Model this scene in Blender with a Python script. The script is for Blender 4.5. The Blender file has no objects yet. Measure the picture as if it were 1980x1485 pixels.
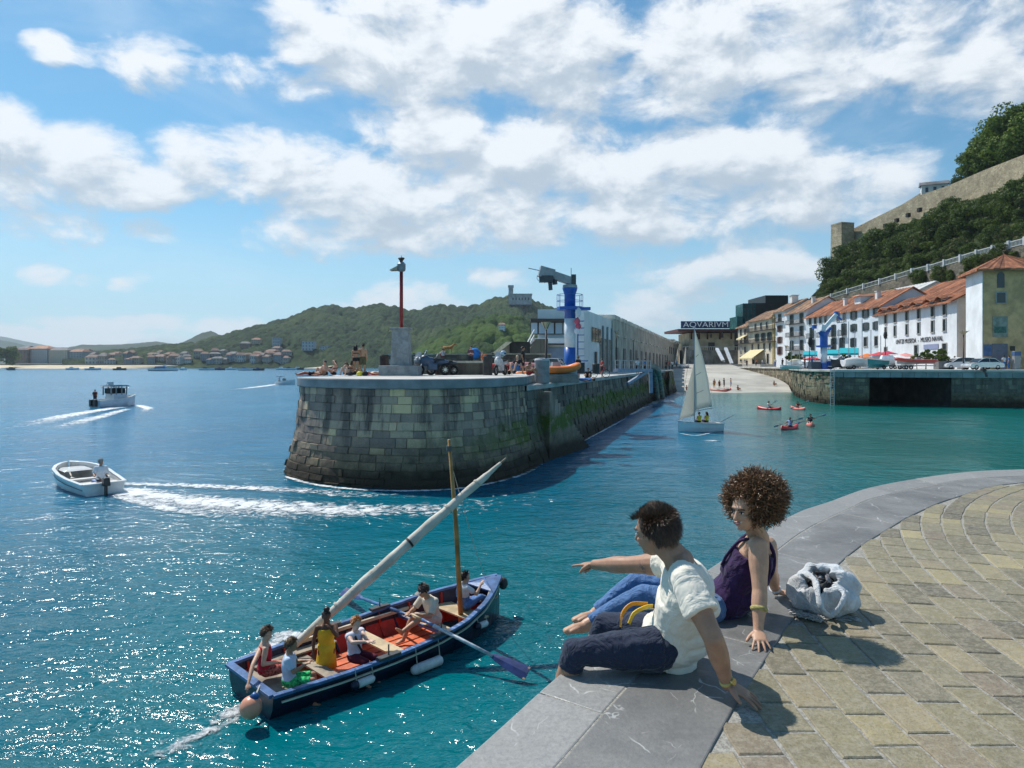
import bpy, math, random
import numpy as np
from mathutils import Vector, Matrix, noise
from math import radians as R, sin, cos, pi, atan2, sqrt
random.seed(7)
SC = bpy.context.scene
COL = SC.collection
F0, HX, HY, CZ = 1320.0, 990.0, 704.0, 5.2      # lens in photo pixels, horizon, eye height over the water
QZ = 3.6                                          # top of the near quay
def P(px, py, d):
    return Vector(((px-HX)/F0*d, d, CZ-(py-HY)/F0*d))
def G(px, py, z=0.0):
    d = (CZ-z)*F0/(py-HY)
    return Vector(((px-HX)/F0*d, d, z))
def V(*a): return Vector(a)
# ------------------------------------------------------------------ mesh builder
class MB:
    def __init__(s): s.v=[]; s.f=[]; s.m=[]; s.t=[]; s.uv=None
    def add(s, vs, fs, mi=0, tint=None):
        b=len(s.v); s.v.extend(tuple(p) for p in vs)
        tt = random.random() if tint is None else tint
        for f in fs:
            s.f.append([b+i for i in f]); s.m.append(mi); s.t.append(tt)
        return s
    def box(s, c, size, rz=0, mi=0, top=1.0, tint=None, rot=None):
        x,y,z=[k/2 for k in size]; vs=[]
        for dz in (-1,1):
            k = top if dz>0 else 1
            for dx,dy in ((-1,-1),(1,-1),(1,1),(-1,1)): vs.append(Vector((dx*x*k,dy*y*k,dz*z)))
        M_ = rot if rot else Matrix.Rotation(rz,3,'Z')
        c=Vector(c); vs=[M_@p+c for p in vs]
        return s.add(vs,[(3,2,1,0),(4,5,6,7),(0,1,5,4),(1,2,6,5),(2,3,7,6),(3,0,4,7)],mi,tint)
    def bar(s, a, b, w, h=None, mi=0, tint=None, up=(0,0,1)):
        a=Vector(a); b=Vector(b); d=b-a; L=d.length
        if L<1e-6: return s
        d/=L; u=Vector(up)
        if abs(d.dot(u))>.98: u=Vector((0,1,0))
        r=d.cross(u).normalized(); u=r.cross(d); h=h or w; vs=[]
        for p in (a,b):
            for i,j in ((-1,-1),(1,-1),(1,1),(-1,1)): vs.append(p+r*(i*w/2)+u*(j*h/2))
        return s.add(vs,[(0,1,2,3),(7,6,5,4),(0,4,5,1),(1,5,6,2),(2,6,7,3),(3,7,4,0)],mi,tint)
    def tube(s, pts, rs, n=8, mi=0, cap=True, tint=None, sq=1.0, side=None):
        pts=[Vector(p) for p in pts]
        if not hasattr(rs,'__len__'): rs=[rs]*len(pts)
        vs=[]; fs=[]; prev=None; k=len(pts)
        for i,p in enumerate(pts):
            d=(pts[min(i+1,k-1)]-pts[max(i-1,0)])
            if d.length<1e-9: d=Vector((0,0,1))
            d.normalize()
            if prev is None:
                ref = Vector(side) if side else (Vector((0,0,1)) if abs(d.z)<.9 else Vector((1,0,0)))
                r=(ref-d*ref.dot(d)).normalized()
            else: r=(prev-d*prev.dot(d)).normalized()
            prev=r; q=d.cross(r)
            for j in range(n):
                a=2*pi*j/n; vs.append(p+r*(cos(a)*rs[i])+q*(sin(a)*rs[i]*sq))
        for i in range(k-1):
            for j in range(n):
                j2=(j+1)%n; fs.append((i*n+j,i*n+j2,(i+1)*n+j2,(i+1)*n+j))
        if cap:
            fs.append(tuple(range(n-1,-1,-1))); fs.append(tuple(range((k-1)*n,k*n)))
        return s.add(vs,fs,mi,tint)
    def cap(s, a, ra, b, rb, n=14, mi=0):
        """tapered capsule, closed"""
        a=Vector(a); b=Vector(b); d=(b-a); L=d.length
        if L<1e-6: return s.ell(a,(ra,ra,ra),mi=mi)
        d/=L; pts=[];rs=[]
        for t in (80,55,30): pts.append(a-d*(ra*sin(R(t)))); rs.append(ra*cos(R(t)))
        for t in (0,.33,.66,1): pts.append(a+d*(L*t)); rs.append(ra+(rb-ra)*t)
        for t in (30,55,80): pts.append(b+d*(rb*sin(R(t)))); rs.append(rb*cos(R(t)))
        return s.tube(pts,rs,n,mi)
    def ell(s, c, r, rot=None, n=14, mi=0, tint=None, m=None):
        c=Vector(c); m=m or max(6,n//2+1); vs=[]; fs=[]
        rot=rot or Matrix.Identity(3)
        vs.append(rot@Vector((0,0,-r[2]))+c)
        for i in range(1,m):
            t=-pi/2+pi*i/m
            for j in range(n):
                a=2*pi*j/n; vs.append(rot@Vector((r[0]*cos(t)*cos(a),r[1]*cos(t)*sin(a),r[2]*sin(t)))+c)
        vs.append(rot@Vector((0,0,r[2]))+c); top=len(vs)-1
        for j in range(n):
            j2=(j+1)%n; fs.append((0,1+j2,1+j)); fs.append((top,top-n+j,top-n+j2))
        for i in range(m-2):
            for j in range(n):
                j2=(j+1)%n; fs.append((1+i*n+j,1+i*n+j2,1+(i+1)*n+j2,1+(i+1)*n+j))
        return s.add(vs,fs,mi,tint)
    def loft(s, rings, mi=0, cap=True, tint=None):
        n=len(rings[0]); vs=[p for r in rings for p in r]; fs=[]
        for i in range(len(rings)-1):
            for j in range(n):
                j2=(j+1)%n; fs.append((i*n+j,i*n+j2,(i+1)*n+j2,(i+1)*n+j))
        if cap: fs.append(tuple(range(n-1,-1,-1))); k=(len(rings)-1)*n; fs.append(tuple(range(k,k+n)))
        return s.add(vs,fs,mi,tint)
    def eloft(s, rings, n=18, mi=0):
        """rings: (centre, half-vector side, half-vector front)"""
        out=[]
        for c,a,b in rings:
            out.append([Vector(c)+Vector(a)*cos(2*pi*j/n)+Vector(b)*sin(2*pi*j/n) for j in range(n)])
        return s.loft(out,mi)
    def prism(s, poly, z0, z1, mi=0, tint=None):
        n=len(poly); vs=[(p[0],p[1],z0) for p in poly]+[(p[0],p[1],z1) for p in poly]
        fs=[tuple(range(n-1,-1,-1)),tuple(range(n,2*n))]+[(i,(i+1)%n,n+(i+1)%n,n+i) for i in range(n)]
        return s.add(vs,fs,mi,tint)
    def quad(s,a,b,c,d,mi=0,tint=None): return s.add([a,b,c,d],[(0,1,2,3)],mi,tint)
    def grid(s, rows, mi=0):
        n=len(rows[0]); vs=[p for r in rows for p in r]
        fs=[(i*n+j,i*n+j+1,(i+1)*n+j+1,(i+1)*n+j) for i in range(len(rows)-1) for j in range(n-1)]
        return s.add(vs,fs,mi)
    def build(s, name, mats, parent=None, smooth=False, bevel=0, remesh=0, sm=0, fix=True, solid=0):
        me=bpy.data.meshes.new(name)
        q=parent
        while q is not None and q.name not in OFF: q=q.parent
        off=Vector(OFF[q.name]) if q is not None else Vector((0,0,0))
        va=np.array([tuple(p) for p in s.v],dtype=float)-np.array(off)
        me.from_pydata(va.tolist(),[],s.f)
        if not isinstance(mats,(list,tuple)): mats=[mats]
        for m in mats: me.materials.append(m)
        if len(mats)>1: me.polygons.foreach_set('material_index',s.m)
        at=me.attributes.new('tint','FLOAT','FACE'); at.data.foreach_set('value',s.t)
        if smooth: me.polygons.foreach_set('use_smooth',[True]*len(me.polygons))
        if fix:
            import bmesh
            b=bmesh.new(); b.from_mesh(me); bmesh.ops.recalc_face_normals(b,faces=b.faces); b.to_mesh(me); b.free()
        me.update()
        o=bpy.data.objects.new(name,me); COL.objects.link(o)
        if parent: o.parent=parent
        if remesh:
            r=o.modifiers.new('r','REMESH'); r.mode='VOXEL'; r.voxel_size=remesh; r.use_smooth_shade=True
            if sm: k=o.modifiers.new('s','SMOOTH'); k.factor=.5; k.iterations=sm
        if bevel:
            k=o.modifiers.new('b','BEVEL'); k.width=bevel; k.segments=2; k.limit_method='ANGLE'; k.angle_limit=R(35)
        if solid:
            k=o.modifiers.new('so','SOLIDIFY'); k.thickness=solid; k.offset=0
        return o
OFF={}
def tag(o,label,cat,group=None,kind=None):
    o['label']=label; o['category']=cat
    if group: o['group']=group
    if kind: o['kind']=kind
    return o
def struct(o,kind='structure'): o['kind']=kind; return o
def thing(name,label,cat,loc=(0,0,0),rz=0,group=None,world=False,scale=1.0):
    """Empty at the thing's base; world=True: parts are given in world coordinates"""
    o=bpy.data.objects.new(name,None); COL.objects.link(o); o.location=loc; o.empty_display_size=.2
    o.rotation_euler=(0,0,rz); o.scale=(scale,)*3
    if world: OFF[o.name]=tuple(loc)
    return tag(o,label,cat,group)
def copy_tree(o,parent=None):
    c=o.copy(); COL.objects.link(c)
    if parent: c.parent=parent
    for ch in list(o.children): copy_tree(ch,c)
    return c
# ------------------------------------------------------------------ materials
_mc={}
def nt_new(name):
    m=bpy.data.materials.new(name); m.use_nodes=True; n=m.node_tree; return m,n,n.nodes['Principled BSDF']
def lk(n,a,b): n.links.new(a,b)
def mix(n,fac,a,b,bt='MIX'):
    k=n.nodes.new('ShaderNodeMix'); k.data_type='RGBA'; k.blend_type=bt; k.clamp_result=False
    for i,x in ((0,fac),(6,a),(7,b)):
        if hasattr(x,'links'): lk(n,x,k.inputs[i])
        elif i==0: k.inputs[0].default_value=x
        else: k.inputs[i].default_value=(*x[:3],1)
    return k.outputs[2]
def mth(n,op,a,b=None,c=None,clamp=False):
    k=n.nodes.new('ShaderNodeMath'); k.operation=op; k.use_clamp=clamp
    for i,x in enumerate((a,b,c)):
        if x is None: continue
        if hasattr(x,'links'): lk(n,x,k.inputs[i])
        else: k.inputs[i].default_value=x
    return k.outputs[0]
def vmth(n,op,a,b=None,c=None):
    k=n.nodes.new('ShaderNodeVectorMath'); k.operation=op
    for i,x in enumerate((a,b,c)):
        if x is None: continue
        if hasattr(x,'links'): lk(n,x,k.inputs[i])
        else: k.inputs[i].default_value=x
    return k.outputs['Value'] if op in('DOT_PRODUCT','LENGTH','DISTANCE') else k.outputs[0]
def ramp(n,fac,stops,interp='LINEAR'):
    k=n.nodes.new('ShaderNodeValToRGB'); k.color_ramp.interpolation=interp; e=k.color_ramp.elements
    while len(e)<len(stops): e.new(.5)
    for i,(p,c) in enumerate(stops):
        e[i].position=p; e[i].color=(*c,1) if hasattr(c,'__len__') else (c,c,c,1)
    lk(n,fac,k.inputs[0]); return k.outputs[0]
def rng(n,v,a,b,c=0,d=1,smooth=True):
    k=n.nodes.new('ShaderNodeMapRange'); k.interpolation_type='SMOOTHSTEP' if smooth else 'LINEAR'
    lk(n,v,k.inputs[0])
    for i,x in enumerate((a,b,c,d)): k.inputs[i+1].default_value=x
    return k.outputs[0]
def nz(n,vec,scale,detail=3,rough=.5,dist=0,dim='3D'):
    k=n.nodes.new('ShaderNodeTexNoise'); k.noise_dimensions=dim; k.inputs['Scale'].default_value=scale
    k.inputs['Detail'].default_value=detail; k.inputs['Roughness'].default_value=rough; k.inputs['Distortion'].default_value=dist
    if vec is not None: lk(n,vec,k.inputs['Vector'])
    return k.outputs[0]
def mapping(n,vec,scale=(1,1,1),loc=(0,0,0),rot=(0,0,0)):
    k=n.nodes.new('ShaderNodeMapping'); lk(n,vec,k.inputs[0])
    k.inputs['Scale'].default_value=scale; k.inputs['Location'].default_value=loc; k.inputs['Rotation'].default_value=rot
    return k.outputs[0]
def geo(n,out='Position'): return n.nodes.new('ShaderNodeNewGeometry').outputs[out]
def objc(n): return n.nodes.new('ShaderNodeTexCoord').outputs['Object']
def sep(n,v): 
    k=n.nodes.new('ShaderNodeSeparateXYZ'); lk(n,v,k.inputs[0]); return k.outputs
def comb(n,x,y,z):
    k=n.nodes.new('ShaderNodeCombineXYZ')
    for i,a in enumerate((x,y,z)):
        if hasattr(a,'links'): lk(n,a,k.inputs[i])
        else: k.inputs[i].default_value=a
    return k.outputs[0]
def att(n,name='tint'):
    k=n.nodes.new('ShaderNodeAttribute'); k.attribute_name=name; return k.outputs['Fac']
def bump(n,h,strength=.3,dist=.05,normal=None):
    k=n.nodes.new('ShaderNodeBump'); k.inputs['Strength'].default_value=strength; k.inputs['Distance'].default_value=dist
    lk(n,h,k.inputs['Height'])
    if normal is not None: lk(n,normal,k.inputs['Normal'])
    return k.outputs[0]
def M(name,col,rough=.6,var=.12,scale=6.,bmp=0.,metal=0.,tint=0.,world=False,bd=.02,sss=0,spec=.5,coat=0,detail=4):
    """a paint/cloth/plaster material: base colour broken up by noise, optional bump and per-piece tint"""
    if name in _mc: return _mc[name]
    m,n,b=nt_new(name); _mc[name]=m
    c = geo(n) if world else objc(n)
    f=nz(n,c,scale,detail,.6)
    dk=[x*(1-var*1.6) for x in col]; lt=[min(1,x*(1+var)) for x in col]
    o=mix(n,rng(n,f,.3,.7),dk,lt)
    if tint:
        o=mix(n,1.0,o,ramp(n,att(n),[(0,1-tint),(1,1+tint*.6)]),'MULTIPLY')
    lk(n,o,b.inputs['Base Color'])
    b.inputs['Roughness'].default_value=rough; b.inputs['Metallic'].default_value=metal
    b.inputs['Specular IOR Level'].default_value=spec; b.inputs['Coat Weight'].default_value=coat
    if bmp: lk(n,bump(n,nz(n,c,scale*3,5,.6),bmp,bd),b.inputs['Normal'])
    if sss:
        b.inputs['Subsurface Weight'].default_value=sss; b.inputs['Subsurface Radius'].default_value=(.01,.004,.002); b.inputs['Subsurface Scale'].default_value=1
    return m
def glassm():
    if 'win' in _mc: return _mc['win']
    m,n,b=nt_new('window_glass'); _mc['win']=m
    b.inputs['Base Color'].default_value=(.02,.03,.04,1); b.inputs['Roughness'].default_value=.06; return m
# ------------------------------------------------------------------ camera and light
cam=bpy.data.cameras.new('camera'); co=bpy.data.objects.new('camera',cam); COL.objects.link(co)
co.location=(0,0,CZ); co.rotation_euler=(R(90),0,0)
cam.sensor_width=36; cam.lens=36*F0/1980; cam.shift_y=-(742.5-HY)/1980; cam.clip_end=20000; cam.clip_start=.05
SC.camera=co
SUN_AZ, SUN_EL = R(-45), R(54)      # azimuth from +y towards +x
sv=Vector((sin(SUN_AZ)*cos(SUN_EL),cos(SUN_AZ)*cos(SUN_EL),sin(SUN_EL)))
sl=bpy.data.lights.new('sun','SUN'); so=bpy.data.objects.new('sun',sl); COL.objects.link(so)
sl.energy=4.0; sl.angle=R(.55); sl.color=(1,.955,.88); so.rotation_euler=sv.to_track_quat('Z','Y').to_euler(); so.location=(-20,20,60)
SC.view_settings.view_transform='Standard'; SC.view_settings.look='None'; SC.view_settings.exposure=0.34; SC.view_settings.gamma=1
SC.cycles.use_denoising=True; SC.cycles.max_bounces=6; SC.cycles.diffuse_bounces=2; SC.cycles.glossy_bounces=3
SC.cycles.transparent_max_bounces=12; SC.cycles.sample_clamp_indirect=4; SC.cycles.caustics_reflective=False; SC.cycles.caustics_refractive=False
SC.cycles.volume_bounces=0
# ------------------------------------------------------------------ sky with clouds
def azel(px,py):
    az=math.atan((px-HX)/F0); return az, math.atan((HY-py)*cos(az)/F0)
# cloud masses: x, y, half width, half height (photo pixels), weight
CL=[(105,95,75,38,.8),(200,115,80,35,.6),(310,130,120,60,.85),(440,150,90,42,.7),(560,170,120,34,.6),(500,120,50,20,.4),
(620,60,140,60,.95),(800,90,220,110,1.1),(1050,90,260,110,1.1),(1330,100,260,130,.95),(1600,90,330,150,.82),(1880,120,260,150,.66),(1000,175,180,30,.5),(1560,190,200,60,.5),
(30,260,120,70,1.0),(150,310,160,70,1.0),(60,350,230,60,.9),(250,360,150,50,.8),
(400,320,120,60,.95),(540,335,170,75,1.0),(700,375,260,80,1.0),(720,240,90,36,.8),(860,270,190,75,1.1),(1010,300,200,90,1.1),(1180,340,170,80,1.0),
(1400,320,230,80,1.05),(1560,370,240,80,.95),(1300,400,300,80,.95),(980,420,320,70,.85),(1640,430,160,50,.6),(1450,470,220,40,.5),
(110,435,120,45,.75),(270,445,110,24,.5),(720,455,300,50,.8),(70,520,55,28,.7),(140,525,45,18,.4),(245,533,52,22,.65),
(1440,525,240,55,.8),(1230,605,120,60,.85),(960,530,110,30,.6),(800,595,110,55,1.0),(640,605,120,28,.6),(230,618,200,22,.85),(120,648,240,30,1.0),(470,640,130,28,.75),(310,660,140,22,.6),(990,590,110,26,.5),(1290,640,120,30,.4),(1750,60,300,110,.5)]
w=bpy.data.worlds.new('World'); SC.world=w; w.use_nodes=True; n=w.node_tree; n.nodes.clear()
out=n.nodes.new('ShaderNodeOutputWorld'); bg=n.nodes.new('ShaderNodeBackground'); lk(n,bg.outputs[0],out.inputs[0])
sky=n.nodes.new('ShaderNodeTexSky'); sky.sky_type='NISHITA'; sky.sun_disc=False; sky.sun_elevation=SUN_EL; sky.sun_rotation=SUN_AZ
sky.air_density=1.0; sky.dust_density=.3; sky.ozone_density=1.6; sky.altitude=0
def cloud_group():
    g=bpy.data.node_groups.new('cloud_density','ShaderNodeTree')
    g.interface.new_socket('uv',in_out='INPUT',socket_type='NodeSocketVector')
    g.interface.new_socket('d',in_out='OUTPUT',socket_type='NodeSocketFloat')
    gi=g.nodes.new('NodeGroupInput'); go=g.nodes.new('NodeGroupOutput')
    uv=gi.outputs[0]
    wn=g.nodes.new('ShaderNodeTexNoise'); wn.inputs['Scale'].default_value=5.; wn.inputs['Detail'].default_value=3
    lk(g,uv,wn.inputs['Vector'])
    off=vmth(g,'MULTIPLY_ADD',wn.outputs['Color'],(.09,.05,0),(-.045,-.025,0))
    uvw=vmth(g,'ADD',uv,off)
    acc=None
    for (x,y,rx,ry,wt) in CL:
        a,e=azel(x,y); sx=rx/F0*cos(a)**2*1.25; sy=ry/F0*cos(a)*1.3
        q=vmth(g,'MULTIPLY_ADD',uvw,(1/sx,1/sy,0),(-a/sx,-e/sy,0))
        q=vmth(g,'DOT_PRODUCT',q,q)
        v=mth(g,'MULTIPLY_ADD',q,-wt,wt); v=mth(g,'MAXIMUM',v,0)
        acc=v if acc is None else mth(g,'SMOOTH_MAX',acc,v,.12)
    st=vmth(g,'MULTIPLY',uv,(1,1.75,1))
    f1=nz(g,st,9,10,.60,.3); f2=nz(g,vmth(g,'ADD',st,(3.1,1.7,.4)),34,6,.65)
    s=mth(g,'MULTIPLY_ADD',f1,2.1,-1.05)
    s=mth(g,'ADD',s,mth(g,'MULTIPLY_ADD',f2,.35,-.18))
    gate=rng(g,acc,0,.35,0.15,1)
    s=mth(g,'MULTIPLY',s,gate)
    d=mth(g,'ADD',acc,s); d=mth(g,'SUBTRACT',d,.30)
    lk(g,d,go.inputs[0]); return g
CG=cloud_group()
dirv=n.nodes.new('ShaderNodeTexCoord').outputs['Generated']
x_,y_,z_=sep(n,dirv)
az=mth(n,'ARCTAN2',x_,y_); el=mth(n,'ARCSINE',mth(n,'MINIMUM',mth(n,'MAXIMUM',z_,-1),1))
uv=comb(n,az,el,0)
def dens(v):
    k=n.nodes.new('ShaderNodeGroup'); k.node_tree=CG; lk(n,v,k.inputs[0]); return k.outputs[0]
d0=dens(uv); d1=dens(vmth(n,'ADD',uv,(-.012,.03,0)))
alpha=rng(n,d0,-.05,.52)
lit=rng(n,mth(n,'SUBTRACT',d0,d1),-.36,.36)          # thin towards the sun = bright rim
thick=rng(n,d0,.25,1.3)
grey=mix(n,lit,(.31,.39,.475),(.79,.815,.84))
ccol=mix(n,mth(n,'MULTIPLY',thick,.35),mix(n,.25,grey,(.78,.80,.825)),grey)
ccol=mix(n,rng(n,el,.0,.16,.45,0),ccol,(.72,.79,.84))
k=n.nodes.new('ShaderNodeVectorMath'); k.operation='SCALE'; lk(n,ccol,k.inputs[0]); k.inputs['Scale'].default_value=1.0
skc=vmth(n,'MULTIPLY',sky.outputs[0],(.043,.086,.097))
# thin milky veil close to the horizon, deeper blue high up
veil=rng(n,el,-.02,.28,.62,.0)
skc=mix(n,veil,skc,(.56,.74,.86))
# broad thin cirrus
ci=rng(n,nz(n,vmth(n,'MULTIPLY',uv,(1,2.4,1)),3.2,6,.6,.6),.45,.85,0,.35)
skc=mix(n,ci,skc,(.72,.79,.84))
fin=mix(n,mth(n,'MULTIPLY',alpha,.95),skc,k.outputs[0])
lk(n,fin,bg.inputs[0]); bg.inputs[1].default_value=1.0
w.cycles.sampling_method='MANUAL'; w.cycles.sample_map_resolution=512
# ================================================================== water
def water_mat():
    m,n,b=nt_new('sea_water'); c=geo(n); x,y,z=sep(n,c)
    big=nz(n,vmth(n,'MULTIPLY',c,(1,.6,1)),.05,3,.5)
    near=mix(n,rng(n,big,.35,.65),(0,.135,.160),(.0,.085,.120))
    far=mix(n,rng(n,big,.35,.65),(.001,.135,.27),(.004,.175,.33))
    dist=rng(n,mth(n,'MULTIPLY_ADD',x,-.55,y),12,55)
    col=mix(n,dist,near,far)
    # harbour basin: greener, shallow water over sand
    hb=mth(n,'MULTIPLY',rng(n,mth(n,'MULTIPLY_ADD',y,-.18,x),2,14),rng(n,y,9,26))
    col=mix(n,hb,col,mix(n,rng(n,big,.35,.65),(.0,.115,.10),(.0,.15,.145)))
    sh=mth(n,'MULTIPLY',rng(n,y,112,138),rng(n,mth(n,'MULTIPLY_ADD',y,-.18,x),0,8))
    col=mix(n,mth(n,'MULTIPLY',sh,.6),col,(.22,.33,.28))
    lk(n,col,b.inputs['Base Color']); lk(n,rng(n,y,15,260,.13,.17,False),b.inputs['Roughness']); b.inputs['IOR'].default_value=1.33
    st=vmth(n,'MULTIPLY',c,(.8,1.25,1))
    h1=nz(n,st,.38,2,.5,.2); h2=nz(n,st,1.35,3,.55,.6); h3=nz(n,st,5.2,3,.6,.5)
    # gusts: smooth and rough patches
    g=rng(n,nz(n,c,.11,2,.5),.32,.68,.55,1.25)
    h=mth(n,'MULTIPLY',h1,.24)
    h=mth(n,'ADD',h,mth(n,'MULTIPLY',mth(n,'MULTIPLY',h2,.17),g))
    h=mth(n,'ADD',h,mth(n,'MULTIPLY',mth(n,'MULTIPLY',h3,.055),g))
    bp=n.nodes.new('ShaderNodeBump'); bp.inputs['Strength'].default_value=1; bp.inputs['Distance'].default_value=1; lk(n,h,bp.inputs['Height'])
    lk(n,bp.outputs[0],b.inputs['Normal'])
    return m
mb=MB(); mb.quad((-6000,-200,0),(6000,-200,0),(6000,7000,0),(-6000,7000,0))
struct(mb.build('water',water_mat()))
# ================================================================== near quay
def catmull(pts,k=8):
    pts=[Vector(p) for p in pts]; q=[pts[0]*2-pts[1]]+pts+[pts[-1]*2-pts[-2]]; out=[]
    for i in range(1,len(q)-2):
        a,b,c,d=q[i-1:i+3]
        for j in range(k):
            t=j/k; out.append(.5*((2*b)+(c-a)*t+(2*a-5*b+4*c-d)*t*t+(3*b-a-3*c+d)*t**3))
    out.append(q[-2]); return out
def resamp(pts,n):
    L=[0]
    for a,b in zip(pts,pts[1:]): L.append(L[-1]+(b-a).length)
    out=[];j=0
    for i in range(n):
        s=L[-1]*i/(n-1)
        while j<len(L)-2 and L[j+1]<s: j+=1
        t=(s-L[j])/max(1e-9,L[j+1]-L[j]); out.append(pts[j].lerp(pts[j+1],min(1,t)))
    return out
def plen(p): return sum((b-a).length for a,b in zip(p,p[1:]))
gp=lambda l:[G(x,y,QZ) for x,y in l]
EO=catmull([V(-3.2,-3,QZ),V(-1.55,.5,QZ)]+gp([(880,1485),(1090,1298),(1235,1192),(1380,1095),(1528,998),(1607,969),(1699,939),(1850,915),(1980,908)])+[V(10.5,10.7,QZ),V(14,9.9,QZ),V(17,7,QZ),V(19,0,QZ)],10)
EM=catmull([V(-2.7,-3,QZ),V(-1.12,.5,QZ)]+gp([(1075,1485),(1235,1305),(1385,1165),(1502,1066),(1565,1021),(1643,984),(1700,961),(1850,930),(1980,921)])+[V(10.3,10.25,QZ),V(13.7,9.5,QZ),V(16.6,6.8,QZ),V(18.5,0,QZ)],10)
EI=catmull([V(-2.0,-3,QZ),V(-.45,.5,QZ)]+gp([(1358,1485),(1480,1278),(1540,1190),(1613,1100),(1658,1061),(1702,1033),(1769,994),(1852,961),(1980,933)])+[V(10.0,9.75,QZ),V(13.3,9.0,QZ),V(16.1,6.5,QZ),V(17.9,0,QZ)],10)
def slab_mat():
    m,n,b=nt_new('slate_coping'); c=objc(n)
    t=att(n)
    base=ramp(n,t,[(0,(.115,.113,.11)),(.45,(.15,.148,.143)),(.8,(.24,.237,.228)),(1,(.36,.352,.335))])
    col=mix(n,rng(n,nz(n,c,1.7,6,.65),.3,.72,.0,.75),base,(.28,.277,.265))
    col=mix(n,rng(n,nz(n,c,38,4,.7),.35,.7,0,.35),col,(.10,.105,.11))
    # pale calcite veins: thin lines in a warped voronoi, only in some places
    wv=vmth(n,'MULTIPLY_ADD',None or n.nodes.new('ShaderNodeTexNoise').outputs['Color'],(.28,.28,.28),c)
    nn=[q for q in n.nodes if q.type=='TEX_NOISE'][-1]; lk(n,c,nn.inputs['Vector']); nn.inputs['Scale'].default_value=3.2; nn.inputs['Detail'].default_value=4
    vo=n.nodes.new('ShaderNodeTexVoronoi'); vo.feature='DISTANCE_TO_EDGE'; vo.inputs['Scale'].default_value=2.3
    lk(n,vmth(n,'MULTIPLY',wv,(1,.75,1)),vo.inputs['Vector'])
    v=rng(n,vo.outputs['Distance'],.0,.014,1,0)
    v=mth(n,'MULTIPLY',v,rng(n,nz(n,c,4.5,3,.5),.52,.62))
    vo2=n.nodes.new('ShaderNodeTexVoronoi'); vo2.feature='DISTANCE_TO_EDGE'; vo2.inputs['Scale'].default_value=6.5
    lk(n,vmth(n,'MULTIPLY',wv,(1,.5,1)),vo2.inputs['Vector'])
    v2=mth(n,'MULTIPLY',rng(n,vo2.outputs['Distance'],0,.016,.8,0),rng(n,nz(n,c,6,3,.5),.57,.64))
    v=mth(n,'MAXIMUM',v,v2)
    col=mix(n,v,col,(.47,.47,.455))
    lk(n,col,b.inputs['Base Color']); lk(n,rng(n,nz(n,c,9,4,.6),.3,.7,.42,.66),b.inputs['Roughness'])
    h=mth(n,'ADD',mth(n,'MULTIPLY',nz(n,c,7,6,.65),.6),mth(n,'MULTIPLY',nz(n,c,60,3,.6),.15))
    lk(n,bump(n,h,.55,.02),b.inputs['Normal']); return m
def slab_row(A,B,step,z,thick,tfun,name):
    L=(plen(A)+plen(B))/2; N=int(L/step); a=resamp(A,N*5+1); b=resamp(B,N*5+1); mb=MB()
    for i in range(N):
        t=tfun(i); rows=[]; e=.003; dz=random.uniform(-.0015,.0015)
        for k in range(6):
            s=i*5+k; pa,pb=a[s],b[s]
            along=(a[min(s+1,len(a)-1)]-a[max(s-1,0)]).normalized()
            sh=along*(e if k==0 else -e if k==5 else 0); ac=(pb-pa).normalized()*e
            rows.append([pa+ac+sh+V(0,0,z+dz),pb-ac+sh+V(0,0,z+dz)])
        top=[r[0] for r in rows]+[r[1] for r in reversed(rows)]; n=len(top)
        vs=[tuple(p) for p in top]+[(p[0],p[1],p[2]-thick) for p in top]
        fs=[(k,n-1-k,n-2-k,k+1) for k in range(5)]+[(k,(k+1)%n,n+(k+1)%n,n+k) for k in range(n)]
        mb.add(vs,fs,0,t)
    return struct(mb.build(name,slab_mat(),bevel=.008))
random.seed(3)
slab_row(EO,EM,1.15,.006,.30,lambda i:random.uniform(.55,.95),'quay_coping')
slab_row(EM,EI,1.9,.004,.12,lambda i:random.uniform(.0,.45),'quay_coping')
def mortar_mat():
    m,n,b=nt_new('mortar'); c=objc(n)
    lk(n,mix(n,rng(n,nz(n,c,60,4,.7),.35,.65),(.20,.19,.165),(.40,.385,.34)),b.inputs['Base Color'])
    b.inputs['Roughness'].default_value=.9; lk(n,bump(n,nz(n,c,120,3,.6),.5,.01),b.inputs['Normal']); return m
ins=resamp([p.lerp(q,.12) for p,q in zip(resamp(EO,200),resamp(EI,200))],160); poly=[(p.x,p.y) for p in ins]+[(40,-6),(-4,-8)]
struct(MB().prism(poly,QZ-.4,QZ-.007).build('quay_bed',mortar_mat()))
a_=resamp([p.lerp(q,.05) for p,q in zip(resamp(EO,200),resamp(EI,200))],150); b_=resamp([p.lerp(q,.97) for p,q in zip(resamp(EO,200),resamp(EI,200))],150)
struct(MB().grid([[V(p.x,p.y,QZ+.002) for p in a_],[V(p.x,p.y,QZ+.002) for p in b_]]).build('quay_bed',mortar_mat()))
wo=resamp(EO,160); poly=[(p.x,p.y) for p in resamp([p.lerp(q,.05) for p,q in zip(resamp(EO,200),resamp(EI,200))],160)]+[(40,-6),(-4,-8)]
struct(MB().prism(poly,-2.5,QZ-.40).build('quay_wall',M('quay_wall_stone',(.16,.15,.13),.9,.3,1.2,.6)))
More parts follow.
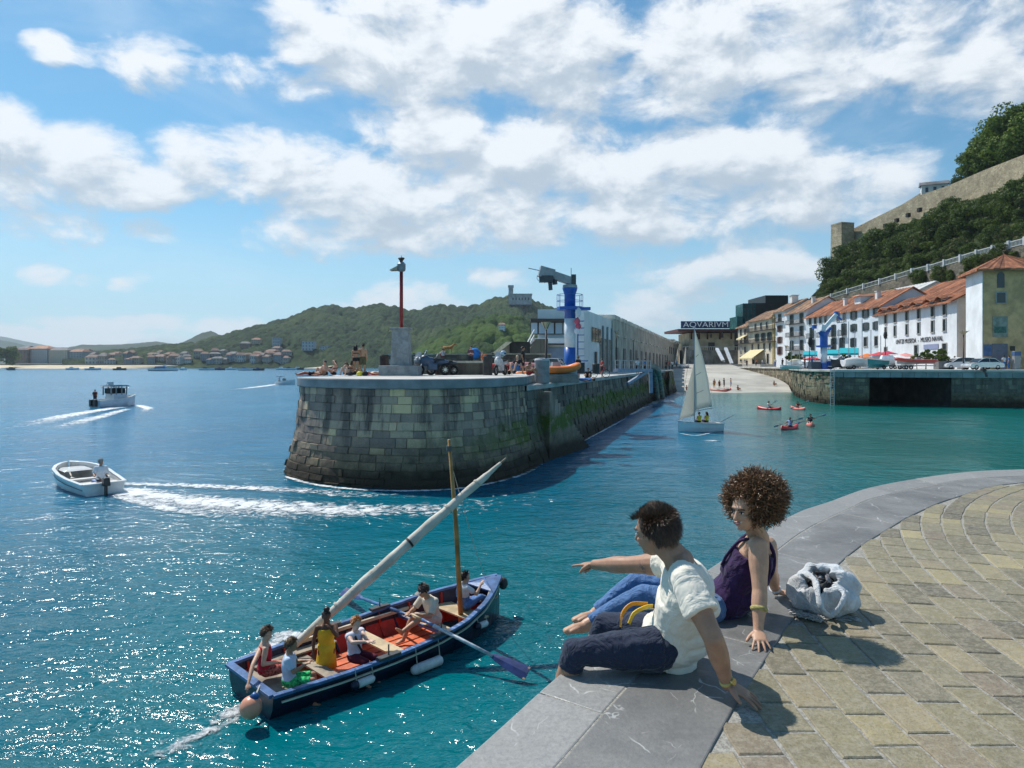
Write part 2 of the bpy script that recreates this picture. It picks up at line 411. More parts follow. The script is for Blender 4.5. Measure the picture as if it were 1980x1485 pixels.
def paver_mat():
    m,n,b=nt_new('sandstone_paver'); c=objc(n); t=att(n)
    base=ramp(n,t,[(0,(.125,.11,.075)),(.18,(.19,.165,.10)),(.36,(.27,.235,.13)),(.55,(.21,.185,.12)),(.72,(.35,.295,.15)),(.86,(.215,.17,.12)),(1,(.42,.355,.18))])
    col=mix(n,rng(n,nz(n,c,5,6,.7,.4),.32,.7,.0,.7),base,mix(n,.5,base,(.11,.10,.085)))
    col=mix(n,rng(n,nz(n,c,24,5,.75),.40,.66,0,.5),col,(.38,.34,.26))
    col=mix(n,rng(n,nz(n,c,70,3,.7),.5,.72,0,.5),col,(.07,.065,.05))
    lk(n,col,b.inputs['Base Color']); lk(n,rng(n,nz(n,c,11,4,.6),.3,.7,.5,.8),b.inputs['Roughness'])
    h=mth(n,'ADD',mth(n,'MULTIPLY',nz(n,c,9,7,.7,.5),.8),mth(n,'MULTIPLY',nz(n,c,45,4,.65),.3))
    lk(n,bump(n,h,.8,.018),b.inputs['Normal']); return m
def inside(x,y,poly):
    r=False; j=len(poly)-1
    for i in range(len(poly)):
        xi,yi=poly[i]; xj,yj=poly[j]
        if (yi>y)!=(yj>y) and x<(xj-xi)*(y-yi)/(yj-yi)+xi: r=not r
        j=i
    return r
ip=[(p.x,p.y) for p in resamp(EI,160)]+[(40,-6),(-4,-8)]
random.seed(11); mb=MB(); CX,CY=10.67,2.99; r=1.2
while r<12.5:
    dr=random.uniform(.175,.215); a=random.uniform(0,.2)
    while a<2*pi:
        L=random.uniform(.22,.42)+.03*(r>6); da=min(L/(r+dr/2),.5)
        am=a+da/2; cx,cy=CX+(r+dr/2)*cos(am),CY+(r+dr/2)*sin(am)
        if cy>1.6 and cx<13.5 and inside(cx,cy,ip):
            g=random.uniform(.005,.010); z=QZ+random.uniform(-.0015,.0010); ch=.006; q=[]
            jt=[random.uniform(-.006,.006) for _ in range(8)]
            segs=2
            def ring(gg,zz):
                o=[]
                a0=a+gg/(r+dr/2); a1=a+da-gg/(r+dr/2); r0=r+gg; r1=r+dr-gg
                for i in range(segs+1): t=a0+(a1-a0)*i/segs; o.append((CX+(r0+jt[i])*cos(t),CY+(r0+jt[i])*sin(t),zz))
                for i in range(segs,-1,-1): t=a0+(a1-a0)*i/segs; o.append((CX+(r1+jt[3+i])*cos(t),CY+(r1+jt[3+i])*sin(t),zz))
                return o
            tl=(random.uniform(-.002,.002),random.uniform(-.002,.002))
            T=ring(g+ch,z); Mi=ring(g,z-ch*.8); Bo=ring(g-.001,z-.03); nn=6
            T=[(p[0],p[1],p[2]+(p[0]-cx)*tl[0]*3+(p[1]-cy)*tl[1]*3) for p in T]
            vs=T+Mi+Bo; fs=[(0,1,4,5),(1,2,3,4)]
            for k in range(nn):
                k2=(k+1)%nn; fs.append((k,k2,nn+k2,nn+k)); fs.append((nn+k,nn+k2,2*nn+k2,2*nn+k))
            mb.add(vs,fs)
        a+=da
    r+=dr
struct(mb.build('paving',paver_mat()))
# ================================================================== land far away
def hash2(ix,iy,k):
    v=np.sin(ix*127.1+iy*311.7+k*74.7)*43758.5453; return v-np.floor(v)
def domes(X,Y,cell,seed=0):
    """height of round tree crowns packed on a plane, 0..1"""
    gx=X/cell; gy=Y/cell; ix=np.floor(gx); iy=np.floor(gy); best=np.full(X.shape,9.)
    for a in (-1,0,1):
        for b in (-1,0,1):
            cx=ix+a; cy=iy+b; px=cx+.15+.7*hash2(cx,cy,seed); py=cy+.15+.7*hash2(cx,cy,seed+1)
            rr=.6+.55*hash2(cx,cy,seed+2)
            best=np.minimum(best,((gx-px)**2+(gy-py)**2)/rr**2)
    return np.sqrt(np.clip(1-best,0,1))
def vnoise(X,Y,seed=0):
    ix=np.floor(X); iy=np.floor(Y); fx=X-ix; fy=Y-iy; fx=fx*fx*(3-2*fx); fy=fy*fy*(3-2*fy)
    a=hash2(ix,iy,seed); b=hash2(ix+1,iy,seed); c=hash2(ix,iy+1,seed); d=hash2(ix+1,iy+1,seed)
    return (a*(1-fx)+b*fx)*(1-fy)+(c*(1-fx)+d*fx)*fy
def fbm(X,Y,seed=0,o=4):
    s=0;a=.5
    for i in range(o): s=s+a*vnoise(X*2**i,Y*2**i,seed+i); a*=.5
    return s
class Hill:
    def __init__(s,sil,dr,df,back,cols,rows,tree,amp,gully,seed,zf=0.):
        """sil: silhouette in pixels, dr/df: depth of ridge/foot (number or px->depth function)"""
        fr=dr if callable(dr) else (lambda p:dr); ff=df if callable(df) else (lambda p:df)
        px=np.linspace(sil[0][0],sil[-1][0],cols); py=np.interp(px,[a for a,b in sil],[b for a,b in sil])
        D=np.array([fr(p) for p in px]); DF=np.array([ff(p) for p in px]); Hh=CZ+(HY-py)/F0*D
        v=np.concatenate([np.linspace(0,1,rows),1+np.linspace(0,1,12)[1:]*back])
        VV,PX=np.meshgrid(v,px,indexing='ij')
        dep=np.where(VV<=1,DF+(D-DF)*VV,D+(D-DF)*(VV-1)); X=(PX-HX)/F0*dep; Y=dep
        prof=np.where(VV<=1,np.clip(VV,0,1)**.9,1-.9*((VV-1)/max(back,.01))**1.3)
        gl=(fbm(X/gully[0],Y/gully[0],seed)-.47)*gully[1]*np.sin(np.clip(VV,0,1)*pi)
        Z=zf+(Hh-zf)*prof+gl*np.clip(Hh,0,200)
        Z=Z+amp*(domes(X,Y,tree,seed)*.8+domes(X+31,Y+17,tree*.45,seed+5)*.45-.5)*np.clip(VV*8,0,1)
        s.X,s.Y,s.Z,s.px=X,Y,Z,px
        s.rows=len(v); s.cols=cols; s.py=HY-(Z-CZ)*F0/Y; s.nr=rows
    def build(s,name,mat,kind='structure'):
        vs=np.stack([s.X,s.Y,s.Z],-1).reshape(-1,3).tolist(); c=s.cols
        me=bpy.data.meshes.new(name); fs=[(i*c+j,i*c+j+1,(i+1)*c+j+1,(i+1)*c+j) for i in range(s.rows-1) for j in range(c-1)]
        me.from_pydata(vs,[],fs); me.materials.append(mat); me.polygons.foreach_set('use_smooth',[True]*len(fs)); me.update()
        o=bpy.data.objects.new(name,me); COL.objects.link(o); o['kind']=kind; return o
    def at(s,px,py):
        j=int(np.argmin(np.abs(s.px-px))); col=s.py[:s.nr,j]
        i=int(np.argmin(np.abs(col-py))); return Vector((s.X[i,j],s.Y[i,j],s.Z[i,j]))
def forest_mat(name,a,b,c_,sc):
    m,n,bs=nt_new(name); c=geo(n)
    f=nz(n,c,sc,5,.65); g=nz(n,c,sc*.17,3,.5)
    col=mix(n,rng(n,f,.34,.66),a,b); col=mix(n,rng(n,g,.45,.68),col,c_)
    lk(n,col,bs.inputs['Base Color']); bs.inputs['Roughness'].default_value=.85; bs.inputs['Specular IOR Level'].default_value=.2
    lk(n,bump(n,nz(n,c,sc*4,5,.75),1.,.5/sc),bs.inputs['Normal']); return m
FM=forest_mat('forest_far',(.010,.036,.009),(.036,.088,.018),(.075,.12,.03),.06)
FM2=forest_mat('forest_near',(.012,.045,.008),(.055,.125,.014),(.09,.16,.022),.10)
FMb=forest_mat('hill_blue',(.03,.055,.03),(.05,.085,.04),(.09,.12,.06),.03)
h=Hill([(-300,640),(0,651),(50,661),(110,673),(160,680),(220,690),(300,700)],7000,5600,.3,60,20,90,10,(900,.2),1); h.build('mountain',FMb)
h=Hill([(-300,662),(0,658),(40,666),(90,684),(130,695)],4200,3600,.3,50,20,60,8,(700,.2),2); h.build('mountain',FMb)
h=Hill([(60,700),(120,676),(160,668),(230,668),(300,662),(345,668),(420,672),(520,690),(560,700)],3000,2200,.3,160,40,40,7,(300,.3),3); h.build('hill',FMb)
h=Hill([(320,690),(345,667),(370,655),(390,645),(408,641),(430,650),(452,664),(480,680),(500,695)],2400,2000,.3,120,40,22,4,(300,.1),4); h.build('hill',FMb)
igueldo=Hill([(120,704),(180,690),(260,684),(330,676),(372,673),(430,657),(470,647),(520,633),(560,624),(600,606),(640,600),(665,603),(690,607),(705,602),(740,597),(765,603),(790,611),(815,609),(840,599),(870,600),(900,604),(940,592),(965,583),(1000,580),(1030,590),(1060,602),(1100,615),(1150,640),(1180,690)],
  lambda p:1150,lambda p:840+0*p,.25,760,130,19,15,(190,.34),5); igueldo.build('hill',FM)
# wooded foothill in front, brighter green
foot=Hill([(760,706),(800,694),(820,672),(850,655),(880,643),(920,628),(960,622),(1000,624),(1040,636),(1080,652),(1130,680),(1170,706)],640,520,.3,330,110,14,11,(90,.35),9); foot.build('hill',FM2)
# low shore: beach and promenade wall
mb=MB(); q=[]
for px in range(-400,640,20): q.append((px,712.6+.6*sin(px*.01)+max(0,(px-500))*.002))
rows=[[G(a,b,-.2) for a,b in q],[G(a,b,0)+V(0,60,3.2) for a,b in q],[G(a,b,0)+V(0,90,4.2) for a,b in q]]
mb.grid(rows); struct(mb.build('beach',M('beach_sand',(.62,.50,.33),.9,.15,.05,world=True)))
mb=MB(); rows=[[G(a,b,0)+V(0,80,0) for a,b in q],[G(a,b,0)+V(0,80,5.2) for a,b in q],[G(a,b,0)+V(0,400,6.) for a,b in q]]
mb.grid(rows); struct(mb.build('promenade_ground',M('promenade',(.13,.13,.11),.9,.3,.03,world=True)))
# ------------------------------------------------------------------ house helper
ROOF=M('roof_tile_far',(.30,.14,.085),.8,.35,.25,world=True)
def facet_house(name,label,cat,c,w,d,h,wall,roof,rz=0,win=(3,2),group=None,rh=None,flat=False,winmat=None):
    t=thing(name,label,cat,c,rz,group)
    mb=MB().box((0,0,h/2),(w,d,h)); mb.build('wall',wall,t)
    rh=rh or h*.28
    if flat: MB().box((0,0,h+.25),(w+.4,d+.4,.5)).build('roof',roof,t)
    else:
        e=.6; mb=MB(); z0,z1=h-.1,h+rh; X,Y=w/2+e,d/2+e
        mb.add([(-X,-Y,z0),(X,-Y,z0),(X,Y,z0),(-X,Y,z0),(-X*.55,0,z1),(X*.55,0,z1)],[(0,1,5,4),(1,2,5),(2,3,4,5),(3,0,4),(3,2,1,0)]); mb.build('roof',roof,t)
    nx,nzv=win; proto=None
    for i in range(nx):
        for k in range(nzv):
            x=-w/2+w*(i+.5)/nx; z=h*(k+.5)/nzv
            if proto is None:
                proto=MB().box((0,0,0),(w/nx*.42,.16,h/nzv*.5)).build('window',winmat or M('far_window',(.13,.14,.16),.5),t); o=proto
            else: o=proto.copy(); COL.objects.link(o); o.parent=t
            o.location=(x,-d/2,z)
    return t
WH=[M('render_white',(.72,.71,.68),.8,.1,.3),M('render_cream',(.62,.55,.42),.8,.1,.3),M('render_grey',(.38,.40,.42),.8,.1,.3),M('render_ochre',(.50,.38,.24),.8,.1,.3)]
RO=[ROOF,M('roof_grey_far',(.16,.16,.17),.8,.3,.3),M('roof_orange_far',(.42,.19,.10),.8,.3,.3)]
random.seed(21)
FH=[M('far_pale',(.50,.47,.42),.8,.12,.3),M('far_beige',(.36,.31,.24),.8,.15,.3),M('far_grey',(.22,.23,.24),.8,.15,.3),M('far_brown',(.25,.17,.12),.8,.15,.3)]; FR=[M('far_roof',(.20,.11,.08),.8,.3,.3),M('far_roof_grey',(.12,.12,.12),.8,.3,.3)]
# big apartment fronts behind the beach
AP=[(38,66,676,M('render_brown',(.17,.12,.10),.85,.2,.3),'reddish brown apartment block beside the big round tree on the far shore'),
    (48,64,674,WH[2],'narrow blue grey apartment block behind the promenade, left of the widest block'),
    (66,103,674,WH[2],'wide blue grey apartment block with an orange roof on the far shore'),
    (103,141,677,WH[1],'pale apartment block with white vertical bays behind the beach'),
    (141,170,680,WH[2],'slim shaded apartment block at the right end of the beach terrace')]
for i,(x0,x1,yt,wm,lb) in enumerate(AP):
    d=905+i*3; a=P(x0,HY,d); b=P(x1,HY,d); hh=(HY-yt)/F0*d-2
    facet_house('apartment_block',lb,'apartment block',((a.x+b.x)/2,d,6),b.x-a.x-1,24,hh+1,wm,RO[2] if i==2 else RO[i%2],0,(8 if i in(2,3) else 5,6),rh=4)
r=random.Random(5)
for i in range(62):
    px=r.uniform(170,560); py=700-abs(r.gauss(0,1))*5-(px>380)*r.uniform(0,18)*(r.random()<.45)
    py=max(664,py); c=igueldo.at(px,py) if py<697 else P(px,700,860)
    c.z=max(c.z-3,4.5); s=r.uniform(.5,1.0)
    facet_house('shore_house','small pale house with a tiled roof in the far shore town','house',c,15*s,12*s,r.uniform(6,11),FH[r.choice((0,1,1,2,2,3))],FR[r.choice((0,0,1))],r.uniform(-.5,.5),(4,2),'houses of the far shore town')
for px,py,w_,h_,lb,k in [(598,672,24,15,'grey blue apartment house alone on the wooded hillside, left of the red beacon pole',2),(630,676,20,9,'low grey house under the apartment house on the wooded slope',2),
    (497,664,16,10,'pink villa with pale roof half way up the wooded slope',3),(536,665,14,15,'tall blue grey house among trees above the far beach',2),(970,633,12,8,'white house with dark windows near the top of the bright green foothill',0),(852,668,14,5,'low white house below the bare meadow',0)]:
    hl=foot if px==970 else igueldo; c=hl.at(px,py+3); c.z-=2; k2=c.y/1100
    facet_house('hillside_house',lb,'house',c,w_*c.y/F0,12*k2,h_*c.y/F0+2,WH[k],RO[1] if k==2 else RO[0],0,(4,3),flat=(k==2))
# castle hotel on the summit
c=igueldo.at(1000,584); c.z-=4; t=thing('summit_castle','grey castle hotel with a square lookout tower on the hill summit','castle',c)
gs=M('castle_stone',(.30,.32,.34),.85,.2,.2); k=c.y/F0
MB().box((6*k,0,7),(44*k,22,16)).build('wall',gs,t)
MB().box((6*k,0,15.6),(46*k,24,1.2)).build('parapet',gs,t)
tw=MB().box((-12*k,-3,13),(9*k,9,30)).build('tower',gs,t); MB().box((-12*k,-3,28.5),(11*k,11,3)).build('turret',gs,tw)
for i in range(6): MB().box(((-8+i*6)*k,-11,8),(2.2*k,.6,4)).build('window',glassm(),t)
# moored boats in front of the far beach
def small_hull(L,B,H,mb=None,mi=0,tr=.8):
    mb=mb or MB(); rings=[]
    for i in range(9):
        t=i/8; x=-L/2+L*t; w=B/2*(tr+(1-tr)*sin(min(t*2.2,1)*pi/2))*(1 if t<.55 else max(.03,1-((t-.55)/.45)**2.2)); sh=H*(1+.25*t*t)
        rings.append([V(x,w*cos(a),(-.25*H if False else 0)+sh*(0 if abs(cos(a))<.5 else 1)) if False else V(x,w*k,z*sh) for k,z,a in ((-1,1,0),(-.86,.45,0),(-.45,.05,0),(0,-.05,0),(.45,.05,0),(.86,.45,0),(1,1,0),(.82,.93,0),(0,.80,0),(-.82,.93,0))])
    return mb.loft(rings,mi)
bw=M('boat_white',(.75,.76,.77),.35,.06,1.); bb=M('boat_blue',(.05,.12,.28),.4,.1,1.); bdark=M('boat_dark',(.03,.04,.05),.5,.1,1.); bred=M('boat_red',(.55,.03,.03),.4,.1,1.)
r=random.Random(9)
for i,px in enumerate([22,140,180,232,355,400,425,447,475,500,545,560,577]):
    c=G(px,715.0+r.uniform(0,1.8),0); L=r.uniform(8,13)
    t=thing('moored_boat','small white and dark boat moored off the far beach','boat',c,r.uniform(-.5,.5),'boats moored off the far beach')
    small_hull(L,L*.3,1.5).build('hull',bw if i%3 else bdark,t,smooth=False)
    MB().box((-L*.08,0,2.0),(L*.3,L*.2,1.4),top=.8).build('cabin',r.choice((bw,bb,bdark)),t)
c=G(316,717.2,0); t=thing('motor_yacht','long low blue and white motor yacht anchored off the beach','yacht',c,.05)
small_hull(22,5,1.8).build('hull',bw,t); MB().box((-2,0,2.6),(9,3.6,1.8),top=.75).build('cabin',bb,t); MB().box((1,0,4.0),(2.5,2,1.2),top=.6).build('flybridge',bw,t)
# round tree on the left shore
LEAF={}
def leafmat(k,a,b):
    if k in LEAF: return LEAF[k]
    m,n,bs=nt_new('foliage_'+k); LEAF[k]=m
    col=mix(n,att(n),a,b); lk(n,col,bs.inputs['Base Color']); bs.inputs['Roughness'].default_value=.6; bs.inputs['Specular IOR Level'].default_value=.25
    tr=n.nodes.new('ShaderNodeBsdfTranslucent'); lk(n,mix(n,.5,col,(.12,.18,.02)),tr.inputs[0])
    ms=n.nodes.new('ShaderNodeMixShader'); ms.inputs[0].default_value=.36; lk(n,bs.outputs[0],ms.inputs[1]); lk(n,tr.outputs[0],ms.inputs[2])
    lk(n,ms.outputs[0],n.nodes['Material Output'].inputs[0]); return m
def crown_mesh(R_,Hc,nblob,nleaf,leaf,seed,zc):
    r=random.Random(seed); mb=MB(); blobs=[]
    for i in range(nblob):
        a=r.uniform(0,2*pi); q=r.random()**.5; z=r.uniform(-1,1)
        k=sqrt(max(0,1-z*z*.8)); blobs.append((V(R_*q*k*.75*cos(a),R_*q*k*.75*sin(a),zc+z*Hc*.40),r.uniform(.24,.42)*R_,r.random()))
    for i in range(nleaf):
        c,br,tb=r.choice(blobs); u=Vector((r.gauss(0,1),r.gauss(0,1),r.gauss(0,1)+.25)).normalized()
        p=c+Vector((u.x*br,u.y*br,u.z*br*.8))*r.uniform(.72,1.08)
        nrm=(u+Vector((r.gauss(0,.5),r.gauss(0,.5),r.gauss(0,.5)))).normalized(); t1=nrm.orthogonal().normalized(); t2=nrm.cross(t1)
        a=r.uniform(0,pi); e1=t1*cos(a)+t2*sin(a); e2=nrm.cross(e1); s=leaf*r.uniform(.6,1.3)
        mb.add([p-e1*s,p-e2*s*.6,p+e1*s,p+e2*s*.6],[(0,1,2,3)],0,max(0,min(1,tb*.6+r.uniform(0,.45))))
    return mb
BARK=M('bark',(.09,.07,.05),.9,.3,2.)
def tree(label,cat,loc,protos,i,s,rz,group):
    t=thing('tree',label,cat,loc,rz,group,scale=s)
    for p in protos[i%len(protos)]:
        o=p.copy() if p.users_collection else p
        if p.get('used'): o=p.copy(); COL.objects.link(o)
        else: p['used']=1; o=p
        o.parent=t
    return t
class TreeKind:
    """crown and trunk meshes shared by copies"""
    def __init__(s,R_,H_,nl,leaf,mat,seed,trunk=.25,nb=16):
        zc=H_-R_*.75*1.0; s.c=crown_mesh(R_,(H_*.8),nb,nl,leaf,seed,zc*.85)
        s.mat=mat; s.R=R_; s.H=H_; s.me=None; s.tm=None; s.tr=trunk; s.seed=seed
    def put(s,label,cat,loc,sc,rz,group=None,trunk=True):
        t=thing('tree',label,cat,loc,rz,group,scale=sc)
        if s.me is None:
            o=s.c.build('crown',s.mat,t,fix=False); s.me=o.data
            r=random.Random(s.seed); m=MB().tube([(0,0,-1),(0.05,0,s.H*.25),(0.1,.1,s.H*.6)],[s.tr,s.tr*.75,s.tr*.4],7)
            for k in range(5):
                a=r.uniform(0,6.3); m.tube([(0,0,s.H*r.uniform(.2,.4)),(cos(a)*s.R*.55,sin(a)*s.R*.55,s.H*r.uniform(.6,.8))],[s.tr*.4,s.tr*.12],5)
            s.tm=m.build('trunk',BARK,t).data
        else:
            for nm,me in (('crown',s.me),('trunk',s.tm)):
                o=bpy.data.objects.new(nm,me); COL.objects.link(o); o.parent=t
        return t
c=P(12,704,840); c.z=5; TreeKind(16,24,2600,1.3,leafmat('shore',(.03,.07,.01),(.12,.17,.03)),3,.8).put('big round green tree on the far promenade at the left of the apartment blocks','tree',c,1,0)
c=P(-20,704,840); c.z=5
# ================================================================== fortress hill on the right
urg_r=lambda p: float(np.interp(p,[1540,1600,1645,1980,2100],[205,222,228,160,150]))
urg_f=lambda p: float(1320*84/(p-990)) 
urgull=Hill([(1530,612),(1545,600),(1560,586),(1578,568),(1595,548),(1605,520),(1615,492),(1640,482),(1700,446),(1760,428),(1840,390),(1900,374),(1980,348),(2110,300)],
   urg_r,urg_f,.9,230,80,3.2,1.1,(25,.10),31,zf=6.)
urgull.build('hillside',forest_mat('undergrowth',(.016,.036,.010),(.05,.08,.02),(.10,.12,.04),.45))
def smat(name,a,b,sc,bd=.05,tintramp=None):
    m,n,bs=nt_new(name); c=geo(n); v=n.nodes.new('ShaderNodeTexVoronoi'); v.inputs['Scale'].default_value=sc
    lk(n,vmth(n,'MULTIPLY',c,(1,1,1.9)),v.inputs['Vector']); cc=sep(n,v.outputs['Color'])[0]
    col=mix(n,cc,a,b); col=mix(n,rng(n,nz(n,c,sc*.25,5,.6),.35,.7,0,.6),col,[k*.45 for k in a])
    v2=n.nodes.new('ShaderNodeTexVoronoi'); v2.feature='DISTANCE_TO_EDGE'; v2.inputs['Scale'].default_value=sc
    lk(n,vmth(n,'MULTIPLY',c,(1,1,1.9)),v2.inputs['Vector']); e=rng(n,v2.outputs['Distance'],0,.06)
    col=mix(n,e,[k*.5 for k in a],col); lk(n,col,bs.inputs['Base Color']); bs.inputs['Roughness'].default_value=.9
    lk(n,bump(n,mth(n,'MULTIPLY_ADD',nz(n,c,sc*3,3,.6),.4,e),.7,bd),bs.inputs['Normal']); return m
FW=smat('fortress_stone',(.36,.29,.18),(.54,.45,.30),1.3)
TOP=[(1640,447),(1700,417),(1745,395),(1780,373)]; TOP2=[(1780,377),(1836,358),(1900,330),(1980,299),(2110,245)]
t=thing('fortress_wall','long tan stone fortress wall climbing along the top of the wooded hill','fortress wall',P(1700,440,urg_r(1700)),world=True)
def wallrib(pts,dz,name,inset=0,thick=2.5,below=12):
    mb=MB(); rows=[[],[],[],[]]
    for i in range(24):
        px=pts[0][0]+(pts[-1][0]-pts[0][0])*i/23; py=float(np.interp(px,[a for a,b in pts],[b for a,b in pts])); d=urg_r(px)-3
        p=P(px,py,d); b=p.copy(); b.z-=below; b.y-=1.2; k=p+V(.5,thick,0); kb=k.copy(); kb.z-=below
        for r_,q in zip(rows,(b,p,k,kb)): r_.append(q)
    return mb.grid(rows).build(name,FW,t,fix=True)
wallrib(TOP,0,'wall_section'); wallrib(TOP2,0,'wall_section')
mb=MB()
for i in range(5):
    px=1690+i*22; py=float(np.interp(px,[1645,1780],[467,405])); p=P(px,py,urg_r(px)-4.6); mb.box(p,(.9,1.2,1.1))
mb.build('drain_opening',M('dark_hole',(.02,.02,.02),.9),t)
c=P(1629,490,224); t=thing('bastion_tower','square stone bastion at the lower end of the fortress wall','bastion',(c.x,c.y,c.z),.25)
MB().box((0,0,1.8),(5.2,5.2,15),top=.93).build('tower_wall',FW,t); MB().box((0,0,9.5),(4.95,4.95,.5)).build('parapet',FW,t)
c=P(1806,372,urg_r(1806)+3); t=thing('guardhouse','small white house with a grey roof on top of the fortress wall','house',(c.x,c.y,c.z-1),-.42)
MB().box((0,0,1.2),(6.6,3,3.6)).build('wall',WH[0],t); MB().add([(-3.7,-2,2.9),(3.7,-2,2.9),(3.7,2,3.1),(-3.7,2,3.1),(-3.7,0,4.2),(3.7,0,4.2)],[(0,1,5,4),(3,2,5,4),(0,4,3),(1,2,5),(0,1,2,3)]).build('roof',RO[1],t)
for x in(-2,0,2): MB().box((x,-1.55,1.6),(.7,.15,1.3)).build('window',glassm(),t)
# trees on the slope
tk=[TreeKind(3.6,7.5,2300,.24,leafmat('dark',(.016,.042,.008),(.105,.155,.028)),41),TreeKind(3.2,6.5,2000,.23,leafmat('mid',(.028,.066,.010),(.15,.195,.035)),42),
    TreeKind(4.0,8.5,2500,.25,leafmat('dark',0,0),43,nb=22),TreeKind(2.6,4.6,1500,.21,leafmat('light',(.045,.085,.012),(.14,.19,.04)),44,nb=11),
    TreeKind(3.0,6,1800,.22,leafmat('olive',(.04,.06,.018),(.15,.16,.055)),45)]
r=random.Random(77); placed=0
for tries in range(12000):
    if placed>=290: break
    px=r.uniform(1572,2020); top=float(np.interp(px,[1560,1615,1640,1700,1760,1840,1900,1980,2110],[585,500,492,462,442,402,388,362,320])); bot=float(np.interp(px,[1560,1640,1800,1900,2110],[590,560,522,492,440]))
    if bot-top<6: continue
    py=r.uniform(top+14,bot+6); p=urgull.at(px,py)
    if any((p-q).length<2.35 for q in getattr(tree,'pl',[])): continue
    tree.pl=getattr(tree,'pl',[])+[p]
    up=(py-top)/(bot-top); k=r.choice((0,2,2,0,1,4)) if up<.62 else r.choice((1,3,3,4,0))
    sc=r.uniform(.60,1.25)*(p.y/175)**.5*(1 if up<.6 else .72)
    if px<1600: sc*=.7
    if py-top<26: sc*=.62
    tk[k].put('leafy evergreen tree among the dense trees of the fortress hillside','tree',p-V(0,0,1.6),sc,r.uniform(0,6),'trees covering the fortress hillside'); placed+=1
# big trees above the wall
big=TreeKind(6.5,14,6500,.30,leafmat('crest',(.024,.065,.008),(.15,.22,.03)),51,.5,30); big2=TreeKind(5,10,4200,.27,leafmat('dark',0,0),52,.4,24)
for i,(px,py,s,kd) in enumerate([(1985,330,1.45,big),(1935,338,1.35,big),(1908,345,1.2,big),(1885,348,.95,big),(1948,330,1.5,big),(1920,342,1.3,big),(1960,318,1.5,big),(2040,310,1.7,big),(1866,350,.80,big2),(1885,346,.95,big2),(1850,358,.55,big2),(1900,345,.6,big2),(2010,322,1.2,big2)]):
    p=P(px,py,urg_r(px)+7+2*(i%3)); p.z-=2; kd.put('tall leafy tree standing on the crest above the fortress wall','tree',p,s*.82,i*1.3,'trees on the crest above the wall')
# balustraded path on a rough retaining wall
PT=[(1545,592),(1600,572),(1636,560),(1700,541),(1760,522),(1800,512),(1840,500),(1900,482),(1980,461),(2080,436)]
def pth(px):
    py=float(np.interp(px,[a for a,b in PT],[b for a,b in PT])); d=urg_f(px)+ (urg_r(px)-urg_f(px))*.16; return P(px,py,d)
t=thing('hillside_balustrade','pale grey railing with posts running up along the hillside path','balustrade',pth(1800),world=True)
rs=smat('rough_stone',(.13,.12,.09),(.25,.22,.16),.9,.1); mb=MB(); rows=[[],[],[]]
for i in range(40):
    p=pth(1545+i*13.5); b=p.copy(); b.z-=4.6; rows[0].append(b+V(0,-.4,0)); rows[1].append(p-V(0,0,1.15)); rows[2].append(p+V(.6,2.2,-1.15))
mb.grid(rows).build('retaining_wall',rs,t)
bal=M('balustrade_paint',(.50,.52,.52),.6,.1,1.); mb=MB(); m2=MB(); px=1545
pts=[pth(1545+i*5.2) for i in range(102)]
for a,b in zip(pts,pts[1:]):
    mb.bar(a,b,.14,.16); mb.bar(a-V(0,0,.95),b-V(0,0,.95),.12,.12); mb.bar(a.lerp(b,.5),a.lerp(b,.5)-V(0,0,1),.07)
    mb.bar(a,a-V(0,0,1.),.07)
mb.build('rail',bal,t)
for i in range(0,102,6): p=pts[i]; MB().box(p-V(0,0,.45),(.5,.5,1.5)).build('post',bal,t)

for i in range(58):
    px=r.uniform(1560,2010); q=pth(px); k=r.random(); up=(px<1780 and r.random()<.55)
    if 1650<px<1700 and not up: continue
    tk[r.choice((0,1,3,4,3))].put('bushy shrub growing along the hillside path wall','shrub',q+V(-.5 if not up else 1.2,-1.4 if not up else 2.6,-(r.uniform(3.6,5.8) if not up else r.uniform(1.5,2.5))),r.uniform(.28,.62),r.uniform(0,6),'shrubs along the hillside path wall')
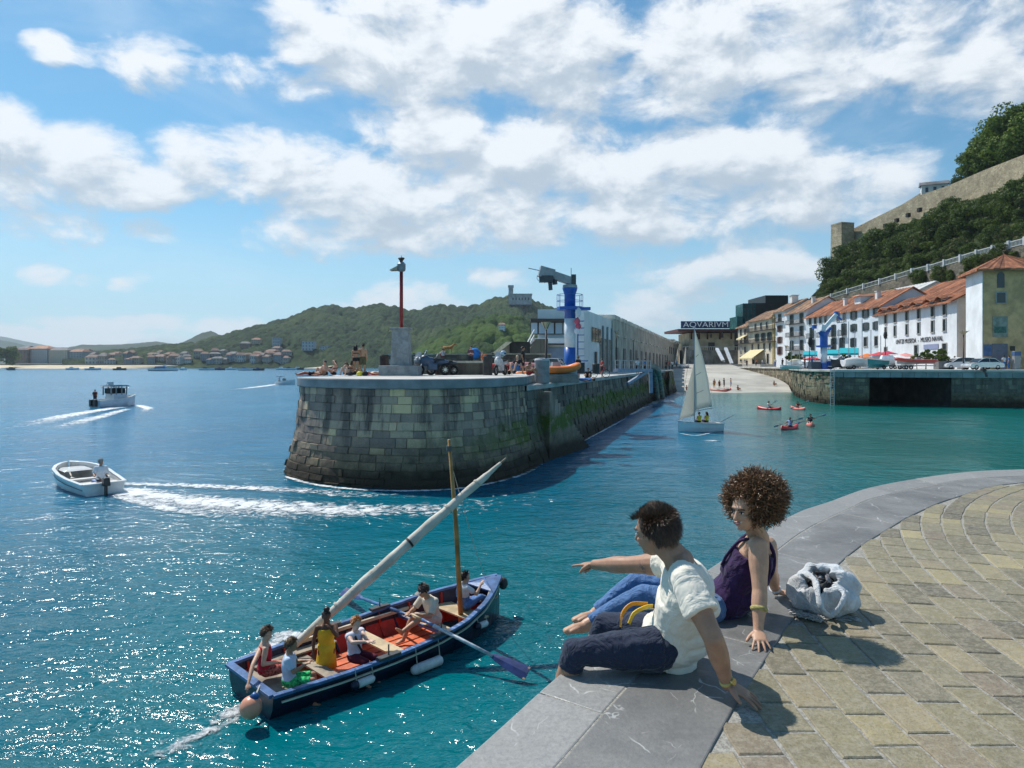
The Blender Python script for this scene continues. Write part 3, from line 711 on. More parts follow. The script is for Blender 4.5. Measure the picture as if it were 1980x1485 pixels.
# ================================================================== stone pier
def block_mat(name,cols,algae=None,tide=True,dark=1.0):
    m,n,b=nt_new(name); c=geo(n); x,y,z=sep(n,c); t=att(n)
    base=ramp(n,t,cols)
    st=nz(n,vmth(n,'MULTIPLY',c,(1.6,1.6,.18)),1.1,6,.68)               # rain streaks
    col=mix(n,mth(n,'MULTIPLY',rng(n,st,.44,.62,0,.85),rng(n,z,1.2,2.6)),base,(.12,.095,.083))
    col=mix(n,rng(n,nz(n,c,.45,5,.7),.46,.68,0,.75),col,(.16,.125,.10))
    col=mix(n,rng(n,nz(n,vmth(n,'MULTIPLY',c,(2.5,2.5,.25)),1.5,3,.7),.66,.78,0,.5),col,(.50,.50,.48))
    if tide:
        zz=mth(n,'MULTIPLY_ADD',nz(n,c,.9,4,.6),1.0,z)
        band=rng(n,zz,1.5,2.9,.75,0); col=mix(n,band,col,mix(n,rng(n,nz(n,c,2.2,5,.7),.3,.7),(.055,.042,.025),(.21,.16,.10)))
        col=mix(n,rng(n,zz,.95,1.6,.9,0),col,(.035,.025,.015))
    if algae is not None:
        ax=rng(n,x,algae[0],algae[1]); zc=mth(n,'MULTIPLY_ADD',nz(n,c,.7,4,.65),1.7,z)
        zc=mth(n,'MULTIPLY_ADD',rng(n,x,algae[0],4,0,1,False),-.5,zc)
        a=mth(n,'MULTIPLY',rng(n,zc,1.7,2.15),rng(n,zc,2.75,3.25,1,0)); a=mth(n,'MULTIPLY',a,ax)
        a=mth(n,'MULTIPLY',a,rng(n,nz(n,c,1.8,5,.7),.32,.52))
        col=mix(n,mth(n,'MULTIPLY',a,.9),col,(.085,.125,.008))
    lk(n,col,b.inputs['Base Color']); b.inputs['Roughness'].default_value=.85; b.inputs['Specular IOR Level'].default_value=.3
    h=mth(n,'ADD',mth(n,'MULTIPLY',nz(n,c,2.6,7,.7),1.),mth(n,'MULTIPLY',nz(n,c,11,5,.7),.35))
    lk(n,bump(n,h,.9,.13),b.inputs['Normal']); return m
def block_wall(path,z0,z1,inset,course=(.38,.55),ln=(.5,1.5),seed=1,rough=.02,joint=.005,closed=False):
    """courses of separate stones along a plan polyline; outward = right hand side of travel"""
    r=random.Random(seed); mb=MB(); L=[0]
    for a,b in zip(path,path[1:]): L.append(L[-1]+(b-a).length)
    xs=[p.x for p in path]; ys=[p.y for p in path]
    def at(s):
        s=min(max(s,0),L[-1]); p=V(np.interp(s,L,xs),np.interp(s,L,ys),0)
        q=V(np.interp(min(s+.6,L[-1]),L,xs)-np.interp(max(s-.6,0),L,xs),np.interp(min(s+.6,L[-1]),L,ys)-np.interp(max(s-.6,0),L,ys),0).normalized()
        return p,V(q.y,-q.x,0)
    z=z0
    while z<z1-.05:
        hc=r.uniform(*course); 
        if z+hc>z1-.2: hc=z1-z
        s=r.uniform(-1,0)
        while s<L[-1]:
            l=r.uniform(*ln); e=s+l; o=r.uniform(-rough,rough)+(rough*2 if r.random()<.06 else 0)-(rough*5 if r.random()<.05 else 0)
            T=r.random(); ring=[];inn=[];back=[]
            g=joint; c=.02
            for (ss,zz,cs,cz) in ((s+g,z+g,1,1),(e-g,z+g,-1,1),(e-g,z+hc-g,-1,-1),(s+g,z+hc-g,1,-1)):
                p,nn=at(ss); ins=inset(zz); jj=r.uniform(-.008,.008); back.append(p-nn*(ins+.10)+V(0,0,zz)); ring.append(p-nn*(ins+.03-o)+V(0,0,zz+jj))
                p,nn=at(ss+c*cs); inn.append(p-nn*(inset(zz+c*cz)-o+r.uniform(-.012,.012))+V(0,0,zz+c*cz+jj))
            if L[-1]>max(0,s): mb.add(inn+ring+back,[(0,1,2,3)]+[(k,(k+1)%4,4+(k+1)%4,4+k)[::-1] for k in range(4)]+[(4+k,4+(k+1)%4,8+(k+1)%4,8+k)[::-1] for k in range(4)],0,T)
            s=e
        z+=hc
    rows=[]; ns=max(8,int(L[-1]/.6))
    for i in range(13):
        zz=z0+(z1-z0)*i/12; row=[]
        for j in range(ns+1): p,nn=at(L[-1]*j/ns); row.append(p-nn*(inset(zz)+.045)+V(0,0,zz))
        rows.append(row)
    k0=len(mb.f); mb.grid(rows)
    for k in range(k0,len(mb.f)): mb.t[k]=.45
    return mb
W=[V(-6.2,42,0),V(-9.2,37.5,0),V(-10.9,33.6,0)]+[G(x,y,0) for x,y in [(552,920),(600,933),(660,941),(780,947),(870,944),(960,932),(1030,907),(1112,862),(1180,822),(1230,795),(1262,777)]]+[V(25.5,112,0),V(31,128,0)]
# path direction: outward must be to the right -> travel from back left, round the head, to the harbour side
Wc=[p for p in catmull([p for p in W],8)]
HZ,LZ=4.56,4.1
ins_f=lambda z: .75*(1-(1-min(1,max(0,z)/4.5))**2)
sp=[i for i,p in enumerate(Wc) if p.x>1.05][0]
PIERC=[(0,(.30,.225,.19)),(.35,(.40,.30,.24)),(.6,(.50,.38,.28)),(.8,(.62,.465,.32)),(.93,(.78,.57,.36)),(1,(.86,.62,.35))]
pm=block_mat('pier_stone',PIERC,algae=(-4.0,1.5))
t=thing('stone_pier','big old stone pier head with grey and tan blocks and green weed','pier',(0,40,0),world=True)
hp=Wc[:sp+1]; lp=Wc[sp:]
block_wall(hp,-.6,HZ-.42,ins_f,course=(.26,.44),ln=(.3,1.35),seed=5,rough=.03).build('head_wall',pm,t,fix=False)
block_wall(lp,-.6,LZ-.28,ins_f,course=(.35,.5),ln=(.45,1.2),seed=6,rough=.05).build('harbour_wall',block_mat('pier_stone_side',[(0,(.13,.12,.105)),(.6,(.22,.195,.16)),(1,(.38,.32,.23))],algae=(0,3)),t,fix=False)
def offp(path,ins,z):
    out=[]
    for i,p in enumerate(path):
        q=(path[min(i+1,len(path)-1)]-path[max(i-1,0)]).normalized(); out.append(V(p.x-q.y*ins,p.y+q.x*ins,z))
    return out
core=offp(hp,.62,0); backp=[(6.2,52),(-1,50)]
dk=M('backing_dark',(.05,.05,.045),.95,.3,.7)
conc=M('sunlit_concrete',(.50,.49,.46),.85,.16,.35,.3,world=True,bd=.03); conc2=M('pier_cap',(.26,.275,.285),.8,.25,.5,.4,world=True,bd=.03)
hb=[(p.x,p.y) for p in offp(hp,1.0,0)]+[(1.1,42),(1.2,50),(-2,52),(-5,52)]
MB().prism(hb,-2,HZ-.42).build('head_core',dk,t)
cap=offp(hp,.64,0); capb=[(p.x,p.y) for p in cap]+[(1.35,40.5),(1.7,46.5),(-4,50)]
MB().prism(capb,HZ-.42,HZ).build('head_deck',[conc2],t,bevel=.05)
MB().prism([(p[0]*1,p[1]) for p in [(q.x,q.y) for q in offp(hp,.8,0)]+[(1.25,40.4),(1.6,46.3),(-4,49.7)]],HZ+.001,HZ+.006).build('deck_screed',conc,t)
lw=[(p.x,p.y) for p in offp(lp,1.0,0)]+[(26,170),(6,170),(-8,75),(-9,52),(-1,46)]
MB().prism(lw,-2,LZ-.28).build('terrace_core',dk,t)
lw=[(p.x,p.y) for p in offp(lp,.60,0)]+[(26,170),(6,170),(-8,75),(-7,54),(-1,48)]
MB().prism(lw,LZ-.28,LZ).build('terrace_deck',[M('terrace_cap',(.40,.40,.38),.85,.2,.4,.3,world=True)],t,bevel=.04)
MB().prism([(p.x,p.y) for p in offp(lp,.72,0)]+[(26,170),(6,170),(-8,75),(-7,54),(-1,48)],LZ+.001,LZ+.006).build('deck_screed',conc,t)
# weedy stairway on the harbour side
sm_=M('stair_stone',(.22,.22,.20),.85,.3,1.2,.4); mb=MB()
a=P(1038,757,37.4); b=G(1112,862,0)+V(.35,-.5,0); a=a+V(.25,-.3,0)
for i in range(17):
    p=a.lerp(b,i/16); q=a.lerp(b,(i+1)/16); mb.prism([(p.x-.35,p.y+.1),(p.x+.42,p.y-.25),(q.x+.42,q.y-.25),(q.x-.35,q.y+.1)],-1,p.z,0,.5)
mb.build('water_stair',pm,t)
# ---- beacon
dtow=38.0
def pz(y,d): return CZ-(y-HY)/F0*d
c=P(776,725,dtow); c.z=HZ
t=thing('harbour_beacon','tall harbour light with a red pole on a grey granite pedestal','beacon',c,.0)
gr=M('granite_block',(.30,.31,.31),.75,.18,3.,.3)
MB().box((0,0,.28),(2.15,2.0,.56)).build('plinth',gr,t,bevel=.03)
z1=pz(703,dtow)-HZ; z2=pz(640,dtow)-HZ
pd=MB().box((0,0,(z1+z2)/2-.02),(1.06,1.06,z2-z1+.3),top=.82).build('pedestal',gr,t,bevel=.03)
MB().box((0,0,z2+.12),(1.12,1.12,.10)).build('capstone',gr,pd,bevel=.02)
red=M('beacon_red',(.32,.02,.02),.4,.15,2.); dm=M('lantern_grey',(.18,.22,.24),.4,.15,5.)
z3=pz(524,dtow)-HZ; MB().tube([(0,0,z2+.1),(0,0,z3)],[.105,.095],12).build('pole',red,t,smooth=True)
ln=MB().tube([(0,0,z3-.05),(0,0,z3),(0,0,z3+.1),(0,0,z3+.38),(0,0,z3+.50)],[.10,.22,.24,.24,.13],8).build('lantern',dm,t)
MB().tube([(0,0,z3+.49),(0,0,z3+.56),(0,0,z3+.70)],[.08,.09,.19],8).tube([(0,0,z3+.7),(0,0,z3+.74)],[.19,.16],8).tube([(0,0,z3+.74),(0,0,z3+.86)],.015,5).build('lantern_cap',M('black_metal',(.02,.02,.022),.5),ln)
MB().add([(-.2,-.15,z3+.28),(-.2,.15,z3+.28),(-.62,.3,z3+.02),(-.62,-.3,z3+.02),(-.2,-.2,z3+.02),(-.2,.2,z3+.02)],[(0,1,2,3),(0,3,4),(1,5,2),(4,5,1,0)]).build('light_shade',M('shade_tan',(.40,.36,.28),.5),ln,fix=False)
# ---- bins and bollard like drums
def drum(label,px,pyt,pyb,d,rad,col,cat,nm,lid=True):
    c=P(px,pyb,d); zt=pz(pyt,d)-c.z; t=thing(nm,label,cat,c)
    MB().tube([(0,0,0),(0,0,.05),(0,0,zt*.9)],[rad*.96,rad,rad],20).build('drum',col,t,smooth=False)
    MB().tube([(0,0,zt*.9),(0,0,zt*.93),(0,0,zt)],[rad*1.05,rad*1.05,rad*.9],20).build('lid',col if not lid else M('bin_lid',(.40,.41,.42),.6,.15,4.),t)
    return t
rustm=M('rusty_brown',(.07,.045,.035),.8,.35,3.,.3); blk=M('dark_drum',(.045,.045,.045),.6,.3,3.)
drum('black cylindrical bin on the pier deck right of the low stone bench',943,687,726,39,.27,blk,'bin','litter_bin',False)
drum('grey cylindrical bin beside the brown lamp post at the pier step',1048,693,741,38.5,.42,M('bin_grey',(.23,.25,.26),.6,.15,3.,.2),'bin','litter_bin')
drum('brown rusty bin to the left of the granite beacon pedestal',743,686,724,40.5,.27,rustm,'bin','litter_bin',False)
# ---- parapet behind the head, bench
t=thing('parapet_wall','low dark stone parapet wall behind the motorbikes on the pier','wall',P(960,700,50),world=True)
mb=MB(); pts=[(690+0,58),(745,56),(880,52),(1000,51),(1065,52)]
pm2=block_mat('parapet_stone',[(0,(.12,.11,.085)),(1,(.27,.24,.17))],tide=False)
path=[P(a,704,d) for a,d in pts[1:]]
for p in path: p.z=0
block_wall(path,LZ-.2,pz(686,52),lambda z:0,(.28,.4),(.4,.9),8,.015).build('parapet_blocks',pm2,t,fix=False)
mb=MB()
for p,q in zip(path,path[1:]):
    zt=pz(686,52); mb.prism([(p.x,p.y+.05),(q.x,q.y+.05),(q.x,q.y+1),(p.x,p.y+1)],0,zt); mb.prism([(p.x-.02,p.y-.08),(q.x+.02,q.y-.08),(q.x+.02,q.y+1.1),(p.x-.02,p.y+1.1)],zt,zt+.1)
mb.build('parapet_coping',M('coping_tan',(.40,.36,.27),.85,.2,1.),t)
c=P(893,725,40.5); c.z=HZ; t=thing('stone_bench','long low stone bench with a pale slab top between motorbike and black bin','bench',c,.0)
MB().box((0,0,.36),(3.1,.7,.72)).build('bench_base',pm2,t); MB().box((0,0,.76),(3.4,.9,.12)).build('bench_slab',M('slab_cream',(.55,.52,.43),.8),t,bevel=.02)
c=P(1072,705,46); c.z=LZ
t=thing('ramp_wall','sloping stone ramp with a pale sunlit edge and dark passage by the harbour office','ramp',P(1000,704,60),world=True)
d=60.; pa=P(955,690,d); pb=P(980,652,d); mb=MB()
A=P(948,704,d);B=P(978,667,d);C_=P(1010,661,d);D_=P(1030,661,d)
A.z=4.2
mb.add([P(948,688,d),P(985,662,d),P(985,662,d)+V(0,1.2,0),P(948,688,d)+V(0,1.2,0),P(948,716,d),P(985,716,d),P(985,716,d)+V(0,1.2,0),P(948,716,d)+V(0,1.2,0)],[(0,1,2,3),(0,4,5,1),(4,7,6,5),(1,5,6,2),(3,2,6,7),(0,3,7,4)])
mb.build('ramp_side',pm2,t,fix=True)
mb=MB(); mb.add([P(948,686.5,d-.05),P(958,686.5,d-.05),P(990,661,d-.05),P(978,661,d-.05),P(948,686.5,d+1.2),P(958,686.5,d+1.2),P(990,661,d+1.2),P(978,661,d+1.2)],[(0,1,2,3),(7,6,5,4),(0,3,7,4),(1,5,6,2),(3,2,6,7),(0,4,5,1)]).build('ramp_coping',M('coping_cream',(.60,.54,.38),.8),t)
MB().box(P(1003,686,61.5),(2.0,1.5,2.3)).build('passage',dk,t)
# ---- harbour office
wt=M('office_white',(.76,.77,.78),.6,.08,.4); och=M('office_brick',(.36,.29,.23),.85,.25,1.2,.2); bl=M('window_film',(.42,.52,.62),.3,.1,.3); mull=M('mullion_brown',(.05,.04,.035),.6)
t=thing('harbour_office','white two storey harbour office with a band of windows and brick lower side','office building',P(1085,712,76),world=True)
def bq(mb,x0,y0,x1,y1,d,th,mi=0,dz=0):   # box in a frontal plane given by photo corners
    a=P(x0,y0,d); b=P(x1,y1,d); return mb.box(((a.x+b.x)/2,d+th/2,(a.z+b.z)/2),(abs(b.x-a.x),th,abs(a.z-b.z)),0,mi)
sd=V(.31,1,0).normalized()
x0=P(1040,700,76).x; x1=P(1130,700,76).x; L=20.
base=[(x0,76.6),(x1,76.6),(x1+sd.x*L,76.6+sd.y*L),(x0+sd.x*L,76.6+sd.y*L)]
zt=pz(597,76); MB().prism(base,LZ-.2,zt-.01).build('wall',wt,t)
MB().prism([(x1+.03,77),(x1+.06,77),(x1+sd.x*(L-1)+.06,76.6+sd.y*(L-1)),(x1+sd.x*(L-1)+.03,76.6+sd.y*(L-1))],LZ,pz(646,76)).build('brick_side',och,t)
mb=MB(); bq(mb,1026,616,1100,622,75.2,1.4); mb.build('eave',mull,t)
mb=MB(); bq(mb,1027,654,1098,664,75.3,1.3); mb.build('balcony_panel',wt,t)
mb=MB(); bq(mb,1027,664,1098,666.5,75.25,1.3); bq(mb,1027,645,1098,646.5,75.2,.1); mb.build('balcony_edge',mull,t)
for i,(a,b) in enumerate([(1027,1039),(1042,1055),(1058,1071),(1074,1087)]):
    mb=MB(); bq(mb,a-1.3,622,b+1.3,646,76.2,.3); f=mb.build('window_frame',mull,t); mb=MB(); bq(mb,a,624,b,645,76.1,.1); mb.build('pane',bl,f)
mb=MB(); bq(mb,1058,672,1096,712,76.4,.25); mb.build('garage_door',M('door_bluegrey',(.25,.31,.42),.6,.1,1.),t)
mb=MB(); bq(mb,1030,664,1058,712,75.6,1.0); mb.build('stone_base',pm2,t)
for i in range(3):
    p=V(x1+.08,76.6,0)+sd*(4.6+i*2.1); MB().prism([(p.x,p.y),(p.x+.05,p.y),(p.x+.05+sd.x*1.7,p.y+sd.y*1.7),(p.x+sd.x*1.7,p.y+sd.y*1.7)],7.9,9.6).build('window',glassm(),t)
p=V(x1+.1,76.6,0)+sd*6.5; MB().prism([(p.x,p.y),(p.x+.05,p.y),(p.x+.05+sd.x*1.2,p.y+sd.y*1.2),(p.x+sd.x*1.2,p.y+sd.y*1.2)],LZ,LZ+2.6).build('door',mull,t)
for k in (12,15.5,19.2):
    p=V(x1+.15,76.6,0)+sd*k; MB().tube([(p.x,p.y,LZ),(p.x,p.y,zt-1.2)],.14,8).build('drainpipe',M('pipe_grey',(.25,.28,.3),.5),t)
# stair rail on the left of the office
mb=MB(); a0=P(1007,697,62); a1=P(1033,648,66)
for k in (0,.5): mb.bar(a0+V(0,0,k),a1+V(0,0,k),.09)
for k in range(7): p=a0.lerp(a1,k/6); mb.bar(p,p+V(0,0,-.9),.06)
mb.build('stair_rail',M('galvanised',(.42,.45,.47),.4,.1,3.,metal=.5),t)
mb=MB(); mb.add([P(1004,716,62),P(1012,690,62.2),P(1036,655,66),P(1058,655,70),P(1058,716,70),P(1006,716,66)],[(0,1,2,3,4),(0,4,5)]).build('stair_side',pm2,t,fix=False,solid=.2)
# ---- long warehouse row along the pier
wm=M('warehouse_stone',(.56,.52,.44),.85,.2,.5,.2,tint=.25); wm2=M('warehouse_cornice',(.62,.58,.50),.85,.2,.5)
t=thing('pier_warehouses','long row of grey stone storehouses with stepped rooftops running along the pier','warehouse',(17,100,LZ),world=True)
fl=lambda d: V(4+.31*(d-43.4)-6,d,0)
mb=MB(); a=fl(95.4); b=fl(235); MB().prism([(a.x,a.y),(b.x,b.y),(b.x-10,b.y+3),(a.x-10,a.y+3)],LZ-.3,11.6).build('wall',wm,t)
d=96; 
while d<232:
    p=fl(d)+V(.12,0,0); q=fl(d+5.4)+V(.12,0,0)
    MB().prism([(p.x,p.y),(q.x,q.y),(q.x-3,q.y),(p.x-3,p.y)],11.58,12.15).build('rooftop_step',wm2,t)
    if d<185:
        a=fl(d+1.5)+V(.05,0,0); b=fl(d+3.6)+V(.05,0,0); MB().prism([(a.x,a.y),(a.x+.08,a.y),(b.x+.08,b.y),(b.x,b.y)],LZ,7.6).build('door',M('shutter_grey',(.16,.155,.15),.7,.2,1.),t)
        MB().prism([(a.x-.1,a.y),(a.x+.3,a.y),(b.x+.3,b.y),(b.x-.1,b.y)],9.2,9.35).build('cornice',wm2,t)
    else:
        a=fl(d+2)+V(.05,0,0); b=fl(d+3.4)+V(.05,0,0)
        for z in (8.2,): MB().prism([(a.x,a.y),(a.x+.1,a.y),(b.x+.1,b.y),(b.x,b.y)],z,z+2).build('window',glassm(),t)
    d+=7.4
for dd in (200,214,224): p=fl(dd); MB().prism([(p.x+.5,p.y),(p.x+3,p.y+7),(p.x-2,p.y+7),(p.x-4,p.y)],12.2,12.6).build('skylight',M('roof_white',(.85,.86,.88),.4),t)
# ---- gangway bridge + piles at the far end of the pier
steel=M('gangway_steel',(.25,.31,.42),.5,.12,2.)
t=thing('boarding_gangway','blue grey steel gangway with railings at the far end of the pier','gangway',P(1225,716,76),world=True)
d=77; a=P(1190,716,68); b=P(1258,716,74); MB().bar(a,b,.5,.35).bar(P(1213,742,70),P(1250,719,73),.28).bar(P(1258,716,74),P(1259,760,74),.35).build('beam',steel,t)
for yy,wd in ((-1.0,.07),(-.55,.05)):
    MB().bar(a-V(0,0,yy),b-V(0,0,yy),wd).build('handrail',M('galvanised',0),t)
for k in range(9): p=a.lerp(b,k/8); MB().bar(p,p+V(0,0,1.05),.07).build('baluster',M('galvanised',0),t)
for i,(x,y0,y1,dx) in enumerate([(1264,708,772,8),(1272,712,768,10)]):
    t=thing('mooring_pile','leaning weathered timber pile with foam at its foot near the gangway' if i==0 else 'shorter pale mooring pile to the right of the leaning timber pile','pile',G(x+dx,y1,0),world=True)
    MB().tube([G(x+dx,y1,0)-V(0,0,1),P(x,y0,84)],[.45,.34],10).build('pile_shaft',M('pile_wood',(.30,.27,.22),.9,.3,1.5,.4),t)
# ---- cranes
cb=M('crane_blue',(.01,.10,.42),.35,.1,2.); cw=M('crane_white',(.72,.76,.80),.4,.08,2.); cg=M('crane_grey',(.30,.33,.35),.5,.15,2.)
def rail_ring(mb,c,r,z0,z1,n=10,w=.035):
    for z in (z0,(z0+z1)/2,z1):
        pr=None
        for i in range(n+1):
            a=2*pi*i/n; p=V(c[0]+r*cos(a),c[1]+r*sin(a),z)
            if pr: mb.bar(pr,p,w)
            pr=p
    for i in range(n): a=2*pi*i/n; p=V(c[0]+r*cos(a),c[1]+r*sin(a),z0-.1); mb.bar(p,V(p.x,p.y,z1),w)
d=54.; c=P(1102,714,d); c.z=LZ; k=d/F0
t=thing('pier_crane','tall blue and white column crane with a grey boom on the pier','crane',c)
zz=lambda y: pz(y,d)-LZ
MB().tube([(0,0,0),(0,0,zz(672))],[.44,.44],20).build('column_base',cb,t,smooth=True)
MB().tube([(0,0,zz(672)),(0,0,zz(616))],[.435,.435],20).build('column_middle',cw,t,smooth=True)
MB().tube([(0,0,zz(616)),(0,0,zz(570)),(0,0,zz(560)),(0,0,zz(557))],[.44,.44,.58,.60],20).build('column_top',cb,t,smooth=True)
MB().tube([(0,0,zz(557)),(0,0,zz(551))],[.60,.56],20).build('slew_ring',cg,t)
pf=MB().tube([(0,0,zz(600)),(0,0,zz(594))],[1.05,1.05],10).box((.9,0,zz(597)),(1.4,.7,.22)).build('platform',cb,t); mb=MB(); rail_ring(mb,(0,0),1.02,zz(594),zz(570)); mb.build('guard_rail',cb,pf)
mb=MB(); 
for s in(-.22,.22): mb.bar((.62,s,0),(.62,s,zz(598)),.06)
for i in range(24): mb.bar((.62,-.22,.3+i*.19),(.62,.22,.3+i*.19),.03)
for i in range(7): rail_z=1.2+i*.55; mb.bar((.62,-.22,rail_z),(1.1,-.3,rail_z),.04).bar((1.1,-.3,rail_z),(1.1,.3,rail_z),.04).bar((1.1,.3,rail_z),(.62,.22,rail_z),.04)
mb.box((.95,0,1.35),(.9,.7,.08)); mb.build('caged_ladder',cb,t)
bm=MB().bar((.25,0,zz(545)),(-1.35,-.3,zz(533)),.5,.62).bar((-1.3,-.3,zz(533)),(-2.45,-.5,zz(526)),.55,.85).build('boom',cg,t,bevel=.03)
MB().box((.28,0,zz(545)),(.35,.7,1.1)).bar((.1,0,zz(540)),(.1,0,zz(518)),.04).build('boom_housing',M('crane_dark',(.05,.06,.07),.5),bm)
MB().box((-1.9,-.45,zz(541)),(1.1,.6,.5)).tube([(-1.25,-.3,zz(540)),(-1.2,-.3,zz(551))],.2,8).tube([(-1.6,-.4,zz(545)),(-1.55,-.4,zz(562))],.16,8).build('winch',M('crane_dark',0),bm)
mb=MB(); r=random.Random(4)
for i in range(9): x=-2.6+i*.16; mb.tube([(x,-.5,zz(534)),(x+r.uniform(-.05,.05),-.55,zz(540)),(x+.1,-.5,zz(546+r.uniform(-2,4)))],.02,5)
mb.bar((-2.4,-.5,zz(525)),(-3.3,-.7,zz(521)),.05); mb.build('cable',M('crane_dark',0),bm)
# life ring, coloured floats hung by the ladder
mb=MB(); 
for i,(y,cc) in enumerate(((604,cw),(621,M('float_pink',(.65,.10,.16),.5)),(631,M('float_pink',0)),(640,cw))):
    tag(MB().ell(P(1118-(i%2)*2,y,53.2),(.24,.2,.26 if i else .4),n=10).build('buoy',cc),['white oval buoy hanging beside the top of the pier crane ladder','upper pink float hanging on the crane ladder','lower pink float hanging on the crane ladder','small white float below the pink ones on the crane ladder'][i],'buoy','floats hanging beside the pier crane')
# ---- lamp posts on the pier
lampm=M('lamp_brown',(.055,.035,.03),.6,.2,3.); lampg=M('lamp_glass',(.55,.45,.28),.3,.1,3.)
def lamp_mesh(t,h,double=False,w=.4):
    MB().tube([(0,0,0),(0,0,.08),(0,0,.7),(0,0,h)],[.16,.13,.075,.05],10).build('post',lampm,t,smooth=True)
    hd=MB().tube([(0,0,h-.02),(0,0,h+.1),(0,0,h+.42)],[.05,.11,w*.75],8).build('lamp_head',lampg,t)
    mb=MB()
    for i in range(4): a=pi/4+i*pi/2; mb.bar((cos(a)*.08,sin(a)*.08,h+.05),(cos(a)*w*.8,sin(a)*w*.8,h+.5),.035)
    mb.build('lamp_frame',lampm,hd)
def lamp(label,px,yt,yb,d,zb,group=None):
    c=P(px,yb,d); c.z=zb; t=thing('street_lamp',label,'street lamp',c,group=group); lamp_mesh(t,pz(yt,d)-zb-.45); return t
lamp('brown street lamp with a funnel shaped head right behind the grey pier bin',1056,622,741,39.,LZ)
for i,(px,yt,d) in enumerate([(1192,640,88),(1225,656,116),(1247,661,138),(1260,666,155),(1273,672,172)]):
    lamp(['brown lamp post where the white office meets the stone storehouses','brown lamp post above the left end of the gangway','brown lamp post behind the middle of the gangway','brown lamp post behind the right end of the gangway','farthest small lamp post before the storehouses on the pier'][i],px,yt,712,d,LZ,'lamp posts along the pier storehouses')
# ================================================================== harbour side street
QZ2=4.5
qp=[V(60,190,0),V(57.5,150,0),V(55.2,137,0),V(49.5,121,0),V(46.3,113.5,0),V(42.6,101.5,0),V(40.4,94.5,0),V(40.6,88.5,0),V(43.2,85.6,0),V(60.6,81.0,0),V(90,73,0)]
Qc=catmull(qp,6)
qm=block_mat('quay_stone_sunny',[(0,(.20,.18,.12)),(.5,(.33,.29,.19)),(1,(.46,.41,.28))],tide=True)  # paler copy: sun on the curved wall put into the stone colour
qm2=block_mat('quay_stone_shaded',[(0,(.14,.13,.115)),(.6,(.21,.19,.16)),(1,(.34,.30,.22))],tide=True)  # darker copy: shade of the front wall put into the stone colour
t=thing('harbour_quay','high stone quay with concrete edge beam and a dark opening at the waterline','quay',(50,90,0),world=True)
k1=[i for i,p in enumerate(Qc) if p.y<87.2][0]
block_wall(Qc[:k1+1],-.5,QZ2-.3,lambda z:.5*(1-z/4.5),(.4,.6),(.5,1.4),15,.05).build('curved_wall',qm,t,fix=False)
OP0,OP1=P(1690,0,84.2),P(1845,0,82.5)
rt=Qc[k1:]
L=[p for p in rt if p.x<OP0.x]; Rr=[p for p in rt if p.x>OP1.x]
o0=V(OP0.x,np.interp(OP0.x,[43.2,60.6],[85.6,81]),0); o1=V(OP1.x,np.interp(OP1.x,[43.2,60.6],[85.6,81]),0)
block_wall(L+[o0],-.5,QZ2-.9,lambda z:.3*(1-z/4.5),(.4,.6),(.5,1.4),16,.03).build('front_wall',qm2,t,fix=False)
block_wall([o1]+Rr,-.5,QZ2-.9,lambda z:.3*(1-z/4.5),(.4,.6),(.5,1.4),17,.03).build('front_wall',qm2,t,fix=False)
bk=[(p.x,p.y) for p in offp(Qc[:k1],.6,0)]
lp_=[(p.x,p.y) for p in offp(L+[o0],.5,0)]
MB().prism(bk+lp_+[(o0.x,o0.y+14),(o1.x,o1.y+14)]+[(p.x,p.y) for p in offp([o1]+Rr,.5,0)]+[(110,200),(64,200)],-2,QZ2-.55).build('quay_core',dk,t)
# concrete edge beam in bays, proud of the wall
beam=M('edge_beam',(.30,.33,.35),.75,.2,.6,.3); mb=MB(); q=[p for p in rt]; rs_=resamp(q,40)
for a,b in zip(rs_,rs_[1:]):
    d_=(b-a).normalized(); nn=V(d_.y,-d_.x,0); a2=a+d_*.02; b2=b-d_*.02
    mb.prism([(a2+nn*.12)[:2],(b2+nn*.12)[:2],(b2-nn*1.0)[:2],(a2-nn*1.0)[:2]],QZ2-.95,QZ2-.13)
mb.build('edge_beam',beam,t)
allp=[(p.x,p.y) for p in offp(Qc,-.2,0)]+[(120,210),(62,210)]
MB().prism(allp,QZ2-.30,QZ2-.001).build('quay_deck',conc,t,bevel=.04)
# ladder
mb=MB(); c=P(1612,0,84.9); 
yq=np.interp(c.x,[43.2,60.6],[85.6,81])-.35
for s in(-.22,.22): mb.bar((c.x+s,yq,-.5),(c.x+s,yq,QZ2+.1),.07)
for i in range(16): mb.bar((c.x-.22,yq,-.3+i*.3),(c.x+.22,yq,-.3+i*.3),.05)
mb.build('quay_ladder',M('galvanised',0),t)
# slipway and plaza
sl_m=M('slipway_concrete',(.44,.42,.37),.85,.16,.12,.2,world=True)
mb=MB(); rows=[]
for i in range(14):
    v=i/13; y=118+74*v; z=-.9+6.1*v**.8; x0=24+ (y-118)*.10; x1=np.interp(y,[118,137,150,190],[49,55.6,58,61])
    rows.append([V(x0+(x1-x0)*k/10,y+(1.2*sin(k*.9)),z+.04*sin(k*2.1+i)) for k in range(11)])
struct(mb.grid(rows).build('slipway',sl_m))
struct(MB().prism([(22,190),(64,190),(64,176),(120,176),(120,330),(20,330)],0,5.18).build('plaza_ground',M('plaza',(.40,.38,.34),.85,.15,.2,world=True)))
mb=MB(); mb.prism([(p[0],p[1]) for p in [(27,124),(29,130),(30.5,142),(33,160),(36,190),(20,190),(16,150),(20,124)]],-1,LZ+.1).build; 
t=thing('pier_root_wall','shadowed stone end of the pier beside the pale slipway','wall',(30,135,0),world=True)
wp=[V(29.5,126,0),V(31,135,0),V(33,160,0),V(36,190,0)]
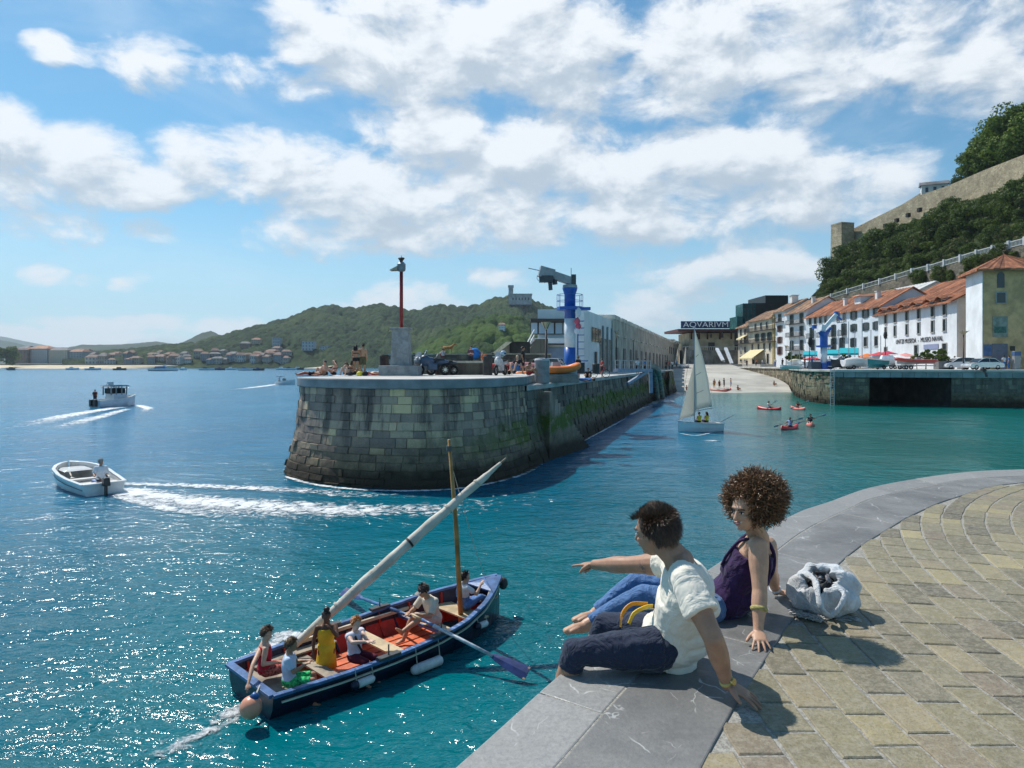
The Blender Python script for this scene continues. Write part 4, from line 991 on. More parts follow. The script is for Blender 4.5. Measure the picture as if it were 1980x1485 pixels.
block_wall([V(26,113,0)]+wp,-.5,LZ,lambda z:-.02*z,(.45,.7),(.6,1.5),23,.05).build('wall_blocks',qm,t,fix=False)
MB().prism([(24,112)]+[(p.x-.35,p.y) for p in wp]+[(16,190),(16,112)],-1,LZ+.02).build('wall_core',conc,t)
# ------------------------------------------------------------------ street buildings
_wp={}
SHUT={'green':M('shutter_green',(.03,.055,.05),.6,.2,3.),'brown':M('shutter_brown',(.22,.07,.03),.6,.2,3.),'grey':M('surround_grey',(.36,.35,.32),.8,.15,2.)}
IRON=M('balcony_iron',(.05,.05,.05),.6,.1,3.)
STRIP=M('roof_tile',(.40,.155,.075),.8,.3,.8,.4,tint=.45); STRIP2=M('roof_tile_pale',(.42,.25,.15),.8,.3,.8,.4,tint=.45)
class Facade:
    def __init__(s,t,A,B):
        s.t=t; s.A=V(A[0],A[1],0); s.B=V(B[0],B[1],0); s.u=(s.B-s.A).normalized(); s.n=V(s.u.y,-s.u.x,0); s.rz=atan2(s.u.y,s.u.x)
    def pt(s,px,z=0,out=0):
        k=(px-HX)/F0; a=s.A; u=s.u; tt=(k*a.y-a.x)/(u.x-k*u.y); p=a+u*tt+s.n*out; return V(p.x,p.y,z)
    def _put(s,name,key,mk,p,parent=None,z=None):
        kk=(name,key)
        if kk not in _wp: o=mk(); _wp[kk]=o.data; bpy.data.objects.remove(o)
        o=bpy.data.objects.new(name,_wp[kk]); COL.objects.link(o); par=parent or s.t; o.parent=par
        if parent is None: o.location=p-Vector(OFF.get(s.t.name,(0,0,0))); o.rotation_euler=(0,0,s.rz)
        return o
    def window(s,px,z,w,h,kind=''):
        p=s.pt(px,z); 
        def mkf():
            m=MB(); 
            if 'S' in kind or 'b' in kind:
                mm=0
                for sx in(-1,1): m.box((sx*(w*.5+w*.26),-.06,0),(w*.46,.08,h))
                m.box((0,-.05,h/2+.05),(w,.1,.1)).box((0,-.07,-h/2-.05),(w+.1,.16,.1))
            else:
                g=.14
                m.box((0,-.05,h/2+g/2),(w+2*g,.12,g)).box((0,-.07,-h/2-g/2),(w+2*g+.1,.18,g)).box((-w/2-g/2,-.05,0),(g,.12,h)).box((w/2+g/2,-.05,0),(g,.12,h))
            return m.build('window',SHUT['brown' if 'b' in kind else 'green' if 'S' in kind else 'grey'])
        f=s._put('window',(w,h,kind),mkf,p)
        s._put('pane',(w,h),lambda: MB().box((0,-.02,0),(w,.06,h)).build('pane',glassm()),p,parent=f)
        return f
    def balcony(s,px,z,w,h=1.0):
        def mk():
            m=MB().box((0,-.45,0),(w,.9,.12)); m.box((0,-.88,h),(w,.05,.06))
            n_=int(w/.22)
            for i in range(n_+1): m.box((-w/2+w*i/n_,-.88,h/2),(.035,.035,h))
            for sx in(-1,1): m.box((sx*w/2,-.45,h),(.05,.9,.06)).box((sx*w/2,-.6,h/2),(.04,.04,h))
            return m.build('balcony',IRON)
        return s._put('balcony',(w,h),mk,s.pt(px,z))
def street_house(label,A,B,z0,ze,depth,wall,roof,rise=2.4,over=.7,cat='building',name='town_house'):
    t=thing(name,label,cat,((A[0]+B[0])/2,(A[1]+B[1])/2,z0),world=True); F=Facade(t,A,B); Lf=(F.B-F.A).length
    a,b=F.A,F.B; c=b-F.n*depth; e=a-F.n*depth
    mb=MB().prism([a[:2],b[:2],c[:2],e[:2]],z0-.5,ze)
    # gable tops
    m1=a-F.n*depth*.5; m2=b-F.n*depth*.5; zr=ze+rise-.25
    for x0,x1,mm in ((a,e,m1),(b,c,m2)):
        k=F.u*.05*(1 if x0 is a else -1)
        mb.add([V(x0.x,x0.y,ze)+k,V(x1.x,x1.y,ze)+k,V(mm.x,mm.y,zr)+k,V(x0.x,x0.y,ze)+k*5,V(x1.x,x1.y,ze)+k*5,V(mm.x,mm.y,zr)+k*5],[(0,1,2),(3,5,4),(0,3,4,1),(1,4,5,2),(2,5,3,0)])
    mb.build('wall',wall,t)
    rb=MB(); N=max(4,int((Lf+.8)/.5)); 
    for i in range(N):
        u0=-.4+(Lf+.8)*i/N; u1=-.4+(Lf+.8)*(i+1)/N; dz=.07*(i%2)
        for (o0,z0_,o1,z1_) in ((over,ze-.25*0+.02-over*rise/(depth*.5),-depth*.5,ze+rise),(-depth-over,ze-over*rise/(depth*.5),-depth*.5,ze+rise)):
            p=[F.A+F.u*u0+F.n*o0+V(0,0,z0_+dz),F.A+F.u*u1+F.n*o0+V(0,0,z0_+dz),F.A+F.u*u1+F.n*o1+V(0,0,z1_+dz),F.A+F.u*u0+F.n*o1+V(0,0,z1_+dz)]
            rb.add(p+[q-V(0,0,.22) for q in p],[(0,1,2,3),(7,6,5,4),(0,4,5,1),(1,5,6,2),(2,6,7,3),(3,7,4,0)])
    rf=rb.build('roof',roof,t)
    return t,F,rf
def chimney(rf,F,px,out,z,s=.7,h=1.4):
    off=Vector(OFF[F.t.name]); p=F.pt(px,0,out)
    OFF[rf.name]=tuple(off); MB().box((p.x,p.y,z),(s,s,h)).box((p.x,p.y,z+h/2+.1),(s*1.25,s*1.25,.14)).build('chimney',WH[0],rf)
whA=M('facade_white',(.74,.76,.78),.85,.09,.35,.1); whB=M('facade_bluewhite',(.62,.68,.74),.85,.1,.35,.1); crA=M('facade_cream',(.66,.58,.44),.85,.12,.35,.1); bgA=M('facade_beige',(.50,.44,.34),.85,.15,.35,.2)
X=68.
yy=lambda px,x=X: F0*x/(px-HX)
# museum
t,FMu,rf=street_house('white naval museum with six tiled dormers and dark lettering on its front','',B=None,z0=0,ze=0,depth=0,wall=None,roof=None) if False else street_house('white naval museum with a row of tiled dormers and dark lettering across its front',(67.6,126),(63.2,97),QZ2,14.6,9,whA,STRIP,2.4,.9,'museum','naval_museum')
cols=[1713,1731,1754,1777,1804,1827]
for px in cols:
    FMu.window(px,13.2,.95,1.5); FMu.window(px,10.95,.85,1.7)
for px in (1713,1772,1827): FMu.window(px,6.9,1.2,2.6)
c=FMu
for px in cols:
    p=c.pt(px,0,.0); mb=MB(); w_=1.55
    for sx in(-1,0.999): pass
    q=[]
    e=[]; u=c.u; n_=c.n
    N=6
    for i in range(N):
        for sgn in (-1,1):
            a0=sgn*w_*i/N; a1=sgn*w_*(i+1)/N; h0=15.55-.55*abs(a0)/w_*1.0; h1=15.55-.55*abs(a1)/w_
            pp=[p+u*a0+n_*1.0+V(0,0,h0-.25),p+u*a1+n_*1.0+V(0,0,h1-.25),p+u*a1-n_*3.5+V(0,0,h1+.35),p+u*a0-n_*3.5+V(0,0,h0+.35)]
            dz=.05*(i%2); pp=[k+V(0,0,dz) for k in pp]
            mb.add(pp+[k-V(0,0,.18) for k in pp],[(0,1,2,3),(7,6,5,4),(0,4,5,1),(1,5,6,2),(2,6,7,3),(3,7,4,0)])
    dmr=mb.build('dormer',STRIP,t); 
    OFF[dmr.name]=OFF[t.name]; MB().prism([(p+u*-1.2+n_*.05)[:2],(p+u*1.2+n_*.05)[:2],(p+u*1.2-n_*2.5)[:2],(p+u*-1.2-n_*2.5)[:2]],14.4,15.05).build('dormer_wall',whA,dmr)
def lettering(F,txt,px0,px1,z,size,mat,parent,out=.06,name='lettering'):
    cu=bpy.data.curves.new(name,'FONT'); cu.body=txt; cu.size=size; cu.extrude=.02; cu.align_x='CENTER'; cu.align_y='CENTER'
    o=bpy.data.objects.new(name,cu); COL.objects.link(o); cu.materials.append(mat); bpy.context.view_layer.update(); me=bpy.data.meshes.new_from_object(o); bpy.data.objects.remove(o); o=bpy.data.objects.new(name,me); COL.objects.link(o)
    a=F.pt(px0,z,out); b=F.pt(px1,z,out); c=(a+b)/2; o.parent=parent; o.location=c-Vector(OFF.get(parent.name,(0,0,0)))
    u,n_=F.u,F.n; o.rotation_euler=Matrix((( u.x,0,n_.x),(u.y,0,n_.y),(0,1,0))).to_euler()
    bpy.context.view_layer.update(); wd=max(.01,o.dimensions.x); k=(b-a).length/wd; o.scale=(k,1,1); return o
ink=M('letter_ink',(.04,.04,.045),.7)
lettering(FMu,'UNTZI MUSEOA  -  MUSEO NAVAL',1733,1824,9.0,1.05,ink,t)
p0=FMu.pt(1787,0,.04); p1=FMu.pt(1815,0,.04)
MB().prism([p0[:2],p1[:2],(p1+FMu.n*.06)[:2],(p0+FMu.n*.06)[:2]],7.5,8.25).build('banner',M('banner_lilac',(.26,.30,.45),.7),t)
pp=FMu.pt(1876,0,.0); g1=V(63.2,97,0)-FMu.n*2.4
MB().tube([(g1.x,g1.y-.15,QZ2+.2),(g1.x,g1.y-.15,14.2)],.13,8).build('drainpipe',M('pipe_maroon',(.13,.02,.025),.5),t)
# tower
tm=M('tower_sandstone',(.62,.40,.20),.85,.16,.9,.25,world=True,bd=.04)
t=thing('square_tower_house','tall square yellow stone tower house with an arched window and tiled hip roof','tower house',(64,90,QZ2),world=True)
ta,tb,tc,td=V(62.7,94.2,0),V(60.7,88,0),V(67.6,86.6,0),V(69.6,93,0)
MB().prism([tb[:2],tc[:2],td[:2],ta[:2]],QZ2-.5,17.6).build('wall',tm,t)
k=(ta-tb).normalized(); nn=V(-k.y,k.x,0); pA=tb+k*.05+nn*.03; pB=ta+nn*.03
MB().prism([(tb+k*.02)[:2],(tb+k*.02+nn*.06)[:2],(ta+nn*.06)[:2],ta[:2]],QZ2-.5,17.3).build('white_side_wall',whA,t,fix=True)
cx,cy=(ta.x+tc.x)/2,(ta.y+tc.y)/2
rb=MB(); cs=[tb,tc,td,ta]; pk=V(cx,cy,19.7)
for i in range(4):
    a=cs[i]; b=cs[(i+1)%4]; ca=V(cx,cy,0); a=ca+(a-ca)*1.28; b=ca+(b-ca)*1.28; a.z=b.z=17.35; N=14
    for j in range(N):
        q0=a.lerp(b,j/N); q1=a.lerp(b,(j+1)/N); dz=V(0,0,.07*(j%2)); rb.add([q0+dz,q1+dz,pk+dz,q0-V(0,0,.25),q1-V(0,0,.25),pk-V(0,0,.3)],[(0,1,2),(3,5,4),(0,3,4,1)])
    
rb.build('roof',STRIP,t)
FT=Facade(t,tb[:2],tc[:2])
mb=MB(); p=FT.pt(1935,0); u=FT.u; pts=[V(-.42,0,-1),V(.42,0,-1)]+[V(.42*cos(a),0,.42*sin(a)+.6) for a in [pi*i/8 for i in range(9)]]
vs=[p+u*q.x+FT.n*.05+V(0,0,16.0+q.z) for q in pts]; n_=len(vs); mb.add(vs+[v-FT.n*.3 for v in vs],[tuple(range(n_))]+[(i,(i+1)%n_,n_+(i+1)%n_,n_+i) for i in range(n_)]); mb.build('arched_window',glassm(),t)
FT.window(1935,13.7,1.0,1.3)
for (a,b,z0_,z1_,nm,mt) in [(1919,1948,8.7,11.3,'wall_panel',M('panel_teal',(.24,.28,.24),.7,.2,2.)),(1918,1948,5.0,7.8,'roller_door',M('roller_door',(.16,.16,.20),.6,.1,2.)),(1902,1917,6.2,7.7,'notice_panel',M('panel_blue',(.08,.14,.28),.6,.15,2.)),(1953,1962,6.9,7.5,'notice_panel',mull)]:
    p0=FT.pt(a,0,.02); p1=FT.pt(b,0,.02); MB().prism([p0[:2],p1[:2],(p1+FT.n*.06)[:2],(p0+FT.n*.06)[:2]],z0_,z1_).build(nm,mt,t)
p0=FT.pt(1922,0,.09); p1=FT.pt(1945,0,.09); MB().prism([p0[:2],p1[:2],(p1+FT.n*.03)[:2],(p0+FT.n*.03)[:2]],9.2,10.0).build('panel_picture',M('panel_green',(.06,.16,.13),.7,.3,4.),t)
t=thing('end_house','pale house wall cut by the picture edge beside the yellow tower','house',(72,90,QZ2)); MB().box((-.9,0,5),(5,6,10)).build('wall',whB,t); MB().add([(-3.7,-3.4,10),(2,-3.4,10),(2,3.4,11.6),(-3.7,3.4,11.6)],[(0,1,2,3)]).build('roof',STRIP,t,solid=.2)
# street row
def yseg(a,b,x=X): return (x,yy(a,x)),(x,yy(b,x))
A,B=yseg(1559,1706)
t,F,rf=street_house('long white house row with green shutters and orange roof left of the museum',A,B,QZ2,16.2,11,whB,STRIP,3.2)
for px,w_ in ((1567,1.2),(1577,1.2),(1587,1.2),(1597,1.0),(1621,1.1),(1633,1.1),(1651,1.3),(1674,1.3),(1695,1.2)):
    F.window(px,14.9,w_,1.5,'S' if px>1640 else '')
for px in (1570,1590,1612,1632): F.window(px,12.3,1.1,2.3,'S'); F.balcony(px,11.1,2.2)
for px in (1651,1674,1695): F.window(px,12.4,1.3,1.4,'S')
for px in (1572,1592,1612,1628,1650,1674,1695): F.window(px,9.5,1.2,1.7 if px>1640 else 2.2,'S' if px<1660 else '')
for px in (1612,): F.balcony(px,8.3,2.2)
chimney(rf,F,1612,-2.5,18.2); chimney(rf,F,1668,-3.,18.5,.8)
for px,w_ in ((1640,2.4),):
    p=F.pt(px,0,-3.2); d_=MB().box((p.x,p.y,18.1),(2.6,2.4,1.5)).build('dormer',whA,t); OFF[d_.name]=OFF[t.name]; MB().box((p.x-.2,p.y,19.0),(3.4,3.2,.3),top=.7).build('dormer_roof',STRIP,d_)
A,B=yseg(1521,1559)
t,F,rf=street_house('white four storey house with iron balconies between the narrow house and the long row',A,B,QZ2,17.9,10,whA,STRIP2,3.0)
for z in (16.0,13.0,9.7):
    for px in (1531,1550): F.window(px,z,1.1,2.2,'S')
    F.balcony(1540,z-1.2,9.)
F.window(1540,6.2,1.6,2.6)
chimney(rf,F,1548,-3,20.2)
A,B=yseg(1494.5,1521)
t,F,rf=street_house('narrow white house with brown shutters and a mustard stone edge',A,B,QZ2+.3,18.9,10,whA,STRIP2,2.6)
for z,k in ((16.9,''),(14.2,'b'),(11.3,'b'),(8.6,'b')): F.window(1508,z,1.7 if k else 1.9,1.5 if k and z>9 else 1.9,k)
F.balcony(1508,15.9,5.5); chimney(rf,F,1512,-3,21.5,1.6,1.8)
p0=F.pt(1495,0,.03); p1=F.pt(1499,0,.03); MB().prism([p0[:2],p1[:2],(p1+F.n*.2)[:2],(p0+F.n*.2)[:2]],QZ2,18).build('corner_stones',M('mustard_stone',(.33,.25,.09),.85,.2,1.),t)
A,B=yseg(1447,1494.5)
t,F,rf=street_house('cream three storey house with a big yellow awning at street level',A,B,QZ2+.5,17.6,10,crA,STRIP2,2.6)
for px in (1461,1472,1483): F.window(px,15.6,1.1,1.6)
for px in (1464,1476,1488): F.window(px,12.6,1.7,1.9,'S')
for px in (1455,1467,1478,1489): F.window(px,9.8,1.1,1.9)
for px in (1457,1485): F.window(px,6.6,1.4,2.6)
F.balcony(1471,14.3,22.); F.balcony(1471,11.1,22.)
def awning(F,par,px0,px1,zt,zb,out,mat):
    a=F.pt(px0,zt,.05); b=F.pt(px1,zt,.05); c=F.pt(px1,zb,out)-0*F.n; 
    a2=a+F.n*out; b2=b+F.n*out; a2.z=b2.z=zb; m=MB(); m.add([a,b,b2,a2,a2-V(0,0,.35),b2-V(0,0,.35)],[(0,1,2,3),(3,2,5,4)]); return m.build('awning',mat,par,fix=False,solid=.05)
yel=M('awning_yellow',(.68,.58,.33),.8,.06,1.); cy=M('awning_turquoise',(.01,.42,.48),.7,.06,1.)
awning(F,t,1451,1478,9.2,6.9,3.2,yel)
A,B=yseg(1427,1447)
t,F,rf=street_house('shaded beige stone house with a small yellow awning at the far end of the row',A,B,QZ2+.6,16.3,10,bgA,STRIP2,2.2)
for z in (14.6,12.2,9.4,6.8):
    for px in (1433,1441): F.window(px,z,1.3,1.6)
F.balcony(1437,11.2,12.); awning(F,t,1437,1446,13.6,12.6,2.,yel)
# second row up the slope
for lb,A,B,zb,ze,wm_,rm,cl in [('upper white house with a white terrace canopy below the hillside railing',(80,yy(1688,80)),(80,yy(1765,80)),14,19.6,whA,WH[0],(1700,1712,1724,1736,1748)),
   ('upper white house behind the long row with a tiled roof',(79,yy(1618,79)),(79,yy(1690,79)),14,19.4,whA,STRIP2,(1628,1640,1652,1664,1676)),
   ('upper house with broad orange roofs behind the museum',(78,yy(1772,78)),(78,yy(1868,78)),12,18.6,crA,STRIP,(1780,1800,1820))]:
    t,F,rf=street_house(lb,A,B,zb,ze,9,wm_,rm,2.2)
    for px in cl: F.window(px,ze-1.6,1.2,1.3,'S')
# dark modern block
md=M('black_cladding',(.018,.022,.028),.35,.15,.5); mg=M('green_glass',(.03,.12,.13),.1,.2,.5)
t=thing('modern_block','dark modern cubic building with a teal glass corner above the old houses','building',P(1480,650,245),world=True)
mb=MB(); bq(mb,1480,571,1524,640,245,18); mb.build('dark_volume',md,t); mb=MB(); bq(mb,1455,586,1485,640,240,14); mb.build('low_volume',md,t)
mb=MB(); bq(mb,1437,587,1461,625,236,8); bq(mb,1425,612,1440,640,236,8); g_=mb.build('glass_volume',mg,t); OFF[g_.name]=OFF[t.name]
mb=MB(); 
for x in (1437,1443,1449,1455,1461): bq(mb,x-.5,586.5,x+.5,625,235.8,.3)
for y in (587,596,605,614): bq(mb,1437,y-.4,1461,y+.4,235.7,.3)
mb.build('mullion',md,g_)
# aquarium building
aq=M('aquarium_stone',(.52,.42,.27),.85,.15,.5,.3,world=True); eav=M('eave_maroon',(.09,.025,.025),.7)
t=thing('aquarium_building','tan stone aquarium with a deep maroon eave and blue rooftop sign','aquarium',P(1375,700,225),world=True)
mb=MB(); bq(mb,1332,644,1420,703,225,14); mb.build('wall',aq,t); mb=MB(); bq(mb,1311,636,1432,641,222,20); mb.build('roof',eav,t)
mb=MB()
for x in (1337,1352,1368,1392,1414): a=P(x,655,225); b=P(x-0,640,222.4); mb.bar(a,b,.5,.5)
mb.build('eave_bracket',eav,t)
FA=Facade(t,(P(1316,0,221.5).x,221.5),(P(1412,0,221.5).x,221.5))
mb=MB(); bq(mb,1317,621,1411,635,221.4,.5); sg=mb.build('sign_board',M('sign_blue',(.01,.03,.11),.5),t); OFF[sg.name]=OFF[t.name]
lettering(FA,'AQVARIVM',1321,1408,CZ-(628-HY)/F0*221.3,2.5,M('letter_white',(.85,.88,.9),.5),sg,.25)
for x,y,w_,h_ in ((1346,646,7,11),(1395,640,8,13),(1375,645,3,8)):
    mb=MB(); bq(mb,x-w_/2,y,x+w_/2,y+h_,224.8,.3); mb.build('window',glassm(),t)
mb=MB(); bq(mb,1370,662,1382,700,224.7,.3); mb.build('doorway',mull,t)
t=thing('terrace_wall','grey terrace wall with railing in front of the aquarium','wall',P(1400,700,212),world=True)
mb=MB(); bq(mb,1320,677,1432,704,212,4); mb.build('terrace_face',M('terrace_grey',(.20,.20,.18),.85,.3,.5,.3),t); mb=MB(); bq(mb,1320,670,1432,671,212,.3)
for i in range(29): bq(mb,1320+i*4-.2,670,1320+i*4+.2,677,212.1,.15)
mb.build('railing',M('galvanised',0),t)
for i,(x0,y0,x1,y1) in enumerate(((1386,674,1398,697),(1403,673,1415,703))):
    t=thing('white_stair_canopy','shorter white sloping stair canopy in front of the aquarium' if not i else 'longer white sloping stair canopy right of the shorter one','canopy',P(x0,y1,208),world=True)
    MB().bar(P(x0,y0,210),P(x1,y1,204),.9,.5).build('canopy_roof',cw,t); MB().bar(P(x0+2,y0+10,209),P(x1+3,y1+3,203.5),.35,.2).build('stair_rail',M('galvanised',0),t)
t=thing('dark_retaining_wall','dark tall wall between the aquarium and the old houses','wall',P(1425,700,222),world=True)
mb=MB(); bq(mb,1418,643,1452,703,228,3); mb.build('wall_face',dk,t); mb=MB(); bq(mb,1405,636,1452,645,230,2); mb.build('wall_top',M('terrace_grey',0),t)
# ================================================================== people
SK={'light':(.60,.36,.25),'tan':(.42,.22,.13),'warm':(.50,.28,.17),'dark':(.13,.065,.04),'pale':(.66,.43,.33)}
def skin(k):
    nm='skin_'+k
    if nm in _mc: return _mc[nm]
    c=SK[k]; m=M(nm,c,.48,.07,14.,.12,bd=.002,sss=.12,spec=.35); return m
def cloth(nm,c,var=.08,sc=8.,b=.5,rough=.85): return M('cloth_'+nm,c,rough,var,sc,b,bd=.006,spec=.2)
def bas(f,u):
    f=Vector(f).normalized(); u=Vector(u); u=(u-f*u.dot(f)).normalized(); r=f.cross(u); return f,u,r
def ROT(f,u,r): return Matrix(((r.x,f.x,u.x),(r.y,f.y,u.y),(r.z,f.z,u.z)))
def tring(J,S,t,g,fem=False):
    T=[-.16,-.06,.06,.3,.55,.78,.9,1.0]; Wd=[.10,.155,.168,.134 if not fem else .118,.152 if not fem else .135,.168 if not fem else .15,.135 if not fem else .12,.062]; Dp=[.085,.118,.122,.10 if not fem else .092,.118 if not fem else .12,.112,.088,.058]
    w=float(np.interp(t,T,Wd))*S+g; d=float(np.interp(t,T,Dp))*S+g
    p=J['pel'].lerp(J['che'],t/.75) if t<.75 else J['che'].lerp(J['nek'],(t-.75)/.25)
    up=(J['che']-J['pel']).normalized() if t<.6 else (J['nek']-J['che']).normalized()
    sh=(J['sr']-J['sl']).normalized(); hh=(J['pr']-J['pl']).normalized(); sd=hh.lerp(sh,max(0,min(1,t))).normalized()
    sd=(sd-up*sd.dot(up)).normalized(); fr=up.cross(sd)
    return p,sd*w,fr*d
def torso(mb,J,S,t0,t1,g,fem=False,n=9):
    mb.eloft([tring(J,S,t0+(t1-t0)*i/n,g,fem) for i in range(n+1)],20)
def limb(mb,a,b,ra,rb,f0=0,f1=1,bulge=0,flat=False,g=0):
    a=Vector(a);b=Vector(b); p=a.lerp(b,f0); q=a.lerp(b,f1); n=6; pts=[];rs=[]
    for i in range(n+1):
        t=i/n; tt=f0+(f1-f0)*t; pts.append(p.lerp(q,t)); rs.append(ra+(rb-ra)*tt+bulge*sin(pi*min(1,tt*1.4))+g)
    mb.tube(pts,rs,14)
    if not flat: mb.ell(p,(rs[0],)*3); mb.ell(q,(rs[-1],)*3)
def arm(mb,J,s,S,f1=1,g=0,sl=False,fe=1.):
    a,e,w_=J['s'+s],J['e'+s],J['w'+s]
    if sl:
        c=J['che'].lerp(J['nek'],.35); mb.cap(c.lerp(a,.45),.075*S+g,a,.056*S+g); mb.ell(a,(.056*S+g,)*3); limb(mb,a,e,.055*S,.05*S,0,f1,0,True,g); return
    mb.cap(J['che'].lerp(J['nek'],.4).lerp(a,.3),.065*S*fe,a,.052*S*fe); limb(mb,a,e,.050*S*fe,.038*S*fe,0,1,.006*S*fe); limb(mb,e,w_,.038*S*fe,.025*S*fe,0,1,.006*S*fe)
def leg(mb,J,s,S,shin=1,g=0,foot=True,f1=1):
    h,k,a,t=J['p'+s],J['k'+s],J['a'+s],J['t'+s]
    if shin==0: limb(mb,h,k,.082*S,.058*S,0,f1,.008*S,False if f1>=1 else True,g); mb.ell(h,(.085*S+g,)*3); return
    limb(mb,h,k,.080*S,.055*S,0,1,.006*S,False,g); limb(mb,k,a,.054*S,.036*S,0,shin if shin<1 else 1,.010*S,shin<1,g)
    if foot and g==0:
        d=(t-a); mb.cap(a-Vector((0,0,.012*S)),.036*S,a+d*.6,.030*S).cap(a+d*.6,.030*S,t,.020*S)
        f=d.normalized(); r=f.cross(V(0,0,1)).normalized() if abs(f.z)<.95 else V(1,0,0)
        mb.cap(a+d*.55+r*.018*S,.024*S,t+r*.018*S,.017*S).cap(a+d*.55-r*.018*S,.024*S,t-r*.022*S-f*.02*S,.015*S)
def head(mb,J,S):
    f,u,r=bas(J['look'],J.get('hup',J['hed']-J['nek'])); c=J['hed']; R3=ROT(f,u,r); H=lambda a,b,d: c+(r*a+f*b+u*d)*S
    mb.ell(H(0,-.012,.028),(.077*S,.098*S,.088*S),R3,18); mb.ell(H(0,.028,-.035),(.058*S,.062*S,.078*S),R3,16)
    mb.ell(H(0,.064,-.088),(.024*S,.020*S,.018*S),R3); mb.cap(H(0,.084,.012),.009*S,H(0,.105,-.028),.013*S); mb.ell(H(0,.074,.032),(.045*S,.018*S,.014*S),R3)
    for q in(-1,1): mb.ell(H(q*.078,-.012,-.006),(.010*S,.019*S,.030*S),R3,10); mb.ell(H(q*.035,.066,-.022),(.022*S,.018*S,.018*S),R3,10)
    mb.ell(H(0,.083,-.056),(.024*S,.010*S,.010*S),R3,10)
    n0=J['nek']; mb.cap(n0-u*.02*S,.060*S,H(0,-.022,-.06),.050*S)
def facebits(t,J,S,lips=(.38,.10,.09)):
    f,u,r=bas(J['look'],J.get('hup',J['hed']-J['nek'])); c=J['hed']; R3=ROT(f,u,r); H=lambda a,b,d: c+(r*a+f*b+u*d)*S
    for q in(-1,1):
        e=MB().ell(H(q*.031,.079,.006),(.0135*S,.008*S,.0075*S),R3,10).build('eye',M('eye_white',(.7,.68,.65),.3,.05),t,smooth=True)
        off=OFF.get(t.name)
        if off: OFF[e.name]=off
        MB().ell(H(q*.031,.0855,.006),(.006*S,.003*S,.0065*S),R3,10).build('iris',M('iris_brown',(.03,.015,.01),.2,.05),e,smooth=True)
        MB().tube([H(q*.014,.092,.024),H(q*.032,.088,.030),H(q*.050,.072,.024)],[.003*S,.0042*S,.002*S],6).build('eyebrow',M('brow_brown',(.035,.02,.012),.8),t)
    MB().ell(H(0,.0915,-.050),(.023*S,.006*S,.0055*S),R3,10).ell(H(0,.090,-.061),(.018*S,.007*S,.006*S),R3,10).build('mouth',M('lip_%d'%int(lips[0]*100),lips,.4,.05),t,smooth=True)
def hand(mb,w_,d,n,th,S=1,pose='flat',sp=1.0):
    """w_: wrist, d: towards fingers, n: out of the palm, th: sign of thumb side"""
    d=Vector(d).normalized(); n=Vector(n); n=(n-d*n.dot(d)).normalized(); t=d.cross(n)*th
    w_=Vector(w_); rings=[]
    for k,wd,tk in ((-.01,.026,.024),(.02,.034,.018),(.05,.041,.016),(.085,.041,.013),(.094,.034,.010)):
        rings.append((w_+d*k*S,t*wd*S,n*tk*S))
    mb.eloft(rings,14); 
    Ls=(.072,.080,.074,.058); 
    for i in range(4):
        off=.030-i*.020; b=w_+(d*(.086-abs(i-1.2)*.004)+t*off)*S; a0=(.16-.12*i)*sp; dd=(d+t*a0).normalized(); L=Ls[i]*S; r=(.0088,.0092,.0088,.0078)[i]*S
        if pose=='flat': cur=(.10,.18,.12)
        elif pose=='point': cur=(.05,.05,.05) if i==0 else (1.15,1.55,1.1)
        elif pose=='grip': cur=(1.0,1.3,.9)
        else: cur=(.35,.45,.35)
        p=b; ax=dd.cross(n).normalized(); v=dd; rr=r
        for j,(fr,c) in enumerate(zip((.45,.32,.23),cur)):
            v=(Matrix.Rotation(-c,3,ax)@v) if (Matrix.Rotation(-c,3,ax)@dd).dot(n)>dd.dot(n) else (Matrix.Rotation(c,3,ax)@v)
            q=p+v*L*fr; mb.cap(p,rr,q,rr*.92,10); p=q; rr*=.92
    b=w_+(d*.022+t*.028)*S; v=(d*.72+t*.70+n*(.15 if pose in('flat','relax') else .5)).normalized(); q=b+v*.040*S; mb.cap(b,.0145*S,q,.0115*S,10)
    v2=(v+d*.45+(n*.1 if pose=='flat' else n*.5-t*.5)).normalized(); mb.cap(q,.0112*S,q+v2*.032*S,.0095*S,10)
def hairtuft(J,S,N,ln,lift,seed,sc=(1,1,1),flow=None,face=.35,wd=.0035,low=-.35):
    """short hair: a skull cap and many tapered locks"""
    f,u,r=bas(J['look'],J.get('hup',J['hed']-J['nek'])); c=J['hed']; R3=ROT(f,u,r); H=lambda a,b,d: c+(r*a+f*b+u*d)*S
    rd=random.Random(seed); mb=MB(); cc=H(0,-.020,.034); ra=(.083*S*sc[0],.102*S*sc[1],.090*S*sc[2])
    mb.ell(cc+(-f*.004+u*.004)*S,(ra[0]*.985,ra[1]*.96,ra[2]*.97),R3,20,tint=.3)
    k=0
    while k<N:
        v=Vector((rd.gauss(0,1),rd.gauss(0,1),rd.gauss(0,1))).normalized()
        if v.z<low-(.45 if v.y<-.2 else 0) or (v.y>face and v.z<.45+ (v.y-face)*.5): continue
        k+=1; p=cc+R3@Vector((v.x*ra[0],v.y*ra[1],v.z*ra[2])); o=(R3@v).normalized()
        fl=flow(v) if flow else Vector((0,-.3,-.6)); fl=R3@Vector(fl)
        d=(fl-o*fl.dot(o)*.75+o*lift+Vector((rd.gauss(0,.16),rd.gauss(0,.16),rd.gauss(0,.16)))).normalized(); L=ln*S*rd.uniform(.6,1.25)
        q=d.cross(o).normalized()*wd*S*rd.uniform(.7,1.3); m1=p+d*L*.5+o*.004*S; e=p+d*L-V(0,0,1)*L*.12
        mb.add([p-q,p+q,m1+q*.8,m1-q*.8,e],[(0,1,2,3),(3,2,4)],0,rd.random())
    return mb
